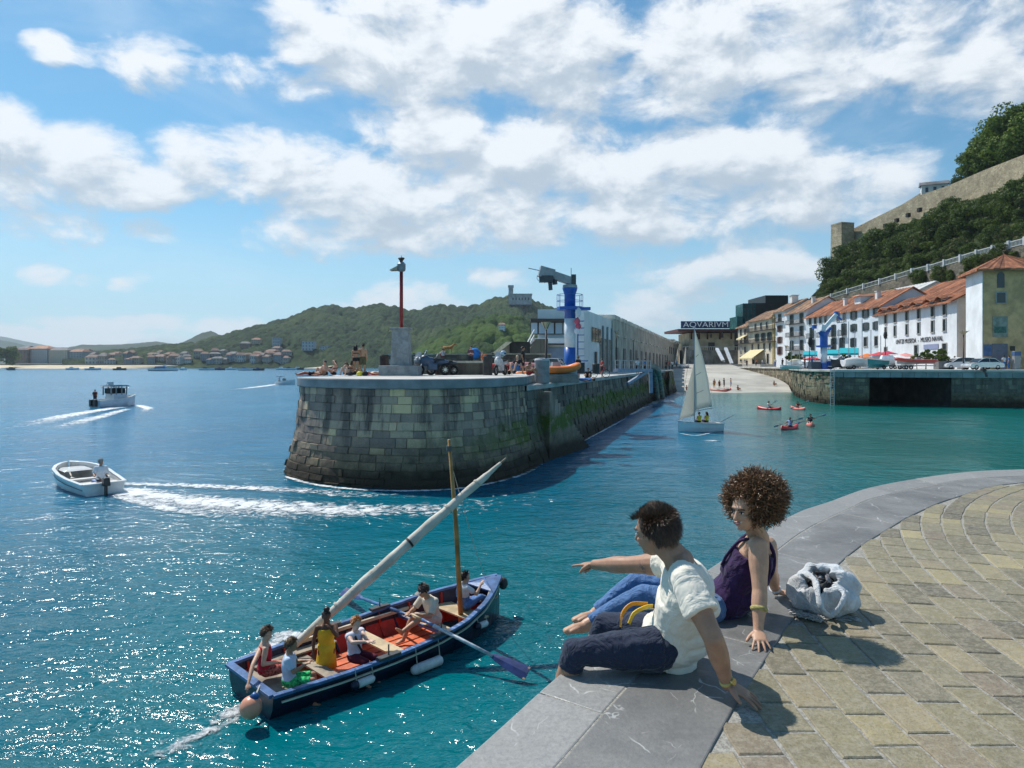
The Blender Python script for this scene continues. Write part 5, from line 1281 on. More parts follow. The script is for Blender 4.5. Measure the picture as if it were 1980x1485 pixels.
def hairmat(k,a,b):
    nm='hair_'+k
    if nm in _mc: return _mc[nm]
    m,n,bs=nt_new(nm); _mc[nm]=m; lk(n,mix(n,att(n),a,b),bs.inputs['Base Color']); bs.inputs['Roughness'].default_value=.42; bs.inputs['Specular IOR Level'].default_value=.4; return m
HR={'brown':hairmat('brown',(.018,.010,.006),(.075,.042,.025)),'black':hairmat('black',(.006,.005,.005),(.03,.022,.018)),'ginger':hairmat('ginger',(.30,.09,.02),(.52,.20,.05)),
    'grey':hairmat('grey',(.25,.24,.22),(.55,.53,.5)),'curly':hairmat('curly',(.03,.016,.009),(.14,.075,.04)),'lbrown':hairmat('lbrown',(.06,.035,.018),(.20,.12,.06))}
def JT(J,loc,rz=0,s=1.,tilt=None):
    Rm=Matrix.Rotation(rz,3,'Z'); 
    if tilt is not None: Rm=Rm@tilt
    out={}
    for k,v in J.items(): out[k]=(Rm@v if k in('look','hup') else Rm@(v*s)+Vector(loc))
    return out
def POSE(kind,**kw):
    B=dict(stand=dict(pel=(0,0,.97),che=(0,.0,1.30),nek=(0,-.01,1.48),hed=(0,.02,1.62),sl=(-.175,-.01,1.41),sr=(.175,-.01,1.41),el=(-.23,-.03,1.13),er=(.23,-.03,1.13),wl=(-.22,.07,.89),wr=(.22,.07,.89),
        pl=(-.09,0,.93),pr=(.09,0,.93),kl=(-.11,.03,.50),kr=(.11,.03,.50),al=(-.11,-.03,.08),ar=(.11,-.03,.08),tl=(-.13,.13,.03),tr=(.13,.13,.03)),
      sit=dict(pel=(0,0,.13),che=(0,-.08,.44),nek=(0,-.07,.60),hed=(0,-.01,.73),sl=(-.17,-.08,.54),sr=(.17,-.08,.54),el=(-.25,.06,.32),er=(.25,.06,.32),wl=(-.14,.27,.36),wr=(.14,.27,.36),
        pl=(-.09,.02,.12),pr=(.09,.02,.12),kl=(-.14,.36,.42),kr=(.14,.36,.42),al=(-.13,.55,.07),ar=(.13,.55,.07),tl=(-.14,.70,.03),tr=(.14,.70,.03)),
      chair=dict(pel=(0,0,.12),che=(0,.0,.45),nek=(0,.01,.62),hed=(0,.05,.76),sl=(-.17,.0,.55),sr=(.17,.0,.55),el=(-.22,.06,.30),er=(.22,.06,.30),wl=(-.14,.28,.26),wr=(.14,.28,.26),
        pl=(-.09,.02,.11),pr=(.09,.02,.11),kl=(-.12,.42,.13),kr=(.12,.42,.13),al=(-.12,.44,-.30),ar=(.12,.44,-.30),tl=(-.13,.60,-.36),tr=(.13,.60,-.36)),
      lie=dict(pel=(0,0,.12),che=(0,-.33,.13),nek=(0,-.50,.13),hed=(0,-.64,.15),sl=(-.17,-.43,.12),sr=(.17,-.43,.12),el=(-.30,-.25,.08),er=(.30,-.25,.08),wl=(-.22,-.02,.07),wr=(.22,-.02,.07),
        pl=(-.09,.05,.11),pr=(.09,.05,.11),kl=(-.11,.45,.20),kr=(.11,.45,.14),al=(-.11,.86,.07),ar=(.11,.86,.07),tl=(-.13,.93,.18),tr=(.13,.93,.18)))[kind]
    J={k:Vector(v) for k,v in B.items()}; J['look']=Vector((0,1,-.08)) if kind!='lie' else Vector((0,.2,1))
    if kind=='lie': J['hup']=Vector((0,-1,0))
    for k,v in kw.items(): J[k]=Vector(v)
    return J
HANDLESS=0
def person(label,J,S=1.,sk='tan',hair='brown',outfit=(),vox=.022,loc=None,fem=False,hl=.05,group=None,long_hair=False,hc=260,hands=None,cat='person',sub=None,face=False,fe=1.0,bodyfn=None):
    """J in world coordinates; outfit: list of (part name, kind, material, value)"""
    loc=loc or J['pel']; t=thing('person',label,cat,tuple(loc),world=True,group=group)
    mb=MB(); torso(mb,J,S,-.16,1.0,0,fem)
    for s in 'lr':
        arm(mb,J,s,S,fe=fe); leg(mb,J,s,S)
        d=(J['w'+s]-J['e'+s]).normalized(); n_=J.get('n'+s,V(0,0,-1)); n_=n_ if abs(n_.dot(d))<.9 else V(0,1,0)
        if hands: hand(mb,J['w'+s],*hands[s])
        else: hand(mb,J['w'+s],d,n_,1 if s=='l' else -1,S,'relax')
    head(mb,J,S)
    if bodyfn: bodyfn(mb)
    mb.build('body',skin(sk),t,remesh=vox,sm=3 if vox<.01 else 1)
    for nm,kind,mt,val in outfit:
        mb=MB(); g=.012*S if vox<.01 else .014*S
        if kind=='top':                       # val: (t0,t1,sleeve)
            torso(mb,J,S,val[0],val[1],g,fem)
            if val[2]:
                for s in 'lr': arm(mb,J,s,S,val[2],g,True)
        elif kind=='legs':                    # val: (fraction of thigh, fraction of shin)
            torso(mb,J,S,-.17,.16,g,fem,4)
            for s in 'lr': leg(mb,J,s,S,val[1],g,False,val[0])
        mb.build(nm,mt,t,remesh=max(vox*.9,.006),sm=2 if vox<.01 else 1)
    if hair:
        hb=hairtuft(J,S,hc,hl,.35,hash(label)%997,wd=.0035 if vox<.01 else .010)
        if long_hair:
            f,u,r=bas(J['look'],J.get('hup',J['hed']-J['nek'])); c=J['hed']
            for i in range(9): a=(i-4)*.02*S; hb.tube([c+r*a-f*.07*S+u*.04*S,c+r*a*1.2-f*.10*S-u*.08*S,c+r*a*1.3-f*.10*S-u*.22*S],[.02*S,.022*S,.008*S],5)
        hb.build('hair',HR[hair],t,fix=False)
    if face: facebits(t,J,S)
    return t
# ================================================================== boats
def interp(tab,x): return float(np.interp(x,[a for a,b in tab],[b for a,b in tab]))
def open_hull(t,L,wt,zt,mo,mi_,mf=None,band=None,ribs=None,floor=.0,keel=-.28,name='hull',n=26,th=.045,inner_z=None):
    """outer skin, inner skin, transom; x forward, y left"""
    def sec(x,k=1.,up=0,th_=0):
        w=max(.012,interp(wt,x)-th_); zs=interp(zt,x); kz=keel+ (zs-keel)*max(0,(x/L-.80)/.20)**2*.9
        return [V(x,s_*w*q,z) for s_,q,z in ((1,1,zs),(1,.97,zs*.5),(1,.86,min(.02,zs)),(1,.55,kz*.7),(1,0.02,kz),(-1,.55,kz*.7),(-1,.86,min(.02,zs)),(-1,.97,zs*.5),(-1,1,zs))]
    mb=MB(); rows=[sec(L*i/n) for i in range(n+1)]; mb.grid(rows); c=rows[0]; mb.add(c,[tuple(range(9))]); h=mb.build(name,mo,t,smooth=False,fix=True)
    OFF[h.name]=OFF.get(t.name,(0,0,0)) if t.name in OFF else (0,0,0)
    rows=[]
    for i in range(n+1):
        x=.04+(L-.10)*i/n; w=max(.008,interp(wt,x)-th); zs=interp(zt,x)+.002; zf=floor+max(0,(x/L-.85)/.15)*(zs-floor)*.5
        iz=inner_z if inner_z is not None else zs*.55
        rows.append([V(x,w,zs),V(x,w*.97,iz),V(x,w*.80,zf+.03),V(x,w*.66,zf),V(x,-w*.66,zf),V(x,-w*.80,zf+.03),V(x,-w*.97,iz),V(x,-w,zs)])
    mb=MB(); mb.grid(rows); 
    cols=len(rows[0])-1; mb.m=[(0 if (k%cols) in(0,cols-1) else 1) for k in range(len(mb.f))]
    mb.add(rows[0],[tuple(range(8))],1); mb.build('inner_planking',[band or mi_,mi_],t,fix=False)
    return h
def gunwale(t,L,wt,zt,mat,w=.085,h=.05,n=40,x0=0,transom=True,name='gunwale'):
    mb=MB()
    for s in(1,-1):
        pts=[V(L*i/n,s*max(.01,interp(wt,L*i/n)),interp(zt,L*i/n)+.015) for i in range(n+1)]
        for a,b in zip(pts,pts[1:]): e=(b-a).normalized()*.004; mb.bar(a-e,b+e,w,h)
    if transom: a=V(0,interp(wt,0),interp(zt,0)+.018); b=V(0,-a.y,a.z); mb.bar(a,b,w*1.3,h)
    return mb.build(name,mat,t,bevel=.008)
# ---- the rowing boat
BO=V(-4.0,10.42,0); BRZ=R(45.5)
def BL(x,y,z=0): c,s=cos(BRZ),sin(BRZ); return V(BO.x+x*c-y*s,BO.y+x*s+y*c,z)
def toB(p): q=Vector(p)-BO; c,s=cos(BRZ),sin(BRZ); return V(q.x*c+q.y*s,-q.x*s+q.y*c,q.z)
wt=[(0,.76),(1,.86),(2,.93),(3,.93),(3.7,.84),(4.3,.64),(4.8,.38),(5.15,.15),(5.3,.03)]; zt_=[(0,.37),(1.2,.37),(2.5,.41),(3.5,.48),(4.5,.62),(5.3,.79)]
navy=M('hull_navy',(.012,.017,.045),.32,.3,3.,.15); navy2=M('inner_navy',(.02,.025,.06),.5,.3,4.,.2); redp=M('inner_red',(.60,.035,.014),.5,.22,3.,.3); lblue=M('rail_blue',(.07,.15,.33),.38,.25,6.,.2)
orng=M('floor_orange',(.68,.15,.05),.55,.2,4.,.3); pine=M('thwart_pine',(.58,.44,.26),.55,.2,3.,.3); greyw=M('weathered_wood',(.30,.25,.19),.8,.3,3.,.4); ywood=M('spar_wood',(.42,.22,.06),.45,.25,4.,.3)
rope=M('rope',(.55,.51,.42),.8,.15,20.); cream=M('stripe_cream',(.62,.64,.52),.5,.1,3.); white_v=M('fender_white',(.66,.68,.68),.4,.12,5.)
t=thing('rowing_boat','dark blue wooden rowing boat with red inside, six people aboard','rowing boat',tuple(BO),BRZ)
rb_=t
open_hull(t,5.3,wt,zt_,navy,redp,band=navy2,floor=-.02,keel=-.30,inner_z=.24)
gunwale(t,5.3,wt,zt_,lblue,.10,.05)
mb=MB()
for s in(1,-1):
    pts=[V(.12+5.05*i/40,s*(interp(wt,.12+5.05*i/40)+.012),interp(zt_,.12+5.05*i/40)-.10) for i in range(41)]
    mb=MB()
    for a,b in zip(pts,pts[1:]): mb.bar(a,b,.03,.025)
    mb.build('rubbing_strake',cream,t)
for i in range(15):
    x=.3+i*.33
    if x>4.9: break
    w_=interp(wt,x)-.06; z=interp(zt_,x)
    for s in(1,-1): MB().bar((x,s*w_,z-.02),(x,s*w_*.97,.2),.035,.03).bar((x,s*w_*.97,.2),(x,s*w_*.78,.02),.035,.03).build('rib',navy2 if i%2 else redp,t)
for i in range(5): y=(i-2)*.23; MB().box((2.4,y,.035),(3.2,.19,.025)).build('floorboard',orng,t,bevel=.004)
def thwart(x,z,w,mat,th=.035): k=interp(wt,x)-.06; MB().box((x,0,z),(w,2*k,th)).build('thwart',mat,t,bevel=.006)
thwart(1.15,.20,.22,greyw); thwart(2.35,.25,.27,pine); thwart(3.5,.28,.26,pine); thwart(3.36,.275,.03,lblue,.06); thwart(4.25,.33,.42,pine); 
MB().box((.42,0,.20),(.7,1.35,.035)).build('stern_bench',greyw,t,bevel=.006)
MB().box((1.1,.68,.26),(1.5,.22,.03)).build('side_bench',greyw,t); MB().box((2.6,.80,.37),(2.9,.05,.06)).build('stringer',M('stringer_cream',(.55,.47,.36),.7,.15,3.),t)
MB().add([V(4.75,.40,.68),V(5.22,.03,.80),V(5.22,-.03,.80),V(4.75,-.40,.68),V(4.9,0,.74)],[(0,1,4),(1,2,4),(2,3,4),(3,0,4)]).build('fore_deck',lblue,t,fix=False,solid=.03)
for x in (1.9,3.0,):
    for s in(1,-1): w_=interp(wt,x); MB().box((x,s*w_,interp(zt_,x)+.055),(.42,.12,.04)).tube([(x,s*w_,.3),(x,s*w_,interp(zt_,x)+.24)],.012,8).build('oar_lock',M('lock_metal',(.10,.10,.10),.4,.1,1.,metal=.6),t)
mp=toB(P(893,1168,13.25)); mt_=toB(P(868,850,13.0))
ms=MB().tube([V(mp.x,mp.y,-.05),mp.lerp(mt_,.5)+V(.02,.01,0),mt_],[.052,.046,.028],12).build('mast',ywood,t,smooth=True)
MB().tube([mt_-V(0,0,.12),mt_-V(0,0,.22)],[.05,.05],8).build('mast_fitting',M('lock_metal',0),ms)
y0=toB(P(560,1256,11.55)); ym=toB(P(878,975,13.0)); y1=y0+(ym-y0)*1.33
sail=M('sail_canvas',(.62,.57,.48),.85,.12,3.,.6,bd=.03)
mb=MB(); pts=[];rs=[]
for i in range(49):
    u=i/48; pts.append(y0.lerp(y1,u)+V(0,.006*sin(u*25),.02*sin(u*pi)-.004*sin(u*37))); rs.append((.048+.045*sin(pi*min(1,u*1.02))**.6)*(1+.05*sin(u*61)+.05*sin(u*23))*(1 if u<.93 else .75))
mb.tube(pts,rs,14); sp_=mb.build('furled_sail',sail,t,smooth=True)
MB().tube([y0+(y0-ym)*.02,y0.lerp(y1,.15)],[.03,.03],8).tube([y0.lerp(y1,.97),y0.lerp(y1,1.03)],[.03,.022],8).build('yard',greyw,t)
dd=(y1-y0).normalized()
for u in (.36,.53,.20,.72,.87): c=y0.lerp(y1,u)+V(0,0,.02); k=(.048+.045*sin(pi*u)**.6)*1.08; MB().tube([c-dd*.02,c+dd*.02],[k,k],14).build('sail_tie',M('tie_black',(.02,.02,.02),.7) if u in(.53,) else rope,sp_)
MB().tube([mt_-V(0,0,.3),toB(P(918,1060,13.6)),V(4.95,.0,.80)],[.006,.006,.006],5).build('stay_rope',rope,t)
def rp(pts,r=.011): MB().tube(catmull(pts,6),r,6).build('mooring_rope',rope,t,smooth=True)
rp([V(3.9,-.72,.22),V(4.1,-.62,.42),V(4.5,-.45,.55),V(4.9,-.18,.72),V(4.95,.1,.72)],.016); rp([V(4.6,.1,.40),V(4.75,.2,.45),V(4.7,-.1,.44),V(4.85,0,.52),V(4.6,.1,.45)],.018)
# oars
for nm,lab,h,e,bl in (('oar','blue and white oar on the near side with its worn blue blade over the water',P(797,1188,12.2),G(1020,1303,.15),.28),('oar','blue oar on the far side reaching out over the water behind the boat',P(808,1196,12.45),G(663,1143,.18),.13)):
    t2=thing(nm,lab,'oar',tuple(h),world=True,group='oars of the rowing boat'); L_=(e-h).length; d_=(e-h).normalized()
    MB().tube([h,h+d_*.22],[.02,.02],10).build('handle',pine,t2,smooth=True); MB().tube([h+d_*.22,h+d_*L_*.18,h+d_*L_*.20],[.028,.028,.028],10).build('loom',lblue,t2,smooth=True)
    MB().tube([h+d_*L_*.20,h+d_*L_*.72],[.034,.028],10).build('shaft',M('oar_paleblue',(.50,.56,.62),.45,.25,6.) if bl>.2 else lblue,t2,smooth=True)
    up=((V(0,0,CZ)-e).normalized()+V(0,0,.4)).normalized(); sd_=d_.cross(up).normalized(); up=sd_.cross(d_); a=h+d_*L_*.70; rr=[]
    for u,wd in ((0,.028),(.15,.06),(.5,.095),(.9,.115),(1.,.11)):
        p=a.lerp(e,u); sd2=sd_; rr.append([p+sd2*wd+up*.006,p+up*.02,p-sd2*wd+up*.006,p-sd2*wd-up*.006,p-up*.014,p+sd2*wd-up*.006])
    b_=MB().loft(rr).build('blade',M('blade_navy',(.02,.04,.16),.4,.25,6.),t2)
    p=e; MB().box(p-d_*.02,(.04,.22,.020),atan2(d_.y,d_.x),rot=ROT(sd_,up,d_)).build('blade_tip',M('tip_worn',(.35,.25,.15),.8,.3,20.),t2)
# fenders
def fender(label,x,L_,r_,px_z,navyend=True,y=None,tilt=0):
    w_=interp(wt,x)+r_+.01; c=BL(x,-(y or w_),0); c.z=px_z; t2=thing('fender',label,'fender',tuple(c),BRZ+tilt,group='fenders hung along the near side of the rowing boat')
    f_=MB().tube([(-L_/2,0,0),(-L_/2+.02,0,0),(-L_/2+.05,0,0),(L_/2-.05,0,0),(L_/2-.02,0,0),(L_/2,0,0)],[r_*.35,r_*.7,r_,r_,r_*.7,r_*.35],16).build('fender_body',white_v,t2,smooth=True)
    MB().tube([(-L_/2-.07,0,0),(-L_/2-.05,0,0),(-L_/2+.01,0,0),(-L_/2+.04,0,0)],[r_*.3,r_*.75,r_*.95,r_*1.02],16).build('fender_end',M('fender_navy',(.015,.02,.05),.4) if navyend else white_v,t2,smooth=True)
    for s in(-1,1): MB().tube([(s*L_*.42,0,r_*.7),(s*L_*.42,.05,.34-px_z+.10)],.008,5).build('fender_rope',rope,t2)
fender('white fender with dark blue end hanging nearest the stern of the rowing boat',1.42,.36,.065,.20); fender('biggest pale grey fender hanging on the middle of the rowing boat side',2.65,.58,.085,.10,False); fender('small white fender with dark end hanging near the bow of the rowing boat',4.15,.26,.06,.30)
c=P(485,1368,9.75); t2=thing('mooring_buoy','salmon pink ball buoy with a blue neck tied at the stern corner','buoy',tuple(c),world=True)
MB().ell(c,(.155,.155,.16),n=24).build('ball',M('buoy_salmon',(.72,.32,.20),.35,.12,3.),t2,smooth=True); MB().tube([c+V(.04,.02,.13),c+V(.07,.03,.19)],[.07,.045],12).build('neck',M('buoy_blue',(.02,.10,.30),.4),t2,smooth=True); MB().tube([c+V(.07,.03,.19),BL(.02,-.30,.40)],.01,5).build('buoy_rope',rope,t2)
c=BL(5.42,-.02,.62); t2=thing('bow_fender','black ball fender hanging on the bow of the rowing boat','fender',tuple(c),world=True); MB().ell(c,(.10,.10,.13),n=16).build('ball',blk,t2,smooth=True); MB().tube([c+V(0,0,.12),BL(5.25,0,.80)],.01,5).build('fender_rope',rope,t2)
# people aboard
def BJ(J,x,y,z,deg,s): return JT(J,BL(x,y,z),BRZ-R(90)+R(deg),s)
# the rower faces the stern
J=POSE('chair',che=(0,.10,.42),nek=(0,.18,.57),hed=(0,.27,.69),look=(-.1,1,-.45),sl=(-.18,.13,.51),sr=(.18,.13,.51),el=(-.25,.30,.29),er=(.26,.28,.30),wl=(-.10,.50,.34),wr=(.12,.50,.32),kl=(-.13,.42,.26),kr=(.14,.40,.22),al=(-.12,.84,.12),ar=(.16,.60,-.16),tl=(-.14,.97,.22),tr=(.18,.74,-.20))
J=BJ(J,3.52,-.10,.30,180,1.)
p=person('man rowing in a cream shirt, shorts and a dark cap','',None) if False else person('man in a cream shirt and dark cap rowing with two oars',J,1.,'warm','brown',[('shirt','top',cloth('cream',(.70,.62,.50)),(-.05,.97,.85)),('shorts','legs',cloth('shorts_beige',(.62,.52,.44)),(.95,0))],.013,hc=300)
f_,u_,r_=bas(J['look'],J['hed']-J['nek']); cc=J['hed']; mb=MB(); mb.ell(cc-f_*.012+u_*.045,(.088,.108,.082),ROT(f_,u_,r_),16); mb.build('cap',M('cap_dark',(.045,.04,.045),.8),p,smooth=True); MB().ell(cc+f_*.12+u_*.045,(.065,.07,.010),ROT(f_,u_,r_),14).build('cap_peak',M('cap_peak_grey',(.25,.23,.22),.8),p,smooth=True)
# boy in the bow, back to the viewer
J=POSE('chair',look=(.45,1,-.05),el=(-.22,.02,.30),wl=(-.15,.22,.22),er=(.22,.22,.38),wr=(.16,.36,.55),che=(0,-.02,.44),kl=(-.12,.36,.16),kr=(.12,.38,.26),al=(-.12,.66,.02),ar=(.12,.70,.10),tl=(-.13,.80,.08),tr=(.13,.84,.2))
J=BJ(J,4.33,-.02,.35,-12,.84)
p=person('dark haired boy in blue denim dungarees sitting in the bow by the mast',J,.86,'light','black',[('shirt','top',cloth('white',(.74,.74,.76)),(.1,.97,.6)),('dungarees','legs',cloth('denim_light',(.14,.26,.52),.2,14.),(1,.5))],.013,hl=.06,hc=420)
mb=MB(); torso(mb,J,.86,-.12,.50,.022); 
for s in(-.6,.6):
    a=[tring(J,.86,t_,.024) for t_ in(.45,.7,.93)]; mb.tube([q[0]+q[1]*s*.7-q[2]*.95 for q in a],[.016,.016,.016],6)
mb.build('bib',cloth('denim_light',0),p,remesh=.012,sm=1)
# girl in yellow
J=POSE('chair',look=(.1,1,-.15),el=(-.20,.20,.42),wl=(-.06,.22,.60),er=(.24,-.02,.30),wr=(.25,.08,.10),kl=(-.08,.08,-.14),kr=(.08,.08,-.14),al=(-.08,.0,-.36),ar=(.08,.0,-.36),tl=(-.08,.10,-.38),tr=(.08,.10,-.38))
J=BJ(J,1.36,.10,.33,-118,.84); J['look']=V(.35,-.9,-.12)
p=person('girl in a yellow sleeveless dress with her hair in a top bun',J,.84,'dark','black',[('dress','top',cloth('yellow',(.82,.52,.04)),(-.16,.86,0))],.013,hl=.02,hc=260)
mb=MB(); a=tring(J,.84,-.1,.014); mb.eloft([tring(J,.84,.2,.02),(a[0]-V(0,0,.02),a[1]*1.15,a[2]*1.25),(a[0]-V(0,0,.14),a[1]*1.3,a[2]*1.6),(a[0]-V(0,0,.27),a[1]*1.4,a[2]*1.8)]); mb.build('skirt',cloth('yellow',0),p,smooth=True); MB().ell(J['hed']+V(0,.02,.125),(.055,.055,.045)).build('hair_bun',HR['black'],p,smooth=True)
# red haired child pointing along the boat
J=POSE('chair',look=(.2,1,-.05),er=(.26,.20,.50),wr=(.12,.42,.52),el=(-.05,.26,.48),wl=(.02,.46,.52)); J=BJ(J,1.62,-.36,.27,-78,.84); J['look']=V(.55,-.65,-.15)
p=person('ginger haired child in a white vest with a black shoulder strap',J,.84,'pale','ginger',[('vest','top',cloth('lilac_white',(.70,.70,.80)),(-.1,.93,.22)),('trousers','legs',cloth('maroon',(.10,.015,.03)),(1,.6))],.013,hl=.05,hc=520)
a=[tring(J,.84,t_,.020) for t_ in(0,.3,.6,.9)]; MB().tube([q[0]-q[2]*0+q[2]*.9*1.03+q[1]*k for q,k in zip(a,(-.7,-.3,.2,.6))],[.02]*4,6).build('shoulder_strap',M('strap_black',(.015,.015,.015),.7),p)
# curly boy in a red vest at the transom
J=POSE('chair',look=(.3,1,-.2),er=(.26,-.05,.32),el=(-.30,-.02,.38),wl=(-.42,-.02,.20),wr=(.16,.2,.28)); J=BJ(J,.30,.14,.30,-20,.86); J['look']=V(.75,-.35,-.15); J['el']=P(489,1285,10.35); J['wl']=P(480,1322,10.1)
person('curly brown haired boy in a red vest holding the buoy rope at the stern',J,.86,'light','curly',[('vest','top',cloth('red',(.48,.02,.04)),(-.05,.90,0)),('shorts','legs',cloth('red_floral',(.45,.12,.10),.5,30.),(.9,0))],.013,hl=.055,hc=900)
# boy in pale blue tee
J=POSE('chair',look=(.1,1,-.2),er=(.24,.10,.36),wr=(.18,.30,.46),el=(-.2,.1,.36),wl=(-.12,.3,.40)); J=BJ(J,.42,-.42,.27,-32,.84); J['look']=V(.95,.1,-.25)
person('boy in a pale blue t-shirt and green shorts sitting at the near stern corner',J,.84,'tan','lbrown',[('t_shirt','top',cloth('paleblue',(.55,.64,.78)),(-.12,.97,.75)),('shorts','legs',cloth('green_print',(.05,.55,.18),.5,20.),(.9,0))],.013,hl=.05,hc=420)
# ---- motor boat with grey haired man (left)
MO=V(-16.25,27.2,0); a=V(-20.6,31.3,0); MRZ=atan2(a.y-MO.y,a.x-MO.x)
t=thing('motor_boat','open white motor boat with an outboard heading left, a grey haired man aboard','motor boat',tuple(MO),MRZ,scale=.88)
wt2=[(0,.85),(1.5,1.0),(3,1.08),(4.3,.98),(5.0,.72),(5.45,.40),(5.7,.05)]; zt2=[(0,.50),(2,.58),(4,.75),(5.7,.92)]
gw=M('gelcoat_white',(.74,.74,.72),.22,.05,1.,spec=.5); gi=M('gelcoat_inner',(.70,.67,.62),.4,.06,2.)
open_hull(t,5.7,wt2,zt2,gw,gi,floor=.12,keel=-.35,th=.10,inner_z=.4); gunwale(t,5.7,wt2,zt2,gw,.16,.07,name='gunwale')
mb=MB()
for s in(1,-1):
    pts=[V(5.6*i/30,s*(interp(wt2,5.6*i/30)+.02),interp(zt2,5.6*i/30)-.22) for i in range(31)]
    mb=MB()
    for p_,q in zip(pts,pts[1:]): mb.bar(p_,q,.02,.03)
    mb.build('side_stripe',M('stripe_dark',(.05,.06,.08),.5),t)
MB().box((1.0,0,.38),(.5,1.75,.08)).box((2.6,0,.42),(.4,1.95,.08)).build('bench_seat',gi,t,bevel=.02); MB().box((4.6,0,.70),(1.5,1.3,.07),top=.8).build('fore_deck',gw,t,bevel=.02)
MB().box((1.8,-.3,.30),(.6,.5,.22)).build('storage_box',M('box_blue',(.10,.20,.42),.6),t)
ob=MB().box((-.28,0,.62),(.34,.30,.38),top=.8).build('outboard_motor',M('outboard_black',(.02,.02,.025),.35),t,bevel=.04); MB().box((-.25,0,.15),(.16,.10,.7)).bar((-.05,0,.6),(.55,.1,.75),.05).build('motor_leg',M('outboard_black',0),ob)
J=POSE('chair',look=(.5,1,-.2),el=(-.24,-.08,.34),wl=(-.18,-.28,.30)); J=JT(J,MO+Matrix.Rotation(MRZ,3,'Z')@V(.88,-.13,.40),MRZ-R(90)-R(25),1.05)
person('grey haired man in a pale shirt steering the small open motor boat',J,1.05,'tan','grey',[('shirt','top',cloth('paleshirt',(.70,.72,.76)),(-.05,.97,.95)),('shorts','legs',cloth('navy',(.02,.025,.05)),(.9,0))],.02,hl=.03,hc=300)
# ---- cabin boat
c=G(207,787,0); t=thing('cabin_boat','small white cabin motor boat with a canopy roof speeding to the right','cabin boat',tuple(c+V(-.7,-1.3,0)),R(66),scale=.92)
wt3=[(0,1.1),(2.5,1.25),(4.2,1.0),(5.2,.5),(5.7,.05)]; zt3=[(0,.9),(3,1.05),(5.7,1.45)]
gs_=M('gelcoat_grey',(.55,.60,.66),.3,.1,1.); open_hull(t,5.7,wt3,zt3,gs_,gi,floor=.4,keel=-.4,th=.1,inner_z=.6); gunwale(t,5.7,wt3,zt3,gw,.14,.08)
cbn=MB().box((3.0,0,1.35),(2.0,1.7,.8),top=.92).build('cabin_base',gs_,t); mb=MB()
for x in(1.7,2.4,3.2,3.9):
    for s in(-1,1): MB().box((x,s*.78,2.1),(.12,.12,1.1)).build('cabin_post',M('post_grey',(.22,.25,.26),.5),t); MB().box((2.8,0,2.75),(2.9,2.0,.14),top=.9).build('cabin_roof',M('roof_grey',(.40,.45,.48),.5),t); MB().box((2.8,0,2.1),(1.9,1.4,.7)).build('cabin_glass',glassm(),t)
MB().box((2.2,.1,3.05),(.6,.5,.5)).build('radar_box',cw,t); MB().box((-.2,-.4,.6),(.4,.4,.9)).box((-.2,.4,.6),(.4,.4,.9)).build('outboard_motor',M('outboard_black',0),t,bevel=.04)
for i in range(4): pass
J=JT(POSE('stand'),c+V(-1.0,-.75,.40),R(20),1.0); person('person in dark clothes standing at the stern of the cabin boat',J,1.,'tan','black',[('shirt','top',cloth('maroon2',(.12,.03,.03)),(-.05,.97,.8)),('trousers','legs',cloth('navy',0),(1,.95))],.04,hc=60)
# ---- far speed boat
c=G(546,743.5,0); t=thing('speed_boat','small white speed boat running fast beyond the pier head','speed boat',tuple(c+V(-1.8,0,0)),R(12)); 
wt4=[(0,.9),(2.5,1.0),(4,.6),(4.8,.05)]; zt4=[(0,.7),(4.8,1.3)]; open_hull(t,4.8,wt4,zt4,gw,gi,floor=.3,keel=-.3); MB().box((2.2,0,1.2),(.8,.9,.7)).bar((1.0,.6,.8),(1.1,.6,2.0),.07).bar((1.0,-.6,.8),(1.1,-.6,2.0),.07).build('console',dm,t); MB().box((1.3,0,2.05),(1.9,1.5,.1)).build('canopy',M('canvas_blue',(.03,.05,.12),.7),t)
for i,x in enumerate((-.9,.2)): person('person in dark swimwear aboard the far speed boat, '+('nearer its stern' if not i else 'nearer its bow'),JT(POSE('chair'),c+V(x,.1*i,.75),R(-70),1.),1.,'tan','black',[('shorts','legs',cloth('navy',0),(.8,0))],.05,hc=40)
# ---- sailing dinghy
c=G(1355,835,0); SB=V(c.x-1.55,c.y-.35,0); SRZ=R(14)
t=thing('sailing_dinghy','white sailing dinghy with a main sail and jib up','sailing dinghy',tuple(c+V(1.75,.9,0)),R(180)+R(14)); ST=c+V(1.75,.9,0)
def SL(x,y,z): a_=R(194); return V(ST.x+x*cos(a_)-y*sin(a_),ST.y+x*sin(a_)+y*cos(a_),z)
wt5=[(0,.62),(1,.78),(2,.80),(2.8,.55),(3.3,.25),(3.6,.03)]; zt5=[(0,.58),(2,.66),(3.6,.84)]
open_hull(t,3.6,wt5,zt5,gw,gi,floor=.35,keel=-.25,th=.16,inner_z=.5); gunwale(t,3.6,wt5,zt5,gw,.12,.05); MB().box((2.75,0,.72),(1.1,.9,.05),top=.5).build('fore_deck',gw,t)
HM=7.95; MB().tube([(2.2,0,.4),(2.2,0,HM)],[.045,.03],8).build('mast',M('mast_alu',(.35,.37,.4),.4,.1,1.,metal=.4),t); MB().tube([(2.2,0,1.55),(.25,-.55,1.75)],.03,8).build('boom',M('mast_alu',0),t)
sw=M('sail_white',(.80,.78,.72),.75,.05,.6)
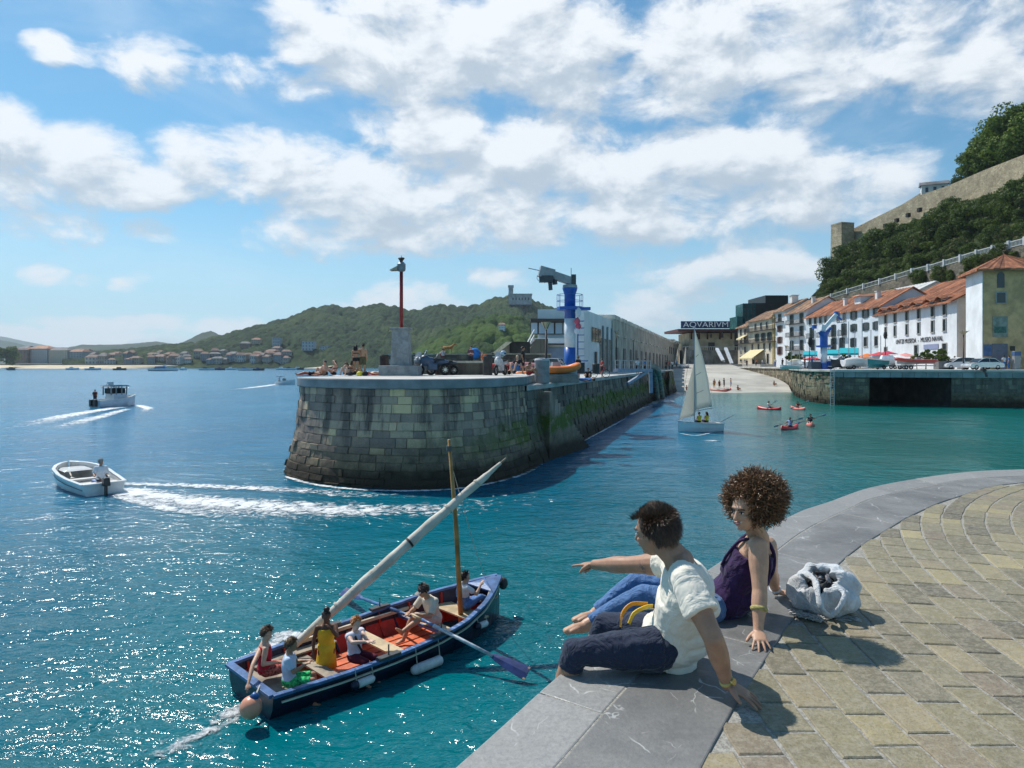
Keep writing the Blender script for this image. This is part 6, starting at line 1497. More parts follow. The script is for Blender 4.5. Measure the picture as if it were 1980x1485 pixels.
n_=sw.node_tree; tr=n_.nodes.new('ShaderNodeBsdfTranslucent'); tr.inputs[0].default_value=(.86,.83,.74,1); ms2=n_.nodes.new('ShaderNodeMixShader'); ms2.inputs[0].default_value=.45; lk(n_,n_.nodes['Principled BSDF'].outputs[0],ms2.inputs[1]); lk(n_,tr.outputs[0],ms2.inputs[2]); lk(n_,ms2.outputs[0],n_.nodes['Material Output'].inputs[0])

def sailmesh(a,b,c_,bel,name,n=12,m=8):
    rows=[]
    for i in range(n+1):
        u=i/n; l=Vector(a).lerp(Vector(b),u); r_2=Vector(c_).lerp(Vector(b),u); rows.append([l.lerp(r_2,j/m)+V(0,bel*sin(pi*j/m)*(1-u)**.5*1.0,0)+V(-.18*sin(pi*u)*(j/m),0,0) for j in range(m+1)])
    return MB().grid(rows).build(name,sw,t,fix=False,smooth=True,solid=.012)
ms_=sailmesh((2.15,0,1.6),(2.17,0,HM-.05),(.35,-.55,1.85),-.30,'main_sail'); sailmesh((3.5,0,.9),(2.25,0,HM*.66),(2.0,-.45,1.15),-.22,'jib')
mb=MB()
for z in(2.9,4.3,5.7): k=(z-1.6)/(HM-1.6); mb.bar((2.1,-.1,z),(2.15-(1.3)*(1-k)*.9,-.30*(1-k)-.12,z+.25),.03)
mb.build('batten',M('batten_grey',(.3,.3,.3),.6),ms_)
MB().tube([(3.55,0,.85),(2.2,0,HM)],.012,5).tube([(0,0,.6),(2.2,0,HM)],.008,5).build('rigging',M('rig_grey',(.3,.32,.35),.5),t)
MB().bar((0,0,.65),(-.9,.5,1.25),.04).build('tiller',dm,t)
yv=cloth('vest_yellow',(.55,.50,.05))
for i,(x,y,dg) in enumerate(((1.55,-.42,100),(.85,-.50,100))):
    J=JT(POSE('chair'),SL(x,y,.62),R(14)+R(-90)+R(dg),.95); person(['sailor in a yellow vest sitting just behind the dinghy sail','sailor with long dark hair and yellow vest nearest the dinghy stern'][i],J,.97,'tan',['brown','black'][i],[('life_vest','top',yv,(.1,.9,0)),('trousers','legs',cloth('navy',0),(.9,.3))],.026,hc=120,long_hair=bool(i))
# ---- kayaks
kr=M('kayak_red',(.70,.03,.035),.35,.08,1.); kp=M('kayak_salmon',(.75,.22,.18),.35,.1,1.)
def kayak(label,px,py,deg,mat,L_=2.6,z=0,pers=None,group='kayaks paddled in the harbour',paddle=True):
    c=G(px,py,z) if pers is not None or z==0 else P(px,py,z); t=thing('kayak',label,'kayak',tuple(c),R(deg),group=group)
    rr=[]
    for i in range(15):
        u=i/14; x=-L_/2+L_*u; w_=.34*max(.03,sin(pi*u))**.6; zz=.14+.18*abs(2*u-1)**3; rr.append([V(x,w_*cos(a_),zz*.5+(.18+.05*abs(2*u-1))*sin(a_)) for a_ in [2*pi*k/12 for k in range(12)]])
    MB().loft(rr).build('hull',mat,t,smooth=True); MB().ell((0,0,.26),(.42,.22,.05),n=14).build('cockpit',M('cockpit_dark',(.05,.03,.03),.6),t)
    if pers:
        lb,top,hr=pers; J=JT(POSE('sit',el=(-.28,.12,.45),er=(.28,.10,.40),wl=(-.36,.30,.58),wr=(.30,.32,.34),kl=(-.1,.42,.22),kr=(.1,.42,.22),al=(-.08,.8,.1),ar=(.08,.8,.1),tl=(-.08,.85,.2),tr=(.08,.85,.2)),c+V(0,0,.12),R(deg-90),1.)
        person(lb,J,1.02,'tan',hr,[('vest','top',top,(-.05,.95,.5)),('shorts','legs',cloth('navy',0),(.8,0))],.028,hc=90)
        if paddle:
            cc=(J['wl']+J['wr'])/2; d_=(J['wl']-J['wr']).normalized(); a_=cc-d_*1.05; b_=cc+d_*1.05; t3=thing('paddle','black paddle used by the kayaker in the '+lb.split(' in the ')[-1],'paddle',tuple(cc),world=True,group='kayak paddles')
            MB().tube([a_,b_],.02,6).build('paddle_shaft',blk,t3); [MB().ell(q_,(.09,.22,.03),ROT(d_,V(0,1,0),d_.cross(V(0,1,0)).normalized()),8).build('paddle_blade',M('paddle_grey',(.3,.35,.45),.5),t3) for q_ in (a_,b_)]
    return t
kayak('bright red kayak nearest the viewer, pointing to the left',1527,830,222,kr,2.8,0,('person in a white and blue top paddling in the nearest red kayak',cloth('bluewhite',(.30,.38,.60)),'black'))
kayak('salmon red kayak just right of and behind the nearest red one',1567,823,250,kp,2.6,0,('person in dark clothing paddling in the salmon kayak',cloth('darktop',(.05,.04,.05)),'black'))
kayak('red kayak with a white bow pointing to the right, left of the others',1487,792,-48,kr,2.9,0,('person in a white top paddling in the left hand kayak',cloth('white',0),'black'))
kayak('salmon red kayak close under the curved quay wall',1543,792,-80,kp,2.8,0,('kayaker in a red and dark top sitting in the kayak by the quay wall',cloth('redtop',(.25,.04,.04)),'black'))
def slip_z(y): return -.9+6.1*max(0,(y-118)/74)**.8
def on_slip(px,py):
    d=140.
    for _ in range(30): z=slip_z(d); d=.5*d+.5*(CZ-z)*F0/(py-HY)
    return V((px-HX)/F0*d,d,slip_z(d))
for i,(px,py,lb,mt,ht) in enumerate([(1381,751,'bather in orange shorts, leftmost of the four standing at the water edge','orange',.98),(1391,752,'bather in red standing second from left at the water edge','redtop',.9),(1400,750,'bather in dark shirt standing third from left at the water edge','darktop',1.0),(1413,749,'bather in blue shorts standing at the right of the four at the water edge','bluewhite',.95)]):
    c=on_slip(px,py); c2={'orange':(.55,.25,.05)}.get(mt,None)
    person(lb,JT(POSE('stand'),c,R(150+i*40),ht*1.08),ht*1.15,'tan','black',[('shorts','legs',cloth(mt,c2 or 0),(.95,0))]+([('shirt','top',cloth(mt,0),(-.05,.95,.5))] if i in(1,2) else []),.05,hc=50)
for px,py,lb,k in ((1427,755,'bather in red sitting in the shallows right of the beached kayaks','redtop'),(1497,739,'bather in red sitting alone high on the pale slipway','redtop'),(1328,755,'bather in red sitting in the shallows left of the sailing dinghy','redtop')):
    c=on_slip(px,py); person(lb,JT(POSE('sit'),c,R(200),1.15),1.2,'tan','brown',[('swimsuit','top',cloth(k,0),(-.1,.7,0))],.05,hc=50)
for lb,px,py,dg in (('red kayak beached at the water edge with its tip raised, right one of two',1407,756,50),('faded red kayak beached left of the brighter one',1389,757,-40)):
    c=on_slip(px,py); t=kayak(lb,px,py,dg,kr if dg>0 else kp,3.2,c.y,None,'kayaks beached on the slipway'); t.location=c+V(0,0,.15)
# two small sail dinghies on the slip edge, white hulls
for i,(px,yt,yb,w_) in enumerate(((1311,668,708,6),(1326,668,707,9))):
    c=P(px,yb,176.); c.z=slip_z(176)+.2; t=thing('beached_dinghy',['narrow white sail of a dinghy parked at the top of the slip, left one','wider white sail of a dinghy parked at the top of the slip, right one'][i],'sailing dinghy',tuple(c),R(20+i*30))
    small_hull(4,1.4,.6).build('hull',bw,t); MB().tube([(0,0,.3),(.1,0,5.6)],.05,6).build('mast',M('mast_alu',0),t); MB().add([(.08,0,.9),(.12,0,5.5),(-w_*.15,.1,1.0),(.08,.06,.9),(.12,.05,5.5),(-w_*.15,.15,1.0)],[(0,1,2),(5,4,3),(0,2,5,3),(1,4,5,2),(0,3,4,1)]).build('sail',sw,t)
for i,(px,py,dg) in enumerate(((1318,712,10),(1332,716,-5))): 
    c=on_slip(px,py+8); t=thing('beached_dinghy','upper white dinghy hull without sail lying on the slipway' if not i else 'lower white dinghy hull without sail lying on the slipway','dinghy',tuple(c+V(0,0,.1)),R(dg)); small_hull(4.2,1.5,.7).build('hull',bw,t); MB().box((0,0,.62),(2.2,.8,.1)).build('cockpit',dm,t)
# ================================================================== life on the pier
def hp_(px,py,d=None,z=HZ):
    d=d or (CZ-z)*F0/(py-HY); return V((px-HX)/F0*d,d,z)
swim=dict(dk=cloth('swim_dark',(.03,.03,.035)),rd=cloth('swim_red',(.45,.04,.04)),gr=cloth('swim_green',(.05,.10,.06)),bl=cloth('swim_blue',(.06,.18,.45)),wh=cloth('swim_white',(.65,.65,.65)),kh=cloth('swim_khaki',(.12,.11,.06)),pu=cloth('plaid',(.20,.10,.12),.5,20.),orr=cloth('orange_top',(.60,.14,.05)))
def towel(label,c,w_,l,rz,mt):
    t=thing('towel',label,'towel',tuple(c),rz); MB().add([(-w_/2+w_*i/4,-l/2+l*j/8,.02+.015*sin(i*2.1+j*1.3)) for j in range(9) for i in range(5)],[(j*5+i,j*5+i+1,(j+1)*5+i+1,(j+1)*5+i) for j in range(8) for i in range(4)]).build('cloth',mt,t,solid=.02)
D1=37.5
bath=lambda k,v=(.9,0): [('swimwear','legs',swim[k],v)]
c=hp_(688,722,D1); person('long haired woman in a dark bikini standing at the left of the embracing pair',JT(POSE('stand',wr=(.34,.20,1.2),er=(.30,.05,1.15)),c,R(0),.97),.97,'tan','black',bath('dk',(.25,0))+[('bikini_top','top',swim['dk'],(.62,.76,0))],.028,fem=True,long_hair=True,hc=120)
c=hp_(701,722,D1+.15); person('shirtless man in khaki shorts standing at the right of the embracing pair',JT(POSE('stand',wl=(-.30,.20,1.2),el=(-.28,.05,1.18),look=(-.6,.8,0)),c,R(10),1.02),1.02,'warm','brown',bath('kh',(.8,0)),.028,hc=90)
for px,lb,sk,hr,k,dg,fm in ((627,'sunbather sitting at the far left of the pier head, black hair','light','black','dk',150,False),(646,'brown haired sunbather sitting with raised elbows, second from left','light','brown','dk',120,True),(671,'sunbather curled up with head on knees between two others','pale','lbrown','dk',170,True),(683,'dark haired sunbather sitting right beside the standing pair','tan','brown','dk',-60,True)):
    J=POSE('sit',**(dict(hed=(0,.16,.62),look=(0,.8,-.6)) if px==671 else dict(el=(-.33,-.02,.60),wl=(-.1,.02,.78)) if px==646 else {})); c=hp_(px,722,37.2+.2*(px%3))
    person(lb,JT(J,c,R(dg),1.),1.,sk,hr,bath(k,(.3,0))+([('bikini_top','top',swim['dk'],(.62,.76,0))] if fm else []),.028,fem=fm,long_hair=fm,hc=90)
c=hp_(606,723,36.8); person('sunbather lying on a red towel at the left tip of the pier head',JT(POSE('lie'),c,R(100),1.),1.,'tan','brown',bath('dk',(.5,0)),.03,hc=60); towel('red towel under the sunbather at the left tip of the pier head',c+V(.3,0,0),1.0,2.2,R(100),swim['rd'])
towel('cream towel under the sitting sunbathers on the pier head',hp_(660,724,36.6),1.2,2.,R(80),swim['wh'])
c=hp_(734,722,38.2); person('person lying on a red towel against the beacon plinth',JT(POSE('lie'),c,R(-75),1.),1.,'light','black',bath('rd',(.5,0)),.03,hc=60); towel('red towel beside the granite beacon plinth',c,.9,1.9,R(-75),swim['rd'])
for i,(px,mt,nm,lb) in enumerate(((696,M('bag_yellow',(.75,.62,.05),.6),'yellow','bright yellow beach bag at the feet of the standing pair'),(706,swim['dk'],'black','black beach bag to the right of the yellow bag'),(677,swim['dk'],'b','dark backpack in front of the curled up sunbather'))):
    c=hp_(px,726,36.6); t=thing('beach_bag',lb,'bag',tuple(c),i); MB().ell((0,0,.12),(.20,.13,.14)).box((0,0,.17),(.22,.16,.14),top=.7).build('bag_body',mt,t,remesh=.03,sm=1); MB().tube([(-.1,0,.22),(0,0,.36),(.1,0,.22)],.012,6).build('bag_handle',mt,t)
# people and a dog near the parapet
c=hp_(910,700,49,LZ+.75); person('person in a plaid shirt and dark trousers standing by the parapet wall',JT(POSE('stand',wl=(-.02,.25,1.2),wr=(.05,.25,1.15),look=(.2,.9,-.3)),c,R(190),.95),.97,'light','brown',[('shirt','top',swim['pu'],(-.05,.97,.9)),('trousers','legs',swim['dk'],(1,.7))],.032,hc=70)
c=hp_(936,702,49,LZ+.5); person('person in an orange top and pale trousers leaning by the parapet',JT(POSE('stand',che=(.12,.1,1.28),nek=(.2,.14,1.44),hed=(.26,.2,1.55)),c,R(200),.9),.92,'light','brown',[('shirt','top',swim['orr'],(-.05,.97,.6)),('trousers','legs',cloth('paleblue',0),(1,.9))],.032,hc=70)
c=hp_(856,690,52,pz(690,52)); person('person in a white top sitting on the parapet wall by the dog',JT(POSE('sit'),c,R(30),.75),.8,'light','brown',[('shirt','top',swim['wh'],(-.05,.97,.6)),('shorts','legs',swim['rd'],(.7,0))],.032,hc=60)
c=hp_(866,688,51.5,pz(686.0,51.5)+.1); t=thing('dog','tan dog standing on top of the low parapet wall','dog',tuple(c),R(8)); mb=MB()
mb.cap((-.30,0,.42),.12,(.02,0,.44),.10).cap((.0,0,.44),.11,(.26,0,.46),.14).cap((.28,0,.50),.10,(.44,0,.66),.075).ell((.50,0,.70),(.10,.075,.075)).cap((.54,0,.69),.045,(.66,0,.66),.03).cap((-.36,0,.48),.035,(-.55,0,.62),.015)
for x,y in((.28,.08),(.28,-.08)): mb.cap((x,y,.40),.055,(x+.01,y,.20),.03).cap((x+.01,y,.20),.03,(x,y,.03),.025).cap((x,y,.03),.025,(x+.06,y,.02),.02)
for x,y in((-.30,.08),(-.30,-.08)): mb.cap((x,y,.40),.075,(x+.05,y,.24),.04).cap((x+.05,y,.24),.035,(x-.05,y,.14),.024).cap((x-.05,y,.14),.024,(x-.03,y,.03),.022).cap((x-.03,y,.03),.022,(x+.03,y,.02),.02)
for y in(.05,-.05): mb.cap((.48,y,.75),.02,(.46,y*1.3,.80),.012)
mb.build('body',M('dog_fur',(.42,.20,.07),.8,.25,6.),t,remesh=.018,sm=1)
c=hp_(918,686,51,pz(686,51)+.1); t=thing('sun_shade','small blue beach tent on top of the parapet wall','tent',tuple(c)); MB().ell((0,0,.0),(.42,.35,.42)).build('tent_cloth',cloth('tent_blue',(.04,.22,.6)),t,smooth=True); MB().tube([(-.4,-.2,0),(0,-.36,.35),(.4,-.2,0)],.015,5).build('tent_pole',blk,t)
# motorbikes
ty=M('tyre',(.015,.015,.015),.8,.2,10.); chrome=M('chrome',(.5,.5,.5),.2,.1,5.,metal=.9)
def wheel(t,c,r_,w_,axis='y',nm='wheel'):
    mb=MB(); n=20; vs=[];fs=[]
    for i in range(n):
        a=2*pi*i/n
        for j in range(8): b=2*pi*j/8; q=r_-w_*.5+w_*.5*cos(b); vs.append((c[0]+q*cos(a),c[1]+w_*.5*sin(b),c[2]+q*sin(a)))
    for i in range(n):
        for j in range(8): fs.append((i*8+j,i*8+(j+1)%8,((i+1)%n)*8+(j+1)%8,((i+1)%n)*8+j))
    mb.add(vs,fs); w=mb.build(nm,ty,t,smooth=True)
    h_=MB(); h_.tube([(c[0],c[1]-w_*.4,c[2]),(c[0],c[1]+w_*.4,c[2])],r_*.25,10)
    for i in range(8): a=2*pi*i/8; h_.bar(c,(c[0]+(r_-w_*.6)*cos(a),c[1],c[2]+(r_-w_*.6)*sin(a)),.02)
    h_.build('rim',chrome,w)
def motorbike(label,c,rz,col,s=1.,scoot=False):
    t=thing('motorbike',label,'motorbike',tuple(c),rz,group='motorbikes parked on the pier',scale=s)
    wheel(t,(.70,0,.30),.30,.12); wheel(t,(-.68,0,.30),.30,.14)
    MB().bar((.70,.07,.30),(.42,.07,1.0),.05).bar((.70,-.07,.30),(.42,-.07,1.0),.05).bar((.40,-.32,1.05),(.40,.32,1.05),.04).build('fork',chrome,t)
    MB().ell((.40,0,.78),(.30,.20,.30)).ell((.12,0,.80),(.28,.17,.16)).ell((-.55,0,.72),(.35,.15,.12)).box((.0,0,.45),(.5,.28,.35)).build('fairing',col,t,remesh=.04,sm=1)
    MB().box((-.30,0,.84),(.70,.27,.12),top=.85).build('seat',M('seat_black',(.02,.02,.02),.6),t,bevel=.03); MB().add([(.50,-.2,.98),(.50,.2,.98),(.30,.16,1.32),(.30,-.16,1.32)],[(0,1,2,3)]).build('windscreen',M('windscreen',(.25,.30,.34),.1),t,solid=.01)
    MB().ell((.66,0,.86),(.05,.10,.07)).build('headlight',M('lamp_clear',(.7,.72,.72),.15),t,smooth=True)
    for q in(-1,1): MB().bar((.40,q*.25,1.05),(.36,q*.32,1.22),.02).ell((.36,q*.34,1.24),(.03,.08,.05)).build('mirror',blk,t)
motorbike('silver and black motorbike half hidden beside the beacon plinth',hp_(817,724,39.2),R(240),M('bike_silver',(.35,.36,.37),.3))
motorbike('blue grey touring motorbike facing left between plinth and stone bench',hp_(836,724,38.6),R(196),M('bike_blue',(.05,.09,.16),.3),1.08)
motorbike('dark motorbike parked behind the blue grey touring motorbike',hp_(856,723,39.6),R(176),M('bike_dark',(.04,.05,.06),.3),.95)
motorbike('black and white motorbike parked right of the black cylindrical bin',hp_(968,724,38.4),R(250),M('bike_white',(.6,.6,.6),.3),1.)
c=hp_(973,722,38.0); t=thing('helmet','pale blue helmet on top of the motorbike by the black bin','helmet',tuple(c+V(0,0,1.15))); MB().ell((0,0,.1),(.16,.14,.15),n=16).build('shell',M('helmet_blue',(.35,.5,.62),.3),t,smooth=True); MB().ell((.09,-.05,.08),(.09,.10,.06)).build('visor',glassm(),t,smooth=True)
c=hp_(1000,724,37.6); person('bald person in a dark shirt sitting on the pier edge by the step',JT(POSE('sit'),c+V(0,0,.25),R(150),1.05),1.08,'light',None,[('shirt','top',swim['dk'],(-.1,.9,.6)),('shorts','legs',swim['bl'],(.8,0))],.03)
c=hp_(1022,725,37.4); person('person in swimming shorts sitting beside the dark shirted one at the step',JT(POSE('sit',hed=(0,.1,.66)),c,R(-120),.95),.95,'tan','brown',bath('rd',(.6,0)),.03,hc=60)
# red kayaks laid behind
for i,(px,py,mt) in enumerate(((965,700,swim['rd']),(1003,704,M('kayak_pink',(.6,.25,.25),.4)))):
    c=hp_(px,py,45,LZ+.75+.1*i); t=thing('stored_kayak',['long pink red kayak lying behind the motorbike and bin','second faded red kayak lying left of the office stair'][i],'kayak',tuple(c),R(4)); 
    MB().loft([[V(-1.9+3.8*u,.33*max(.04,sin(pi*u))**.6*cos(a_),.2+.2*sin(a_)*max(.3,sin(pi*u))) for a_ in [2*pi*k/10 for k in range(10)]] for u in [k/12 for k in range(13)]]).build('hull',mt,t,smooth=True); MB().ell((0,0,.38),(.45,.22,.05)).build('cockpit',blk,t); MB().box((1,0,-.2),(.15,.7,.5)).box((-1,0,-.2),(.15,.7,.5)).build('rack_leg',blk,t)
# orange inflatable on a plinth
og=M('rib_orange',(.78,.20,.03),.45,.1,2.); gy=M('rib_grey',(.35,.36,.38),.5,.1,2.)
def rib_boat(label,c,rz,L_,mt,s=1.,name='inflatable_boat'):
    t=thing(name,label,'inflatable boat',tuple(c),rz,scale=s); pts=[V(-L_/2,.62,.35),V(0,.66,.37),V(L_*.30,.55,.45),V(L_*.47,.2,.60),V(L_*.47,-.2,.60),V(L_*.30,-.55,.45),V(0,-.66,.37),V(-L_/2,-.62,.35)]
    pc=catmull(pts,6); MB().tube(pc,[.12]+[.21]*(len(pc)-2)+[.12],12).build('tube',mt,t,smooth=True); small_hull(L_*.95,1.1,.35).build('hull',gy,t); MB().box((-.3,0,.55),(.6,.5,.6),top=.8).build('console',gy,t); MB().box((-L_/2-.1,0,.55),(.3,.28,.6),top=.8).build('outboard_motor',blk,t,bevel=.03)
    tb_=MB(); 
    for q in(.3,.7): a=pc[int(len(pc)*q)]
    return t
c=hp_(1087,712,41,LZ); t=thing('concrete_plinth','low concrete block carrying the orange inflatable boat beside the blue crane','block',tuple(c)); MB().box((0,0,.22),(1.9,1.2,.44)).build('block',M('plinth_grey',(.25,.24,.22),.85,.2,2.,.3),t,bevel=.03); MB().box((0,-.61,.44),(1.7,.05,.1)).build('edge_strip',dm,t)
rib_boat('orange inflatable rescue boat on a low block beside the grey pier bin',c+V(-.1,.1,.42),R(10),2.3,og,.95)
rib_boat('second orange inflatable boat half hidden left of the lamp post',hp_(1030,706,47,LZ+.1),R(-8),2.6,og,.9)
c=hp_(1052,706,44.5,LZ); t=thing('covered_jetski','small craft under a white and blue cover behind the grey pier bin','covered boat',tuple(c)); MB().ell((0,0,.75),(.55,.5,.75)).ell((.5,0,.45),(.7,.45,.4)).build('cover',cloth('cover_white',(.70,.66,.62)),t,remesh=.05,sm=2); MB().ell((.8,-.1,.30),(.7,.5,.3)).build('hull',M('hull_blue',(.04,.13,.30),.4),t,smooth=True)
# cars
def car(label,c,rz,col,s=1.,group=None,kind='sedan'):
    t=thing('parked_car',label,'car',tuple(c),rz,group=group,scale=s); W_=.88
    prof=[(-2.25,.30),(-2.28,.62),(-2.15,.86),(-1.75,.93),(-1.15,.98),(.75,.97),(1.55,.86),(2.05,.72),(2.22,.50),(2.20,.28)] if kind=='sedan' else [(-1.95,.30),(-2.0,.75),(-1.9,1.05),(-1.2,1.05),(.7,1.0),(1.5,.88),(1.9,.70),(2.0,.5),(1.95,.28)]
    rows=[]
    for y,k,z0 in((-W_,.96,.05),(-W_*.97,1,.0),(0,1.02,0),(W_*.97,1,0),(W_,.96,.05)):
        rows.append([V(x*k,y,z if z<.35 else z-(z0 if z>.6 else 0)) for x,z in prof])
    mb=MB(); mb.grid(rows); n=len(prof); mb.add(rows[0],[tuple(range(n))]); mb.add(rows[-1],[tuple(range(n))]); mb.add([rows[0][0],rows[-1][0],rows[-1][-1],rows[0][-1]],[(0,1,2,3)]); bd=mb.build('body',col,t,bevel=.03)
    cp=[(-1.75,.92),(-1.15,1.38),(-.1,1.45),(.45,1.36),(1.15,.95)] if kind=='sedan' else [(-1.85,1.0),(-1.6,1.5),(-.1,1.55),(.45,1.42),(1.2,.95)]
    mb=MB(); r0=[V(x,-W_*(.92 if z<1 else .74),z) for x,z in cp]; r1=[V(x,W_*(.92 if z<1 else .74),z) for x,z in cp]; mb.grid([r0,r1]); mb.add(r0,[tuple(range(5))]); mb.add(r1,[tuple(range(5))]); mb.build('glasshouse',glassm(),t)
    rf=[V(x,0,z+.015) for x,z in cp[1:4]]; MB().grid([[p+V(0,q*W_*.73,0) for p in rf] for q in(-1,1)]).build('roof_panel',col,t,solid=.03)
    for q in(-1,1):
        mb=MB(); 
        for (x,z),(x2,z2) in zip(cp[:-1],cp[1:]): mb.bar((x,q*W_*(.925 if z<1 else .75),z),(x2,q*W_*(.925 if z2<1 else .75),z2),.05)
        mb.bar((-.35,q*W_*.76,1.44),(-.35,q*W_*.93,.95),.06); mb.build('door_pillar',col,t)
        for x in(-1.38,1.38): wheel(t,(x,q*(W_-.08),.32),.32,.2)
        MB().box((2.10 if kind=='sedan' else 1.9,q*.6,.62),(.18,.36,.14)).build('headlight',M('lamp_clear',0),t,bevel=.02); MB().box((-2.22 if kind=='sedan' else -1.95,q*.66,.72),(.10,.26,.14)).build('tail_light',M('tail_red',(.4,.01,.01),.3),t)
    return t
sil=M('car_silver',(.55,.57,.58),.25,.04,1.,metal=.6,coat=.4); whc=M('car_white',(.75,.75,.75),.3,.04,1.,coat=.4)
q2=lambda px,d: V((px-HX)/F0*d,d,QZ2)
def car_at(label,px,d,deg,col,kind='sedan',s=1.): return car(label,q2(px,d),R(deg),col,s,None,kind)
car_at('silver saloon car parked in front of the yellow tower house',1899,84.8,184,sil)
car_at('white hatchback with pale bonnet parked behind the big lamp post, left of the silver car',1853,89.5,176,whc,'hatch')
c=hp_(1044,703,52,LZ); car('white van like car parked below the harbour office windows',c,R(160),whc,1.0,None,'hatch')
# ------------------------------------------------------------------ harbour side clutter
def boat_on_trailer(label,px,d,deg,L_,B,mt,dz=.55,top=None,cat='boat',cover=None):
    c=q2(px,d); t=thing('boat_on_trailer',label,cat,tuple(c),R(deg)); 
    h=small_hull(L_,B,.85); h.v=[(x,y,z+dz) for x,y,z in h.v]; h.build('hull',mt,t)
    mb=MB().bar((-L_*.45,0,.4),(L_*.6,0,.4),.1).bar((-L_*.2,-B*.4,.35),(-L_*.2,B*.4,.35),.08); mb.build('trailer_frame',M('galvanised',0),t)
    for q in(-1,1): wheel(t,(-L_*.2,q*B*.42,.28),.28,.16)
    if top: MB().box((-.2,0,dz+1.15),(L_*.35,B*.6,.6),top=.75).build('cabin',top,t)
    if cover: MB().ell((-.1,0,dz+.8),(L_*.42,B*.46,.4)).build('cover',cover,t,smooth=True)
    return t
tl=M('hull_teal',(.01,.20,.22),.35); rdh=M('hull_red',(.50,.07,.05),.45,.12,2.)
c=q2(1770,88); rib_boat('long red inflatable boat on a trailer in front of the museum',c+V(0,0,.75),R(184),5.2,rdh,1.0)
c2=thing('boat_trailer','low trailer with dark wheels under the long red inflatable boat','trailer',tuple(c)); MB().bar((-2.4,0,.5),(2.6,0,.5),.12).bar((-.5,-.7,.5),(-.5,.7,.5),.1).bar((.6,-.7,.5),(.6,.7,.5),.1).build('trailer_frame',M('galvanised',0),c2)
for x in(-1.6,-1.0): 
    for q in(-1,1): wheel(c2,(x,q*.75,.28),.28,.16)
CL2=[('teal hulled boat tilted on the quay left of the red inflatable',1696,88.5,200,3.2,1.2,tl,.3,None,None),('white cruiser with a small cabin behind the teal boat',1712,97,170,5.,1.8,bw,.5,cw,None),
 ('white boat with a white round cover near the middle of the quay',1655,90.5,10,3.8,1.5,bw,.4,None,cloth('cover_white',0)),('grey dinghy on the quay edge to the right of the blue crane',1633,92,160,3.4,1.4,bdark,.3,None,cloth('cover_grey',(.3,.3,.32))),
 ('white boat with an orange cover behind the white covered boats',1672,104,185,4.2,1.7,bw,.6,None,cloth('cover_orange',(.62,.22,.05))),('white boat with red bow left of the blue crane',1566,104,150,3.6,1.4,bw,.4,None,cloth('cover_red',(.45,.03,.04))),
 ('white motor boat with blue cover in front of the museum doors',1735,101,175,4.6,1.8,bw,.6,None,cloth('cover_blue',(.05,.12,.35))),('small white dinghy with bare deck nearest the museum corner',1752,95,20,3.,1.3,bw,.3,None,None),('blue hulled dinghy half hidden under the turquoise awning',1610,108,190,3.6,1.5,bb,.5,None,None),
 ('pale dinghy with a cream cover at the left end of the parked boats',1540,118,30,3.6,1.5,bw,.4,None,cloth('cover_cream',(.6,.55,.42))),('small white rowing dinghy leaning near the quay corner',1553,100.5,80,2.8,1.2,bw,.3,None,None),('grey white boat beyond the orange covered one',1690,112,172,4.6,1.8,bw,.7,gs_,None)]
for a in CL2: boat_on_trailer(a[0],a[1],a[2],a[3],a[4],a[5],a[6],a[7],a[8],cover=a[9])
r=random.Random(6)
MW=['first bare dinghy mast from the left on the quay','second bare dinghy mast from the left on the quay']
for i,(px,h_) in enumerate(((1530,4.2),(1546,5.),(1576,5.6),(1622,6.2),(1641,7.),(1653,6.),(1667,7.4),(1684,6.2),(1703,5.))):
    c=q2(px,99+(i*7)%13); t=thing('dinghy','upright bare masted sailing dinghy parked on the quay among the boats','sailing dinghy',tuple(c),R(r.uniform(0,180)),'bare masted dinghies parked on the quay')
    small_hull(3.2,1.3,.5).build('hull',bw,t); MB().tube([(0,0,.3),(0,0,h_)],.055,6).build('mast',M('mast_alu',0),t)
# awnings on posts and umbrellas
for lb,x0,x1,yt,yb,d in (('long turquoise awning on posts right of the blue crane, the taller one',1624,1660,673,683,113),('middle turquoise awning right behind the blue crane column',1597,1624,676.5,684,116),('small turquoise awning left of the blue crane column',1553,1580,679,686,124)):
    t=thing('terrace_awning',lb,'awning',tuple(P((x0+x1)/2,700,d)),world=True); a=P(x0,yt,d+2);b=P(x1,yt,d+2);a2=P(x0,yb,d-1);b2=P(x1,yb,d-1)
    MB().add([a,b,b2,a2,a2-V(0,0,.3),b2-V(0,0,.3)],[(0,1,2,3),(3,2,5,4)]).build('canopy',cy,t,fix=False,solid=.05)
    mb=MB()
    for p in(a,b,a2,b2): mb.bar(p,V(p.x,p.y,QZ2),.08)
    mb.build('post',M('galvanised',0),t)
for px,yy_,c_,lb,x2 in ((1584,657,cy,'upper small turquoise awning left of the crane top',1590),(1560,661,cy,'small turquoise window awning beside the black lamp',1570)):
    pass
UM=[(1700,681,106,(.60,.08,.09),'dark red parasol among the boats by the museum, left one'),(1716,679,110,(.50,.06,.12),'crimson parasol behind the white cruiser'),(1751,683,104,(.72,.30,.28),'wide salmon parasol in front of the museum door'),(1739,687,100,(.70,.70,.70),'white parasol left of the salmon one'),(1676,684,118,(.75,.2,.05),'orange parasol beside the tall turquoise awning'),(1725,690,98,(.05,.15,.45),'blue parasol low among the white boats'),(1571,690,120,(.6,.05,.05),'red parasol left of the crane under the turquoise awning')]
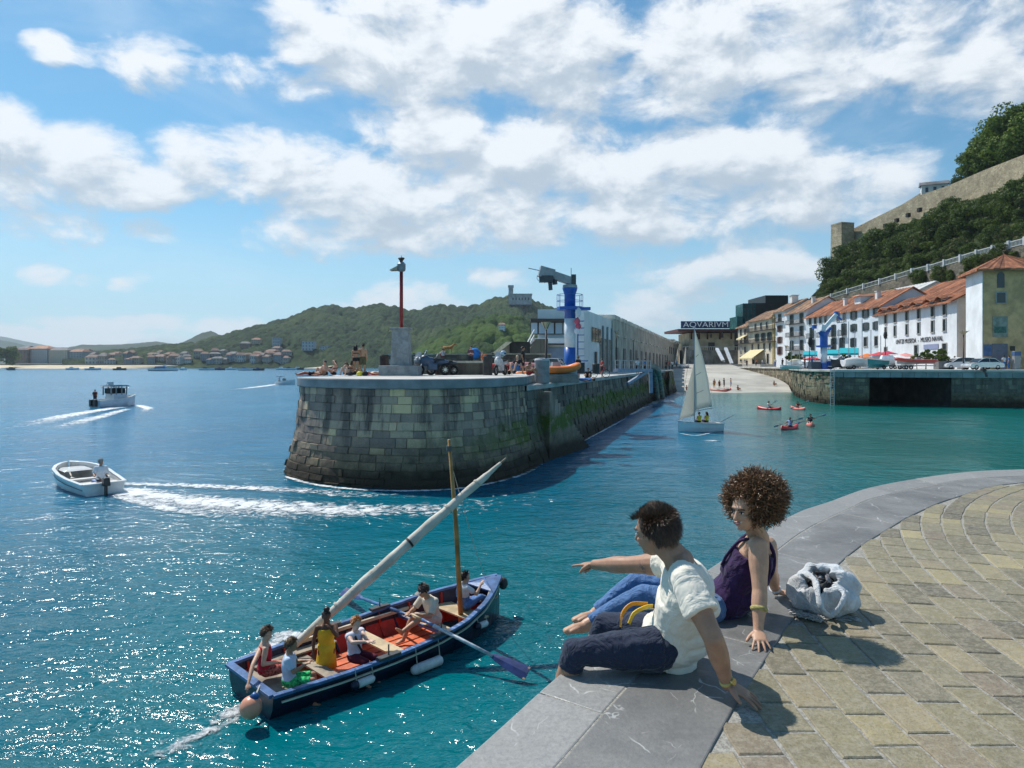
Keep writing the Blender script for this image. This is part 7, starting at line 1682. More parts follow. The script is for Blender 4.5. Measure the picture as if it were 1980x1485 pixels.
for px,py,d,cl,lb in UM:
    c=q2(px,d); zt=pz(py,d)-QZ2; t=thing('parasol',lb,'parasol',tuple(c)); MB().tube([(0,0,0),(0,0,zt)],.03,6).build('pole',M('mast_alu',0),t)
    MB().tube([(0,0,zt-.5),(0,0,zt-.45),(0,0,zt+.05)],[1.55,1.5,.05],10).build('canopy',cloth('par%d'%px,cl),t)
# blue crane on the quay
c=q2(1593,93.5); t=thing('quay_crane','short blue and white boat crane with a raised white jib on the quay','crane',tuple(c)); zz=lambda y: pz(y,93.5)-QZ2
MB().tube([(0,0,0),(0,0,zz(702))],[.62,.62],18).ell((.7,0,.55),(.9,.6,.6)).build('column_base',cb,t); MB().box((-1.3,0,.5),(1.3,1.1,1.0)).build('power_box',M('box_dark',(.04,.06,.09),.6),t)
MB().tube([(0,0,zz(702)),(0,0,zz(672))],[.42,.42],18).build('column_middle',cw,t,smooth=True); MB().tube([(0,0,zz(672)),(0,0,zz(671)),(0,0,zz(668)),(0,0,zz(668)+.02),(0,0,zz(650)),(0,0,zz(642))],[.45,1.0,1.0,.5,.5,.75],18).build('column_top',cb,t)
bm=MB().bar((-.2,0,zz(640)),(-.1,0,zz(628)),.6,.7).bar((-.1,0,zz(636)),(1.55,-.3,zz(608)),.5,.45).build('boom',cw,t,bevel=.02); MB().bar((.2,0,zz(645)),(.95,0,zz(634)),.35).box((-1.3,0,zz(632)),(.5,.4,.5)).box((1.55,-.3,zz(606)),(.45,.4,.5)).bar((1.6,-.3,zz(612)),(2.3,-.3,zz(619)),.25).build('hydraulic_arm',cb,bm); MB().tube([(2.3,-.3,zz(619)),(2.35,-.3,zz(628))],.03,6).tube([(1.0,-.2,zz(622)),(2.6,-.3,zz(624))],.03,6).build('cable',blk,bm)
# lamps on the quay
def tlamp(label,px,yt,d,double=False,head=.42):
    c=q2(px,d); t=thing('street_lamp',label,'street lamp',tuple(c),group='lamp posts on the harbour quay'); lamp_mesh(t,pz(yt,d)-QZ2-.45,w=head); return t
lm=tlamp('big dark lamp post standing between planter and silver car',1863,640,86,head=.6); lm.scale=(1.3,1.3,1)
tlamp('dark lamp post with a second lower lantern left of the museum corner',1712,648,103); tlamp('dark lamp post at the rounded corner left of the blue crane',1565,662,97); tlamp('slim lamp post in front of the narrow white house',1520,668,128)
for px,yt,yb,w_,lb in ((1567,650,672,9,'dark bushy flower basket hanging on the lamp left of the crane'),(1712,640,656,7,'dark flower basket hanging on the lamp beside the museum')):
    d=96.8 if px==1567 else 102.8; tag(MB().ell(P(px,(yt+yb)/2,d),(w_/F0*d*.5,.3,(yb-yt)/F0*d*.5)).build('flower_basket',M('basket_dark',(.03,.035,.03),.9,.4,8.,.8),remesh=.08),lb,'flower basket')
# planter with shrubs
c=q2(1825,90); t=thing('stone_planter','grey concrete planter box to the left of the white hatchback','planter',tuple(c),R(-6)); MB().box((0,0,.55),(1.9,1.3,1.1)).build('planter_box',M('planter_grey',(.17,.17,.17),.85,.2,2.,.3),t,bevel=.04); MB().box((0,0,1.1),(1.7,1.1,.06)).build('soil',M('soil',(.05,.035,.02),.95),t)
TreeKind(1.1,1.9,900,.14,leafmat('light',0,0),61,.08,9).put('light green leafy shrub growing out of the concrete planter','shrub',c+V(0,0,.9),1,0)
tp=TreeKind(1.0,2.0,700,.13,leafmat('mid',0,0),62,.07,8)
for i,(px,d,s_) in enumerate(((1790,92,1.1),(1806,93,1.),(1773,92.5,.85))): tp.put(['wide cloud shaped shrub above the middle of the red inflatable','rounder shrub between the red inflatable and the planter','thin upright shrub by the left museum door'][i],'shrub',q2(px,d)+V(0,0,.6),s_,i,None)
for px,d,s_ in ((1526,130,1.4),(1545,126,1.2),(1632,112,1.1),(1640,113,1.0)): tp.put('leafy potted shrub at the restaurant terraces','shrub',q2(px,d)+V(0,0,.3),s_,px,'potted shrubs at the restaurant terraces')
# kiosk column, people on the quay
c=q2(1965,85.5); t=thing('ticket_column','grey information column with a blue top near the right picture edge','column',tuple(c)); MB().box((0,0,1.15),(.75,.5,2.3)).build('column_body',M('column_grey',(.33,.33,.32),.7),t,bevel=.02); MB().box((0,0,2.0),(.8,.55,.5)).build('blue_panel',M('panel_blue',0),t)
QP=[(1941,85.5,'swim_white','bl','person in a white and green top walking left of the grey column'),(1951,85.8,'swim_blue','bl','person in dark blue walking right next to the one in green'),(1846,92,'swim_blue','wh','person in pale blue behind the white hatchback'),(1513,126,'swim_dark','dk','person in black beside the lamp at the narrow house'),(1499,150,'swim_white','bl','person in white standing at the corner of the narrow house'),(1444,168,'swim_dark','dk','person in dark clothes alone at the top edge of the slipway'),(1570,94,'swim_blue','bl','person in blue next to the dark power box of the crane'),(1556,96,'swim_red','dk','person in red near the rounded quay corner'),(1627,93,'plaid','kh','person in purple standing right of the blue crane'),(1604,97,'swim_white','dk','person in white bending behind the blue crane base'),(1662,96,'swim_white','kh','person in a white shirt between the covered boats'),(1462,176,'orange_top','dk','person in orange under the big yellow awning'),(1474,178,'swim_white','bl','person in white under the right end of the yellow awning'),(1970,86.5,'swim_white','wh','person in white at the right picture edge beside the grey column')]
for i,(px,d,tp_,k,lb) in enumerate(QP):
    c=q2(px,d) if px>1500 else V((px-HX)/F0*d,d,max(QZ2,slip_z(d) if px<1450 else QZ2+.2)); person(lb,JT(POSE('stand',al=(-.11,.12,.08),tl=(-.13,.27,.03)),c,R(37*i),1.02),1.08,['tan','light'][i%2],['black','brown'][i%2],[('shirt','top',cloth(tp_,(.5,.5,.5)),(-.05,.97,.7)),('trousers','legs',swim[k],(1,.9))],.05,hc=50)
# people on the lower pier terrace
lq=lambda px,d: V((px-HX)/F0*d,d,LZ)
person('person in a white cap sitting on the terrace below the office brick wall',JT(POSE('sit'),lq(1137,47),R(170),1.),1.,'tan','brown',[('shirt','top',swim['dk'],(-.1,.95,.6)),('shorts','legs',swim['dk'],(.8,0))],.035,hc=60)
person('person in a blue top lying on the pier edge right of the crane',JT(POSE('lie'),lq(1130,43.5),R(80),.9),.9,'tan','black',[('shirt','top',swim['bl'],(-.1,.9,.5)),('shorts','legs',swim['bl'],(.8,0))],.035,hc=60)
person('person in a red top holding the red bicycle',JT(POSE('stand',wl=(-.1,.4,1.)),lq(1164,56),R(100),.9),.9,'light','black',[('shirt','top',swim['rd'],(-.05,.97,.7)),('shorts','legs',swim['dk'],(.9,0))],.04,hc=60)
for i,(px,d) in enumerate(((1233,76),(1247,80),(1288,118),(1300,130),(1294,124),(1308,150))): person(['person in pale clothes standing on the gangway head','person in a blue cap standing behind the gangway rail','person in dark clothes by the storehouses, left of the two white sails','person in white by the storehouses near the slipway top','person in red between the two others near the storehouses','person in blue at the top left of the slipway'][i],JT(POSE('stand'),lq(px,d)+V(0,0,.0 if i<5 else .3),R(60*i),1.),1.05,'tan','brown',[('shirt','top',swim[('wh','bl','dk','wh','rd','bl')[i]],(-.05,.97,.7)),('trousers','legs',swim['dk'],(1,.9))],.05,hc=50)
c=lq(1160,54); t=thing('bicycle','red bicycle standing on the pier terrace by the office','bicycle',tuple(c),R(15)); wheel(t,(.52,0,.34),.34,.05); wheel(t,(-.52,0,.34),.34,.05); MB().bar((-.52,0,.34),(-.15,0,.85),.03).bar((-.15,0,.80),(.40,0,.82),.035).bar((-.05,0,.32),(.42,0,.78),.035).bar((-.05,0,.32),(-.18,0,.92),.03).bar((-.52,0,.34),(-.05,0,.32),.03).bar((.52,0,.34),(.40,0,.95),.03).build('frame',swim['rd'],t); MB().bar((.38,-.25,.98),(.38,.25,.98),.03).build('handlebar',blk,t); MB().box((-.2,0,.95),(.26,.13,.06)).build('saddle',blk,t)
for i,(px,yt,yb,d) in enumerate(((1123,701,716,45.5),(1152,703,716,50.5))):
    drum(['black stubby bollard on the terrace right of the crane','black stubby bollard beside the red bicycle'][i],px,yt,yb+6,d*.98,.26,blk,'bollard','bollard',False)
t=thing('anchor_post','small dark iron fitting on the quay edge beam above the opening','fitting',tuple(V(q2(1884,83).x,81.4,QZ2-.1))); MB().box((0,0,.1),(.5,.4,.3)).tube([(0,-.1,0),(0,-.35,-.3),(.1,-.4,-.7)],.12,8).build('iron_fitting',blk,t); MB().tube([(0,0,.1),(0,0,.45)],.12,10).build('iron_post',blk,t)

for i,(px,d,ps,lb,tp_) in enumerate(((876,40.5,'sit','person in a blue top sitting on the deck behind the motorbikes','bl'),(982,40.,'sit','person in a red top sitting between the bin and the bald man','rd'),(1011,41.5,'stand','person in a black top standing behind the two sitting at the step','dk'),(922,41.,'sit','person in white sitting at the right end of the stone bench','wh'),(1118,50.,'stand','person in a grey top standing right beside the crane base','dk'))):
    c=V((px-HX)/F0*d,d,HZ if d<42 else LZ)
    person(lb,JT(POSE(ps),c,R(120+70*i),.98),1.,['tan','light'][i%2],['black','lbrown'][i%2],[('shirt','top',swim[tp_],(-.05,.97,.6)),('shorts','legs',swim['dk'],(.9,0))],.035,hc=60)
# ================================================================== foam and wakes
def foam_mat(name,sc,dens,stretch=1.0):
    m,n,b=nt_new(name); c=geo(n); uvn=n.nodes.new('ShaderNodeUVMap'); uvn.uv_map='UVMap'; u,v,_=sep(n,uvn.outputs[0])
    s=vmth(n,'MULTIPLY',c,(1,1,1)); f=nz(n,s,sc,6,.72,.8); f2=nz(n,s,sc*.22,3,.6)
    edge=mth(n,'SUBTRACT',1.0,mth(n,'POWER',mth(n,'ABSOLUTE',mth(n,'MULTIPLY_ADD',v,2,-1)),2.0))      # across
    ax=mth(n,'MULTIPLY',rng(n,u,0,.04),rng(n,u,.35,1,1,.0))
    k=mth(n,'MULTIPLY',edge,ax); th=mth(n,'SUBTRACT',dens+.045,mth(n,'MULTIPLY',k,.34))
    th=mth(n,'ADD',th,mth(n,'MULTIPLY_ADD',f2,-.30,.15))
    a=mth(n,'MULTIPLY',mth(n,'SUBTRACT',f,th),6.,clamp=True); a=mth(n,'MULTIPLY',a,rng(n,k,0,.10))
    b.inputs['Base Color'].default_value=(.86,.88,.89,1); b.inputs['Roughness'].default_value=.5
    lk(n,bump(n,f,1,.15),b.inputs['Normal']); tr=n.nodes.new('ShaderNodeBsdfTransparent'); ms=n.nodes.new('ShaderNodeMixShader')
    lk(n,a,ms.inputs[0]); lk(n,tr.outputs[0],ms.inputs[1]); lk(n,b.outputs[0],ms.inputs[2]); lk(n,ms.outputs[0],n.nodes['Material Output'].inputs[0]); return m
def wake(pts,w0,w1,mat,z=.02,name='wake_foam'):
    pts=catmull([G(x,y,0) for x,y in pts],10); L=[0]
    for a,b in zip(pts,pts[1:]): L.append(L[-1]+(b-a).length)
    vs=[];uvs=[];m=4
    for i,p in enumerate(pts):
        d=(pts[min(i+1,len(pts)-1)]-pts[max(i-1,0)]).normalized(); s=V(-d.y,d.x,0); u=L[i]/L[-1]; w_=w0+(w1-w0)*u
        for j in range(m+1): vs.append(p+s*(w_*(j/m-.5))+V(0,0,z)); uvs.append((u,j/m))
    fs=[(i*(m+1)+j,i*(m+1)+j+1,(i+1)*(m+1)+j+1,(i+1)*(m+1)+j) for i in range(len(pts)-1) for j in range(m)]
    me=bpy.data.meshes.new(name); me.from_pydata([tuple(p) for p in vs],[],fs); uv=me.uv_layers.new(name='UVMap')
    for lp_ in me.loops: uv.data[lp_.index].uv=uvs[lp_.vertex_index]
    me.materials.append(mat); o=bpy.data.objects.new(name,me); COL.objects.link(o); o['kind']='stuff'; return o
fA=foam_mat('foam_dense',2.6,.625); fB=foam_mat('foam_thin',3.0,.66); fC=foam_mat('foam_small',6.,.60)
wake([(205,944),(330,962),(480,976),(640,985),(800,985),(950,972),(1090,952),(1200,940)],2.0,4.2,fA)
wake([(205,936),(320,938),(430,942),(560,948),(720,958),(900,962),(1050,958)],1.0,2.6,fB,.024)
wake([(215,955),(330,975),(480,992),(640,1000),(800,998),(950,985)],1.6,3.,foam_mat('foam_sparse',4.5,.70),.014)
wake([(200,950),(150,948),(112,938),(95,930)],1.0,.6,fA,.022); wake([(230,960),(330,985),(470,1005),(640,1010)],.8,1.5,fB,.018)
wake([(250,785),(200,792),(120,806),(40,826),(-60,850)],2.2,5.,fA); wake([(250,790),(170,812),(90,832),(10,852),(-60,870)],1.6,4.5,fB,.024); wake([(236,786),(262,784),(285,790),(270,800),(230,806)],1.8,1.6,fA,.028)
wake([(552,741),(530,744),(490,749),(430,756),(360,761)],2.4,6,fA)
wake([(480,1375),(440,1400),(380,1430),(300,1455),(200,1485),(100,1515)],.3,1.2,foam_mat('foam_sparse',4.5,.70)); wake([(470,1365),(430,1385),(380,1400)],.3,.6,fC,.024)
wake([(455,1290),(500,1262),(560,1228),(620,1200)],.4,.5,fC,.018); wake([(585,1235),(560,1225),(500,1240),(470,1245)],.25,.5,fC)
wake([(1290,778),(1277,772),(1268,775),(1262,782),(1240,792)],3.,2.,fA); wake([(1215,803),(1250,786),(1290,780),(1330,782)],1.4,2.,fB,.024)
wake([(546,918),(600,936),(700,948),(800,950),(900,944),(1000,922),(1060,893),(1112,862)],.5,.35,foam_mat('foam_edge',2.5,.64),.03,'shore_foam')
wake([(1112,862),(1150,842),(1200,815),(1240,792)],.3,.5,fB,.03,'shore_foam'); wake([(1312,838),(1350,842),(1400,830)],.3,.3,fC); wake([(1000,1300),(1020,1285),(1030,1290)],.12,.2,fC)
wake([(1285,757),(1350,757),(1430,757),(1520,755)],.9,.9,foam_mat('foam_shore',1.2,.66),.03,'shore_foam')
# ================================================================== the couple on the quay
def tex(name,scale,depth=2):
    t=bpy.data.textures.new(name,'CLOUDS'); t.noise_scale=scale; t.noise_depth=depth; return t
def wrinkle(o,scale,strength,mid=.5):
    d=o.modifiers.new('w','DISPLACE'); d.texture=tex('folds',scale); d.strength=strength; d.mid_level=mid; d.texture_coords='LOCAL'; return o
def cloth2(nm,col,fold=18,fs=.9,weave=0.,rough=.85,var=.08,aniso=(1,1,.45)):
    m,n,b=nt_new(nm); c=objc(n)
    f=nz(n,vmth(n,'MULTIPLY',c,aniso),fold*.35,4,.55,1.4); h=mth(n,'MULTIPLY',mth(n,'ABSOLUTE',mth(n,'SUBTRACT',f,.5)),2.0)
    g=nz(n,c,fold*.35,2,.5); hh=mth(n,'ADD',h,mth(n,'MULTIPLY',g,.8))
    k=mix(n,rng(n,nz(n,c,fold,4,.6),.3,.7),[x*(1-var) for x in col],[min(1,x*(1+var)) for x in col])
    if weave: k=mix(n,mth(n,'MULTIPLY',nz(n,c,420,2,.6),weave),k,[min(1,x*3+.03) for x in col])
    lk(n,k,b.inputs['Base Color']); b.inputs['Roughness'].default_value=rough; b.inputs['Specular IOR Level'].default_value=.2; b.inputs['Sheen Weight'].default_value=.15
    lk(n,bump(n,nz(n,c,300,2,.5),.12,.002,normal=bump(n,hh,fs,.022)),b.inputs['Normal']); return m
def skin_fg(nm,c,tat=None):
    m,n,b=nt_new(nm); o=geo(n); f=nz(n,o,16,5,.6); k=mix(n,rng(n,f,.3,.7),[x*.86 for x in c],[min(1,x*1.08) for x in c])
    k=mix(n,rng(n,nz(n,o,220,3,.7),.5,.75,0,.22),k,(c[0]*.6,c[1]*.4,c[2]*.35))
    if tat is not None:
        d=vmth(n,'DISTANCE',o,tuple(tat)); a=mth(n,'MULTIPLY',rng(n,d,.030,.050,1,0),rng(n,nz(n,vmth(n,'MULTIPLY',o,(1,1,1)),55,3,.5,1.5),.46,.54)); k=mix(n,mth(n,'MULTIPLY',a,.75),k,(.07,.06,.065))
    lk(n,k,b.inputs['Base Color']); b.inputs['Roughness'].default_value=.46; b.inputs['Specular IOR Level'].default_value=.4; b.inputs['Subsurface Weight'].default_value=.10; b.inputs['Subsurface Radius'].default_value=(.012,.004,.002); b.inputs['Subsurface Scale'].default_value=1
    lk(n,bump(n,nz(n,o,260,3,.6),.10,.002),b.inputs['Normal']); return m
def ringband(c,axis,rad,tube,mat,name,par,flat=1.0,n=28,m=10,sq=1.0):
    axis=Vector(axis).normalized(); u=axis.orthogonal().normalized(); v=axis.cross(u); mb=MB(); vs=[];fs=[]
    for i in range(n):
        a=2*pi*i/n; d=u*cos(a)+v*sin(a)*sq; p=Vector(c)+d*rad
        for j in range(m): b=2*pi*j/m; vs.append(p+d*cos(b)*tube*flat+axis*sin(b)*tube)
    for i in range(n):
        for j in range(m): fs.append((i*m+j,i*m+(j+1)%m,((i+1)%n)*m+(j+1)%m,((i+1)%n)*m+j))
    mb.add(vs,fs); return mb.build(name,mat,par,smooth=True)
# ---------------- man
S=1.06
J=dict(pel=P(1298,1238,3.64),che=P(1330,1140,3.53),nek=P(1318,1086,3.52),hed=P(1266,1030,3.56),
 sl=P(1325,1120,3.345),sr=P(1303,1090,3.71),el=P(1380,1236,3.16),wl=P(1406,1322,3.25),er=P(1213,1092,3.93),wr=P(1150,1092,4.12),
 pl=P(1276,1254,3.53),pr=P(1292,1222,3.74),kl=P(1112,1260,3.53),kr=P(1170,1208,3.93),al=V(.20,3.60,3.25),ar=V(.36,4.02,3.26),tl=V(.09,3.66,3.18),tr=V(.25,4.1,3.2),
 look=V(-.76,.62,-.16),hup=V(-.32,.10,1))
t=thing('person','man in a cream t-shirt and dark denim shorts sitting on the quay edge pointing','person',(J['pel'].x,J['pel'].y,QZ),world=True)
man=t
ms=skin_fg('skin_man',(.43,.235,.15),tat=J['sr'].lerp(J['er'],.62)+V(0,-.035,0))
mb=MB(); torso(mb,J,S,-.16,1.0,0)
for s in 'lr': arm(mb,J,s,S,fe=1.17); leg(mb,J,s,S)
hand(mb,J['wl']+V(.004,-.002,0),(G(1482,1366,QZ+.012)-J['wl']),(0,.05,-1),-1,1.02,'flat',1.2)
hand(mb,J['wr'],(P(1107,1090,4.27)-J['wr']),(.15,-.25,-1),1,1.02,'point')
head(mb,J,S); mb.cap(J['che'].lerp(J['nek'],.6),.085,J['nek'].lerp(J['hed'],.30),.064)
for q in 'lr': mb.cap(J['s'+q].lerp(J['nek'],.25)-V(0,0,.005),.055,J['nek']+V(0,0,.01),.062)
b=mb.build('body',ms,t,remesh=.0045,sm=4)
mb=MB(); torso(mb,J,S,-.13,.96,.022,n=12)
for q in 'lr': mb.cap(J['s'+q].lerp(J['nek'],.2),.066,J['nek'].lerp(J['che'],.25),.075)
for tt,k in ((.0,1.04),(.18,1.10),(.36,1.08),(.55,1.02)): c2,w2,d2=tring(J,S,tt,.02); mb.ell(c2-d2.normalized()*.035,(w2.length*.86*k,w2.length*.80*k,.085))
for s in 'lr': arm(mb,J,s,S,.60 if s=='l' else .34,.016,True)
a=J['sl'];e=J['el']; limb(mb,a,e,.078,.094,.05,.60,0,True); 
c,w1,d1=tring(J,S,-.10,.020); mb.eloft([(c+V(0,0,.10),w1*1.0,d1*1.05),(c+V(0,0,.02),w1*1.10,d1*1.2),(c-V(-.005,0,.03),w1*1.06,d1*1.18)])
tsh=cloth2('cotton_cream',(.80,.74,.63),14,.75,0,.9,.04,(1,1,.8)); sh=mb.build('t_shirt',tsh,t,remesh=.006,sm=5); wrinkle(sh,.085,.016)
# dark print on the chest side
p0=J['pel'].lerp(J['che'],.62); fr=tring(J,S,.45,.0); 
den=cloth2('denim_navy',(.012,.019,.040),22,.9,.35,.8,.2,(1,1,1))
mb=MB(); torso(mb,J,S,-.17,.14,.014,n=5)
for s in 'lr': limb(mb,J['p'+s],J['k'+s],.112*S,.062*S,0,1.0,.004,True,.0); mb.ell(J['p'+s],(.112,.108,.10)); k=J['k'+s]; a=J['a'+s]; mb.ell(k,(.066*S,)*3); limb(mb,k,a,.066*S,.064*S,0,.18,0,True)
o=mb.build('shorts',den,t,remesh=.006,sm=5); wrinkle(o,.07,.014)
orb=M('strap_orange',(.72,.30,.02),.5,.1,20.)
for i,(q,mt) in enumerate((([(1200,1212,3.56),(1204,1186,3.58),(1222,1168,3.60),(1252,1168,3.62)],orb),([(1216,1206,3.55),(1226,1186,3.57),(1248,1174,3.60),(1262,1172,3.62)],M('strap_yellow',(.75,.48,.03),.5,.1,20.)))):
    pts=catmull([P(*k) for k in q],8); mb=MB()
    for a,b_ in zip(pts,pts[1:]): mb.bar(a,b_,.006,.020)
    mb.build('belt_strap',mt,t,smooth=False)
dw=(J['wl']-J['el']).normalized(); cw_=J['wl']-dw*.022
ws=ringband(cw_,dw,.034,.011,M('watch_strap',(.55,.47,.16),.45,.1,30.),'watch_strap',t,.35,sq=.85)
wf=J['wl']-dw*.022+V(.022,-.026,.006); OFF[ws.name]=OFF[t.name]; MB().tube([wf,wf+V(.55,-.7,.1).normalized()*.010],[.018,.016],16).build('watch_case',M('watch_gold',(.45,.38,.16),.25,.05,1.,metal=.8),ws)
def fl(v):
    k=max(0,min(1,(v.z-.1)/.75)); k=k*k*(3-2*k); q=Vector((v.x*.3,-.25-.5*v.z,-.55+.2*v.y)).lerp(Vector((.30,.10,.55)),k); g=max(0,min(1,(v.y-.05)/.4)); return q.lerp(Vector((.1,-.45,.75)),g)
mb=hairtuft(J,S*1.0,11000,.034,.55,4,(1.03,1.01,1.04),fl,.30,.0013,-.22); 
f_,u_,r_=bas(J['look'],J['hup']); rd=random.Random(8)
for i in range(260):      # messy quiff at the front
    a=rd.uniform(-.06,.06); p=J['hed']+r_*a+f_*rd.uniform(.05,.088)+u_*rd.uniform(.080,.100); d=(f_*.2+u_*.9+r_*rd.gauss(0,.35)).normalized(); L=rd.uniform(.018,.036); q=d.cross(f_).normalized()*.002
    mb.add([p-q,p+q,p+d*L+f_*.01],[(0,1,2)],0,rd.random())
mb.build('hair',hairmat('manbrown',(.020,.011,.007),(.15,.085,.05)),t,fix=False); facebits(t,J,S)
# ---------------- woman
SW=1.03
K=dict(pel=P(1408,1158,4.40),che=P(1450,1090,4.33),nek=P(1468,1036,4.28),hed=P(1443,987,4.17),
 sl=P(1466,1056,4.12),sr=P(1484,1054,4.42),el=P(1469,1142,4.02),wl=P(1466,1220,3.92),er=P(1491,1106,4.58),wr=P(1500,1143,4.68),
 pl=P(1374,1176,4.26),pr=P(1388,1160,4.50),kl=P(1246,1150,4.42),kr=P(1230,1126,4.62),al=P(1134,1208,4.36),ar=P(1150,1186,4.62),tl=P(1096,1221,4.30),tr=P(1112,1200,4.56),
 look=V(-.83,-.56,-.10),hup=V(-.10,-.04,1))
t=thing('person','curly haired woman in a dark purple top and blue jeans leaning back on her hands','person',(K['pel'].x,K['pel'].y,QZ),world=True)
wsn=skin_fg('skin_woman',(.56,.33,.215))
mb=MB(); torso(mb,K,SW,-.16,1.0,0,True)
for s in 'lr': arm(mb,K,s,SW,fe=1.10); leg(mb,K,s,SW)
hand(mb,K['wl'],(G(1476,1268,QZ+.008)-K['wl']),(0,-.1,-1),-1,.98,'flat',1.9)
hand(mb,K['wr'],(.95,-.30,-.12),(0,0,-1),1,.95,'flat',1.3)
head(mb,K,SW)
mb.build('body',wsn,t,remesh=.0045,sm=4)
top=cloth2('knit_purple',(.028,.010,.050),16,.9,.25,.9,.3,(1,1,.8))
mb=MB(); torso(mb,K,SW,-.20,.86,.020,True,12)
for tt in (.1,.3,.5): c2,w2,d2=tring(K,SW,tt,.02,True); mb.ell(c2-d2.normalized()*.02,(w2.length*.98,w2.length*.92,.09))
c,w1,d1=tring(K,SW,-.12,.03,True); mb.eloft([(c+V(0,0,.05),w1,d1),(c-V(0,0,.02),w1*1.1,d1*1.15),(c-V(-.02,0,.07),w1*1.12,d1*1.2)])
for q in (-.052,.052): c2,w2,d2=tring(K,SW,.5,0,True); mb.ell(c2+d2*.72+w2.normalized()*q,(.055,.055,.055))
o=mb.build('tank_top',top,t,remesh=.006,sm=5); wrinkle(o,.07,.014)
OFF[o.name]=OFF[t.name]
for q in(-1,1):
    pts=[]
    for tt,fb in ((.62,1.05),(.80,1.08),(.93,.95)): c2,w2,d2=tring(K,SW,tt,.008,True); pts.append(c2+w2*q*.52+d2*fb)
    c2,w2,d2=tring(K,SW,.97,.012,True); pts.append(c2+w2*q*.75+V(0,0,.01))
    for tt,fb in ((.90,-1.0),(.75,-1.08),(.58,-1.05)): c2,w2,d2=tring(K,SW,tt,.008,True); pts.append(c2+w2*q*.40+d2*fb)
    MB().tube(catmull(pts,5),.010,8,sq=1.6).build('shoulder_strap',top,o,smooth=True)
jn=cloth2('denim_blue',(.055,.12,.25),24,.9,.4,.8,.25,(1,1,1))
mb=MB(); torso(mb,K,SW,-.18,.06,.010,True,4)
for s in 'lr': limb(mb,K['p'+s],K['k'+s],.090*SW,.066*SW,0,1,.006,False); limb(mb,K['k'+s],K['a'+s],.066*SW,.050*SW,0,.93,.006,True); mb.ell(K['p'+s],(.098,.098,.095))
o=mb.build('jeans',jn,t,remesh=.006,sm=4); wrinkle(o,.06,.011)
dw=(K['wl']-K['el']).normalized(); c=K['el'].lerp(K['wl'],.46)
ringband(c,dw,.038,.015,M('bangle_raffia',(.50,.42,.15),.7,.2,60.,.6),'bangle',t,.8)
dr=(K['wr']-K['er']).normalized(); ringband(K['wr']-dr*.03,dr,.034,.006,M('ribbon_white',(.7,.7,.72),.7),'ribbon_bracelet',t)
# afro
f_,u_,r_=bas(K['look'],K['hup']); hc=K['hed']; rd=random.Random(12); mb=MB()
hm=[]
cen=hc-f_*.060+u_*.050+V(.035,.02,0)
rad=Vector((.168,.165,.172))
def facezone(p,k=0):
    q=p-hc; x_=q.dot(r_); y_=q.dot(f_); z_=q.dot(u_)
    return y_>.028 and abs(x_)<.066-k and -.22<z_<.080-k and not (y_<.05 and abs(x_)>.05)
core=MB().ell(cen,(.125,.125,.130),ROT(f_,u_,r_),20)  # dark inner ball added to block light through the curls
core.ell(hc-f_*.03+u_*.03,(.088,.098,.095),ROT(f_,u_,r_),18)
mb.v=core.v; mb.f=core.f; mb.m=core.m; mb.t=[.05]*len(core.f)
cnt=0
lob=[(Vector((rd.gauss(0,1),rd.gauss(0,1),rd.gauss(0,1))).normalized(),rd.uniform(-.022,.026)) for _ in range(60)]
while cnt<6200:
    v=Vector((rd.gauss(0,1),rd.gauss(0,1),rd.gauss(0,1))).normalized()
    if v.z<-.80: continue
    rr=rd.uniform(.58,.92)
    bump_=max([l[1]*max(0,(v.dot(l[0])-.86)/.14) for l in lob]+[0])+min([l[1]*max(0,(v.dot(l[0])-.86)/.14) for l in lob]+[0])
    wv=r_*v.x+f_*v.y+u_*v.z
    p=cen+Vector((wv.x*(rad.x+bump_),wv.y*(rad.y+bump_),wv.z*(rad.z+bump_)))*rr
    if facezone(p): continue
    cnt+=1; d=(wv+Vector((rd.gauss(0,.35),rd.gauss(0,.35),rd.gauss(0,.35)))).normalized(); L=rd.uniform(.028,.078); a0=rd.uniform(0,6.28); e1=d.orthogonal().normalized(); e2=d.cross(e1); cr=rd.uniform(.004,.011); N=9; turns=rd.uniform(.8,2.2)
    pts=[p+d*(L*i/N)+e1*(cos(a0+turns*6.28*i/N)*cr)+e2*(sin(a0+turns*6.28*i/N)*cr) for i in range(N+1)]
    if facezone(pts[-1],.008): continue
    mb.tube(pts,[.0021]*N+[.0008],3,cap=False,tint=min(1,max(0,(rr-.55)*1.6*rd.uniform(.4,1.2))))  # outer curls tinted browner, the light on them put into the colour
ah=hairmat('afro',(.016,.008,.005),(.46,.235,.11)); mb.build('hair',ah,t,fix=False); facebits(t,K,SW,(.45,.16,.14))
# teeth of the smile and eyelashes
H=lambda a,b,d: hc+(r_*a+f_*b+u_*d)*SW
MB().tube([H(-.027,.079,-.046),H(-.012,.0905,-.0535),H(0,.094,-.055),H(.012,.0905,-.0535),H(.027,.079,-.046)],[.0016,.0035,.0042,.0035,.0016],6).build('smile',M('teeth_white',(.75,.72,.68),.35,.03),t,smooth=True)
for q in(-1,1): MB().tube([H(q*.017,.086,.011),H(q*.031,.089,.0145),H(q*.046,.077,.010)],[.0020,.0032,.0012],6).build('eyelash',M('lash_black',(.012,.01,.01),.6),t)
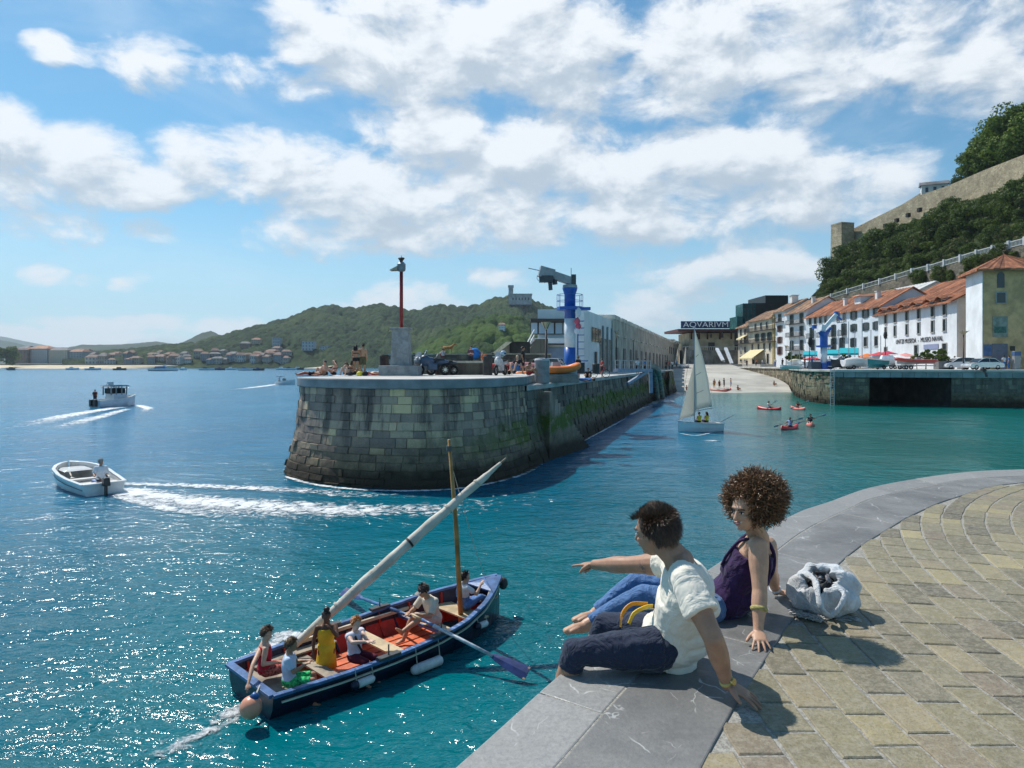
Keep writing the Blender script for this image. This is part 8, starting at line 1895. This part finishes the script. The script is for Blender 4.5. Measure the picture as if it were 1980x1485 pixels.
# ---------------- bag
cb_=G(1592,1186,QZ); cb_.y+=.06; cb_.x+=.03
t=thing('canvas_bag','white cloth bag with loose handles and a rope fringe lying beside the woman','bag',(cb_.x,cb_.y,QZ),world=True)
def bag_mat():
    m,n,b=nt_new('bag_canvas'); c=objc(n); k=mix(n,rng(n,nz(n,c,9,4,.6),.35,.7),(.50,.53,.56),(.72,.74,.75)); lk(n,k,b.inputs['Base Color']); b.inputs['Roughness'].default_value=.85; b.inputs['Sheen Weight'].default_value=.2
    f=nz(n,c,7,5,.55,2.2); lk(n,bump(n,mth(n,'ABSOLUTE',mth(n,'SUBTRACT',f,.5)),.8,.06),b.inputs['Normal']); return m
bm_=bag_mat(); ax=V(-.42,-.50,.75).normalized(); e1=V(1,-.2,0); e1=(e1-ax*e1.dot(ax)).normalized(); e2=ax.cross(e1)
rd=random.Random(3); rows=[]; N=72; cc=V(cb_.x,cb_.y,QZ+.115)
for i,(h_,w_) in enumerate([(-.15,.02),(-.145,.09),(-.12,.15),(-.07,.195),(-.01,.212),(.05,.200),(.10,.168),(.135,.130),(.150,.105),(.142,.092),(.105,.088),(.05,.085)]):
    row=[]
    for j in range(N):
        a=2*pi*j/N; fo=(.018*sin(a*7+h_*9)+.012*sin(a*13+h_*22+1)+.014*noise.noise(V(cos(a)*2,sin(a)*2,h_*9)))*(.4+2.2*max(0,h_))
        p=cc+ax*(h_+.012*sin(a*5))+e1*(cos(a)*(w_+fo))*1.05+e2*(sin(a)*(w_+fo))*.92
        p+=Vector([.010*noise.noise(p*9+V(k*9,0,0)) for k in range(3)])*1.2
        if p.z<QZ+.004: p.z=QZ+.004+.002*sin(a*9)
        row.append(p)
    rows.append(row)
mb=MB(); mb.loft(rows,cap=False); mb.build('bag_body',bm_,t,smooth=True,fix=False)
MB().ell(cc+ax*.085,(.085,.075,.035),ROT(e2,ax,e1),16).build('bag_inside',M('inside_dark',(.03,.03,.035),.9),t)
def strap(pts,w_):
    pts=catmull(pts,8); mb=MB(); rows=[]
    for i,p in enumerate(pts):
        d=(pts[min(i+1,len(pts)-1)]-pts[max(i-1,0)]).normalized(); o=(p-cc).normalized(); s_=d.cross(o).normalized(); k=w_*(1+.15*sin(i*.7)); rows.append([p-s_*k,p-s_*k*.4+o*.010,p+s_*k*.4+o*.004,p+s_*k])
    mb.grid(rows); return mb.build('bag_handle',bm_,t,smooth=True,fix=False,solid=.006)
X_=lambda px,py,d: P(px,py,d)
strap([X_(1558,1108,4.44),X_(1575,1122,4.30),X_(1582,1150,4.20),X_(1590,1178,4.16),X_(1606,1194,4.20)],.017)
strap([X_(1612,1130,4.30),X_(1632,1150,4.22),X_(1622,1175,4.18),X_(1606,1192,4.19)],.015)
for i in range(5):
    a=i*1.3; o_=e1*cos(a)*.062+e2*sin(a)*.055; q_=[cc+ax*(.128+.01*sin(i*2))+o_*1.0,cc+ax*(.150+.008*sin(i))+o_*.75+e1*.012*sin(i*3),cc+ax*.120+o_*.45,cc+ax*(.140)+o_*.2+e2*.015*cos(i*2),cc+ax*.10-o_*.2]
    pts=catmull(q_,5); mb=MB(); rw=[]
    for u_,p_ in enumerate(pts): d_=(pts[min(u_+1,len(pts)-1)]-pts[max(u_-1,0)]).normalized(); s_=d_.cross(ax).normalized(); rw.append([p_-s_*.030,p_+ax*.006*sin(u_*1.3+i),p_+s_*.030])
    mb.grid(rw).build('bag_content',[M('scarf_grey',(.26,.26,.28),.9,.3,30.,.6),M('scarf_dark',(.04,.04,.045),.9,.3,30.),M('scarf_cream',(.48,.46,.42),.9,.2,30.)][i%3],t,smooth=True,fix=False,solid=.004)
mb=MB()
for i in range(240):
    u=rd.random(); b0=G(1530+u*62,1182+u*14+rd.uniform(-4,5),QZ+.01+rd.random()*.02); a=rd.uniform(0,6.28); p=b0; pts=[p]
    for k in range(4): a+=rd.gauss(0,.9); p=p+V(cos(a)*.010,sin(a)*.010,rd.uniform(-.004,.004)); p.z=max(QZ+.004,p.z); pts.append(p)
    mb.tube(pts,.0028,4)
mb.build('fringe',M('fringe_rope',(.50,.47,.43),.9,.2,60.),t,smooth=True); mb=MB()
for i in range(40):
    b0=G(1612+rd.uniform(0,40),1194+rd.uniform(-5,6),QZ+.006); a=rd.uniform(-.6,.6); mb.tube([b0,b0+V(cos(a)*.02,sin(a)*.02-.01,0),b0+V(cos(a)*.04,sin(a)*.02-.02,-.002)],.0022,4)
mb.build('fringe',M('fringe_rope',(.50,.47,.43),.9,.2,60.),t,smooth=True)
# ================================================================== air
hz,hn,hb_=nt_new('haze_air'); hn.nodes.remove(hb_)
pv=hn.nodes.new('ShaderNodeVolumePrincipled'); pv.inputs['Color'].default_value=(.72,.86,.98,1); pv.inputs['Density'].default_value=.00010; pv.inputs['Anisotropy'].default_value=.2
lk(hn,pv.outputs[0],hn.nodes['Material Output'].inputs['Volume'])
o=MB().box((0,3900,345),(13000,8300,700)).build('haze',hz); o['kind']='stuff'
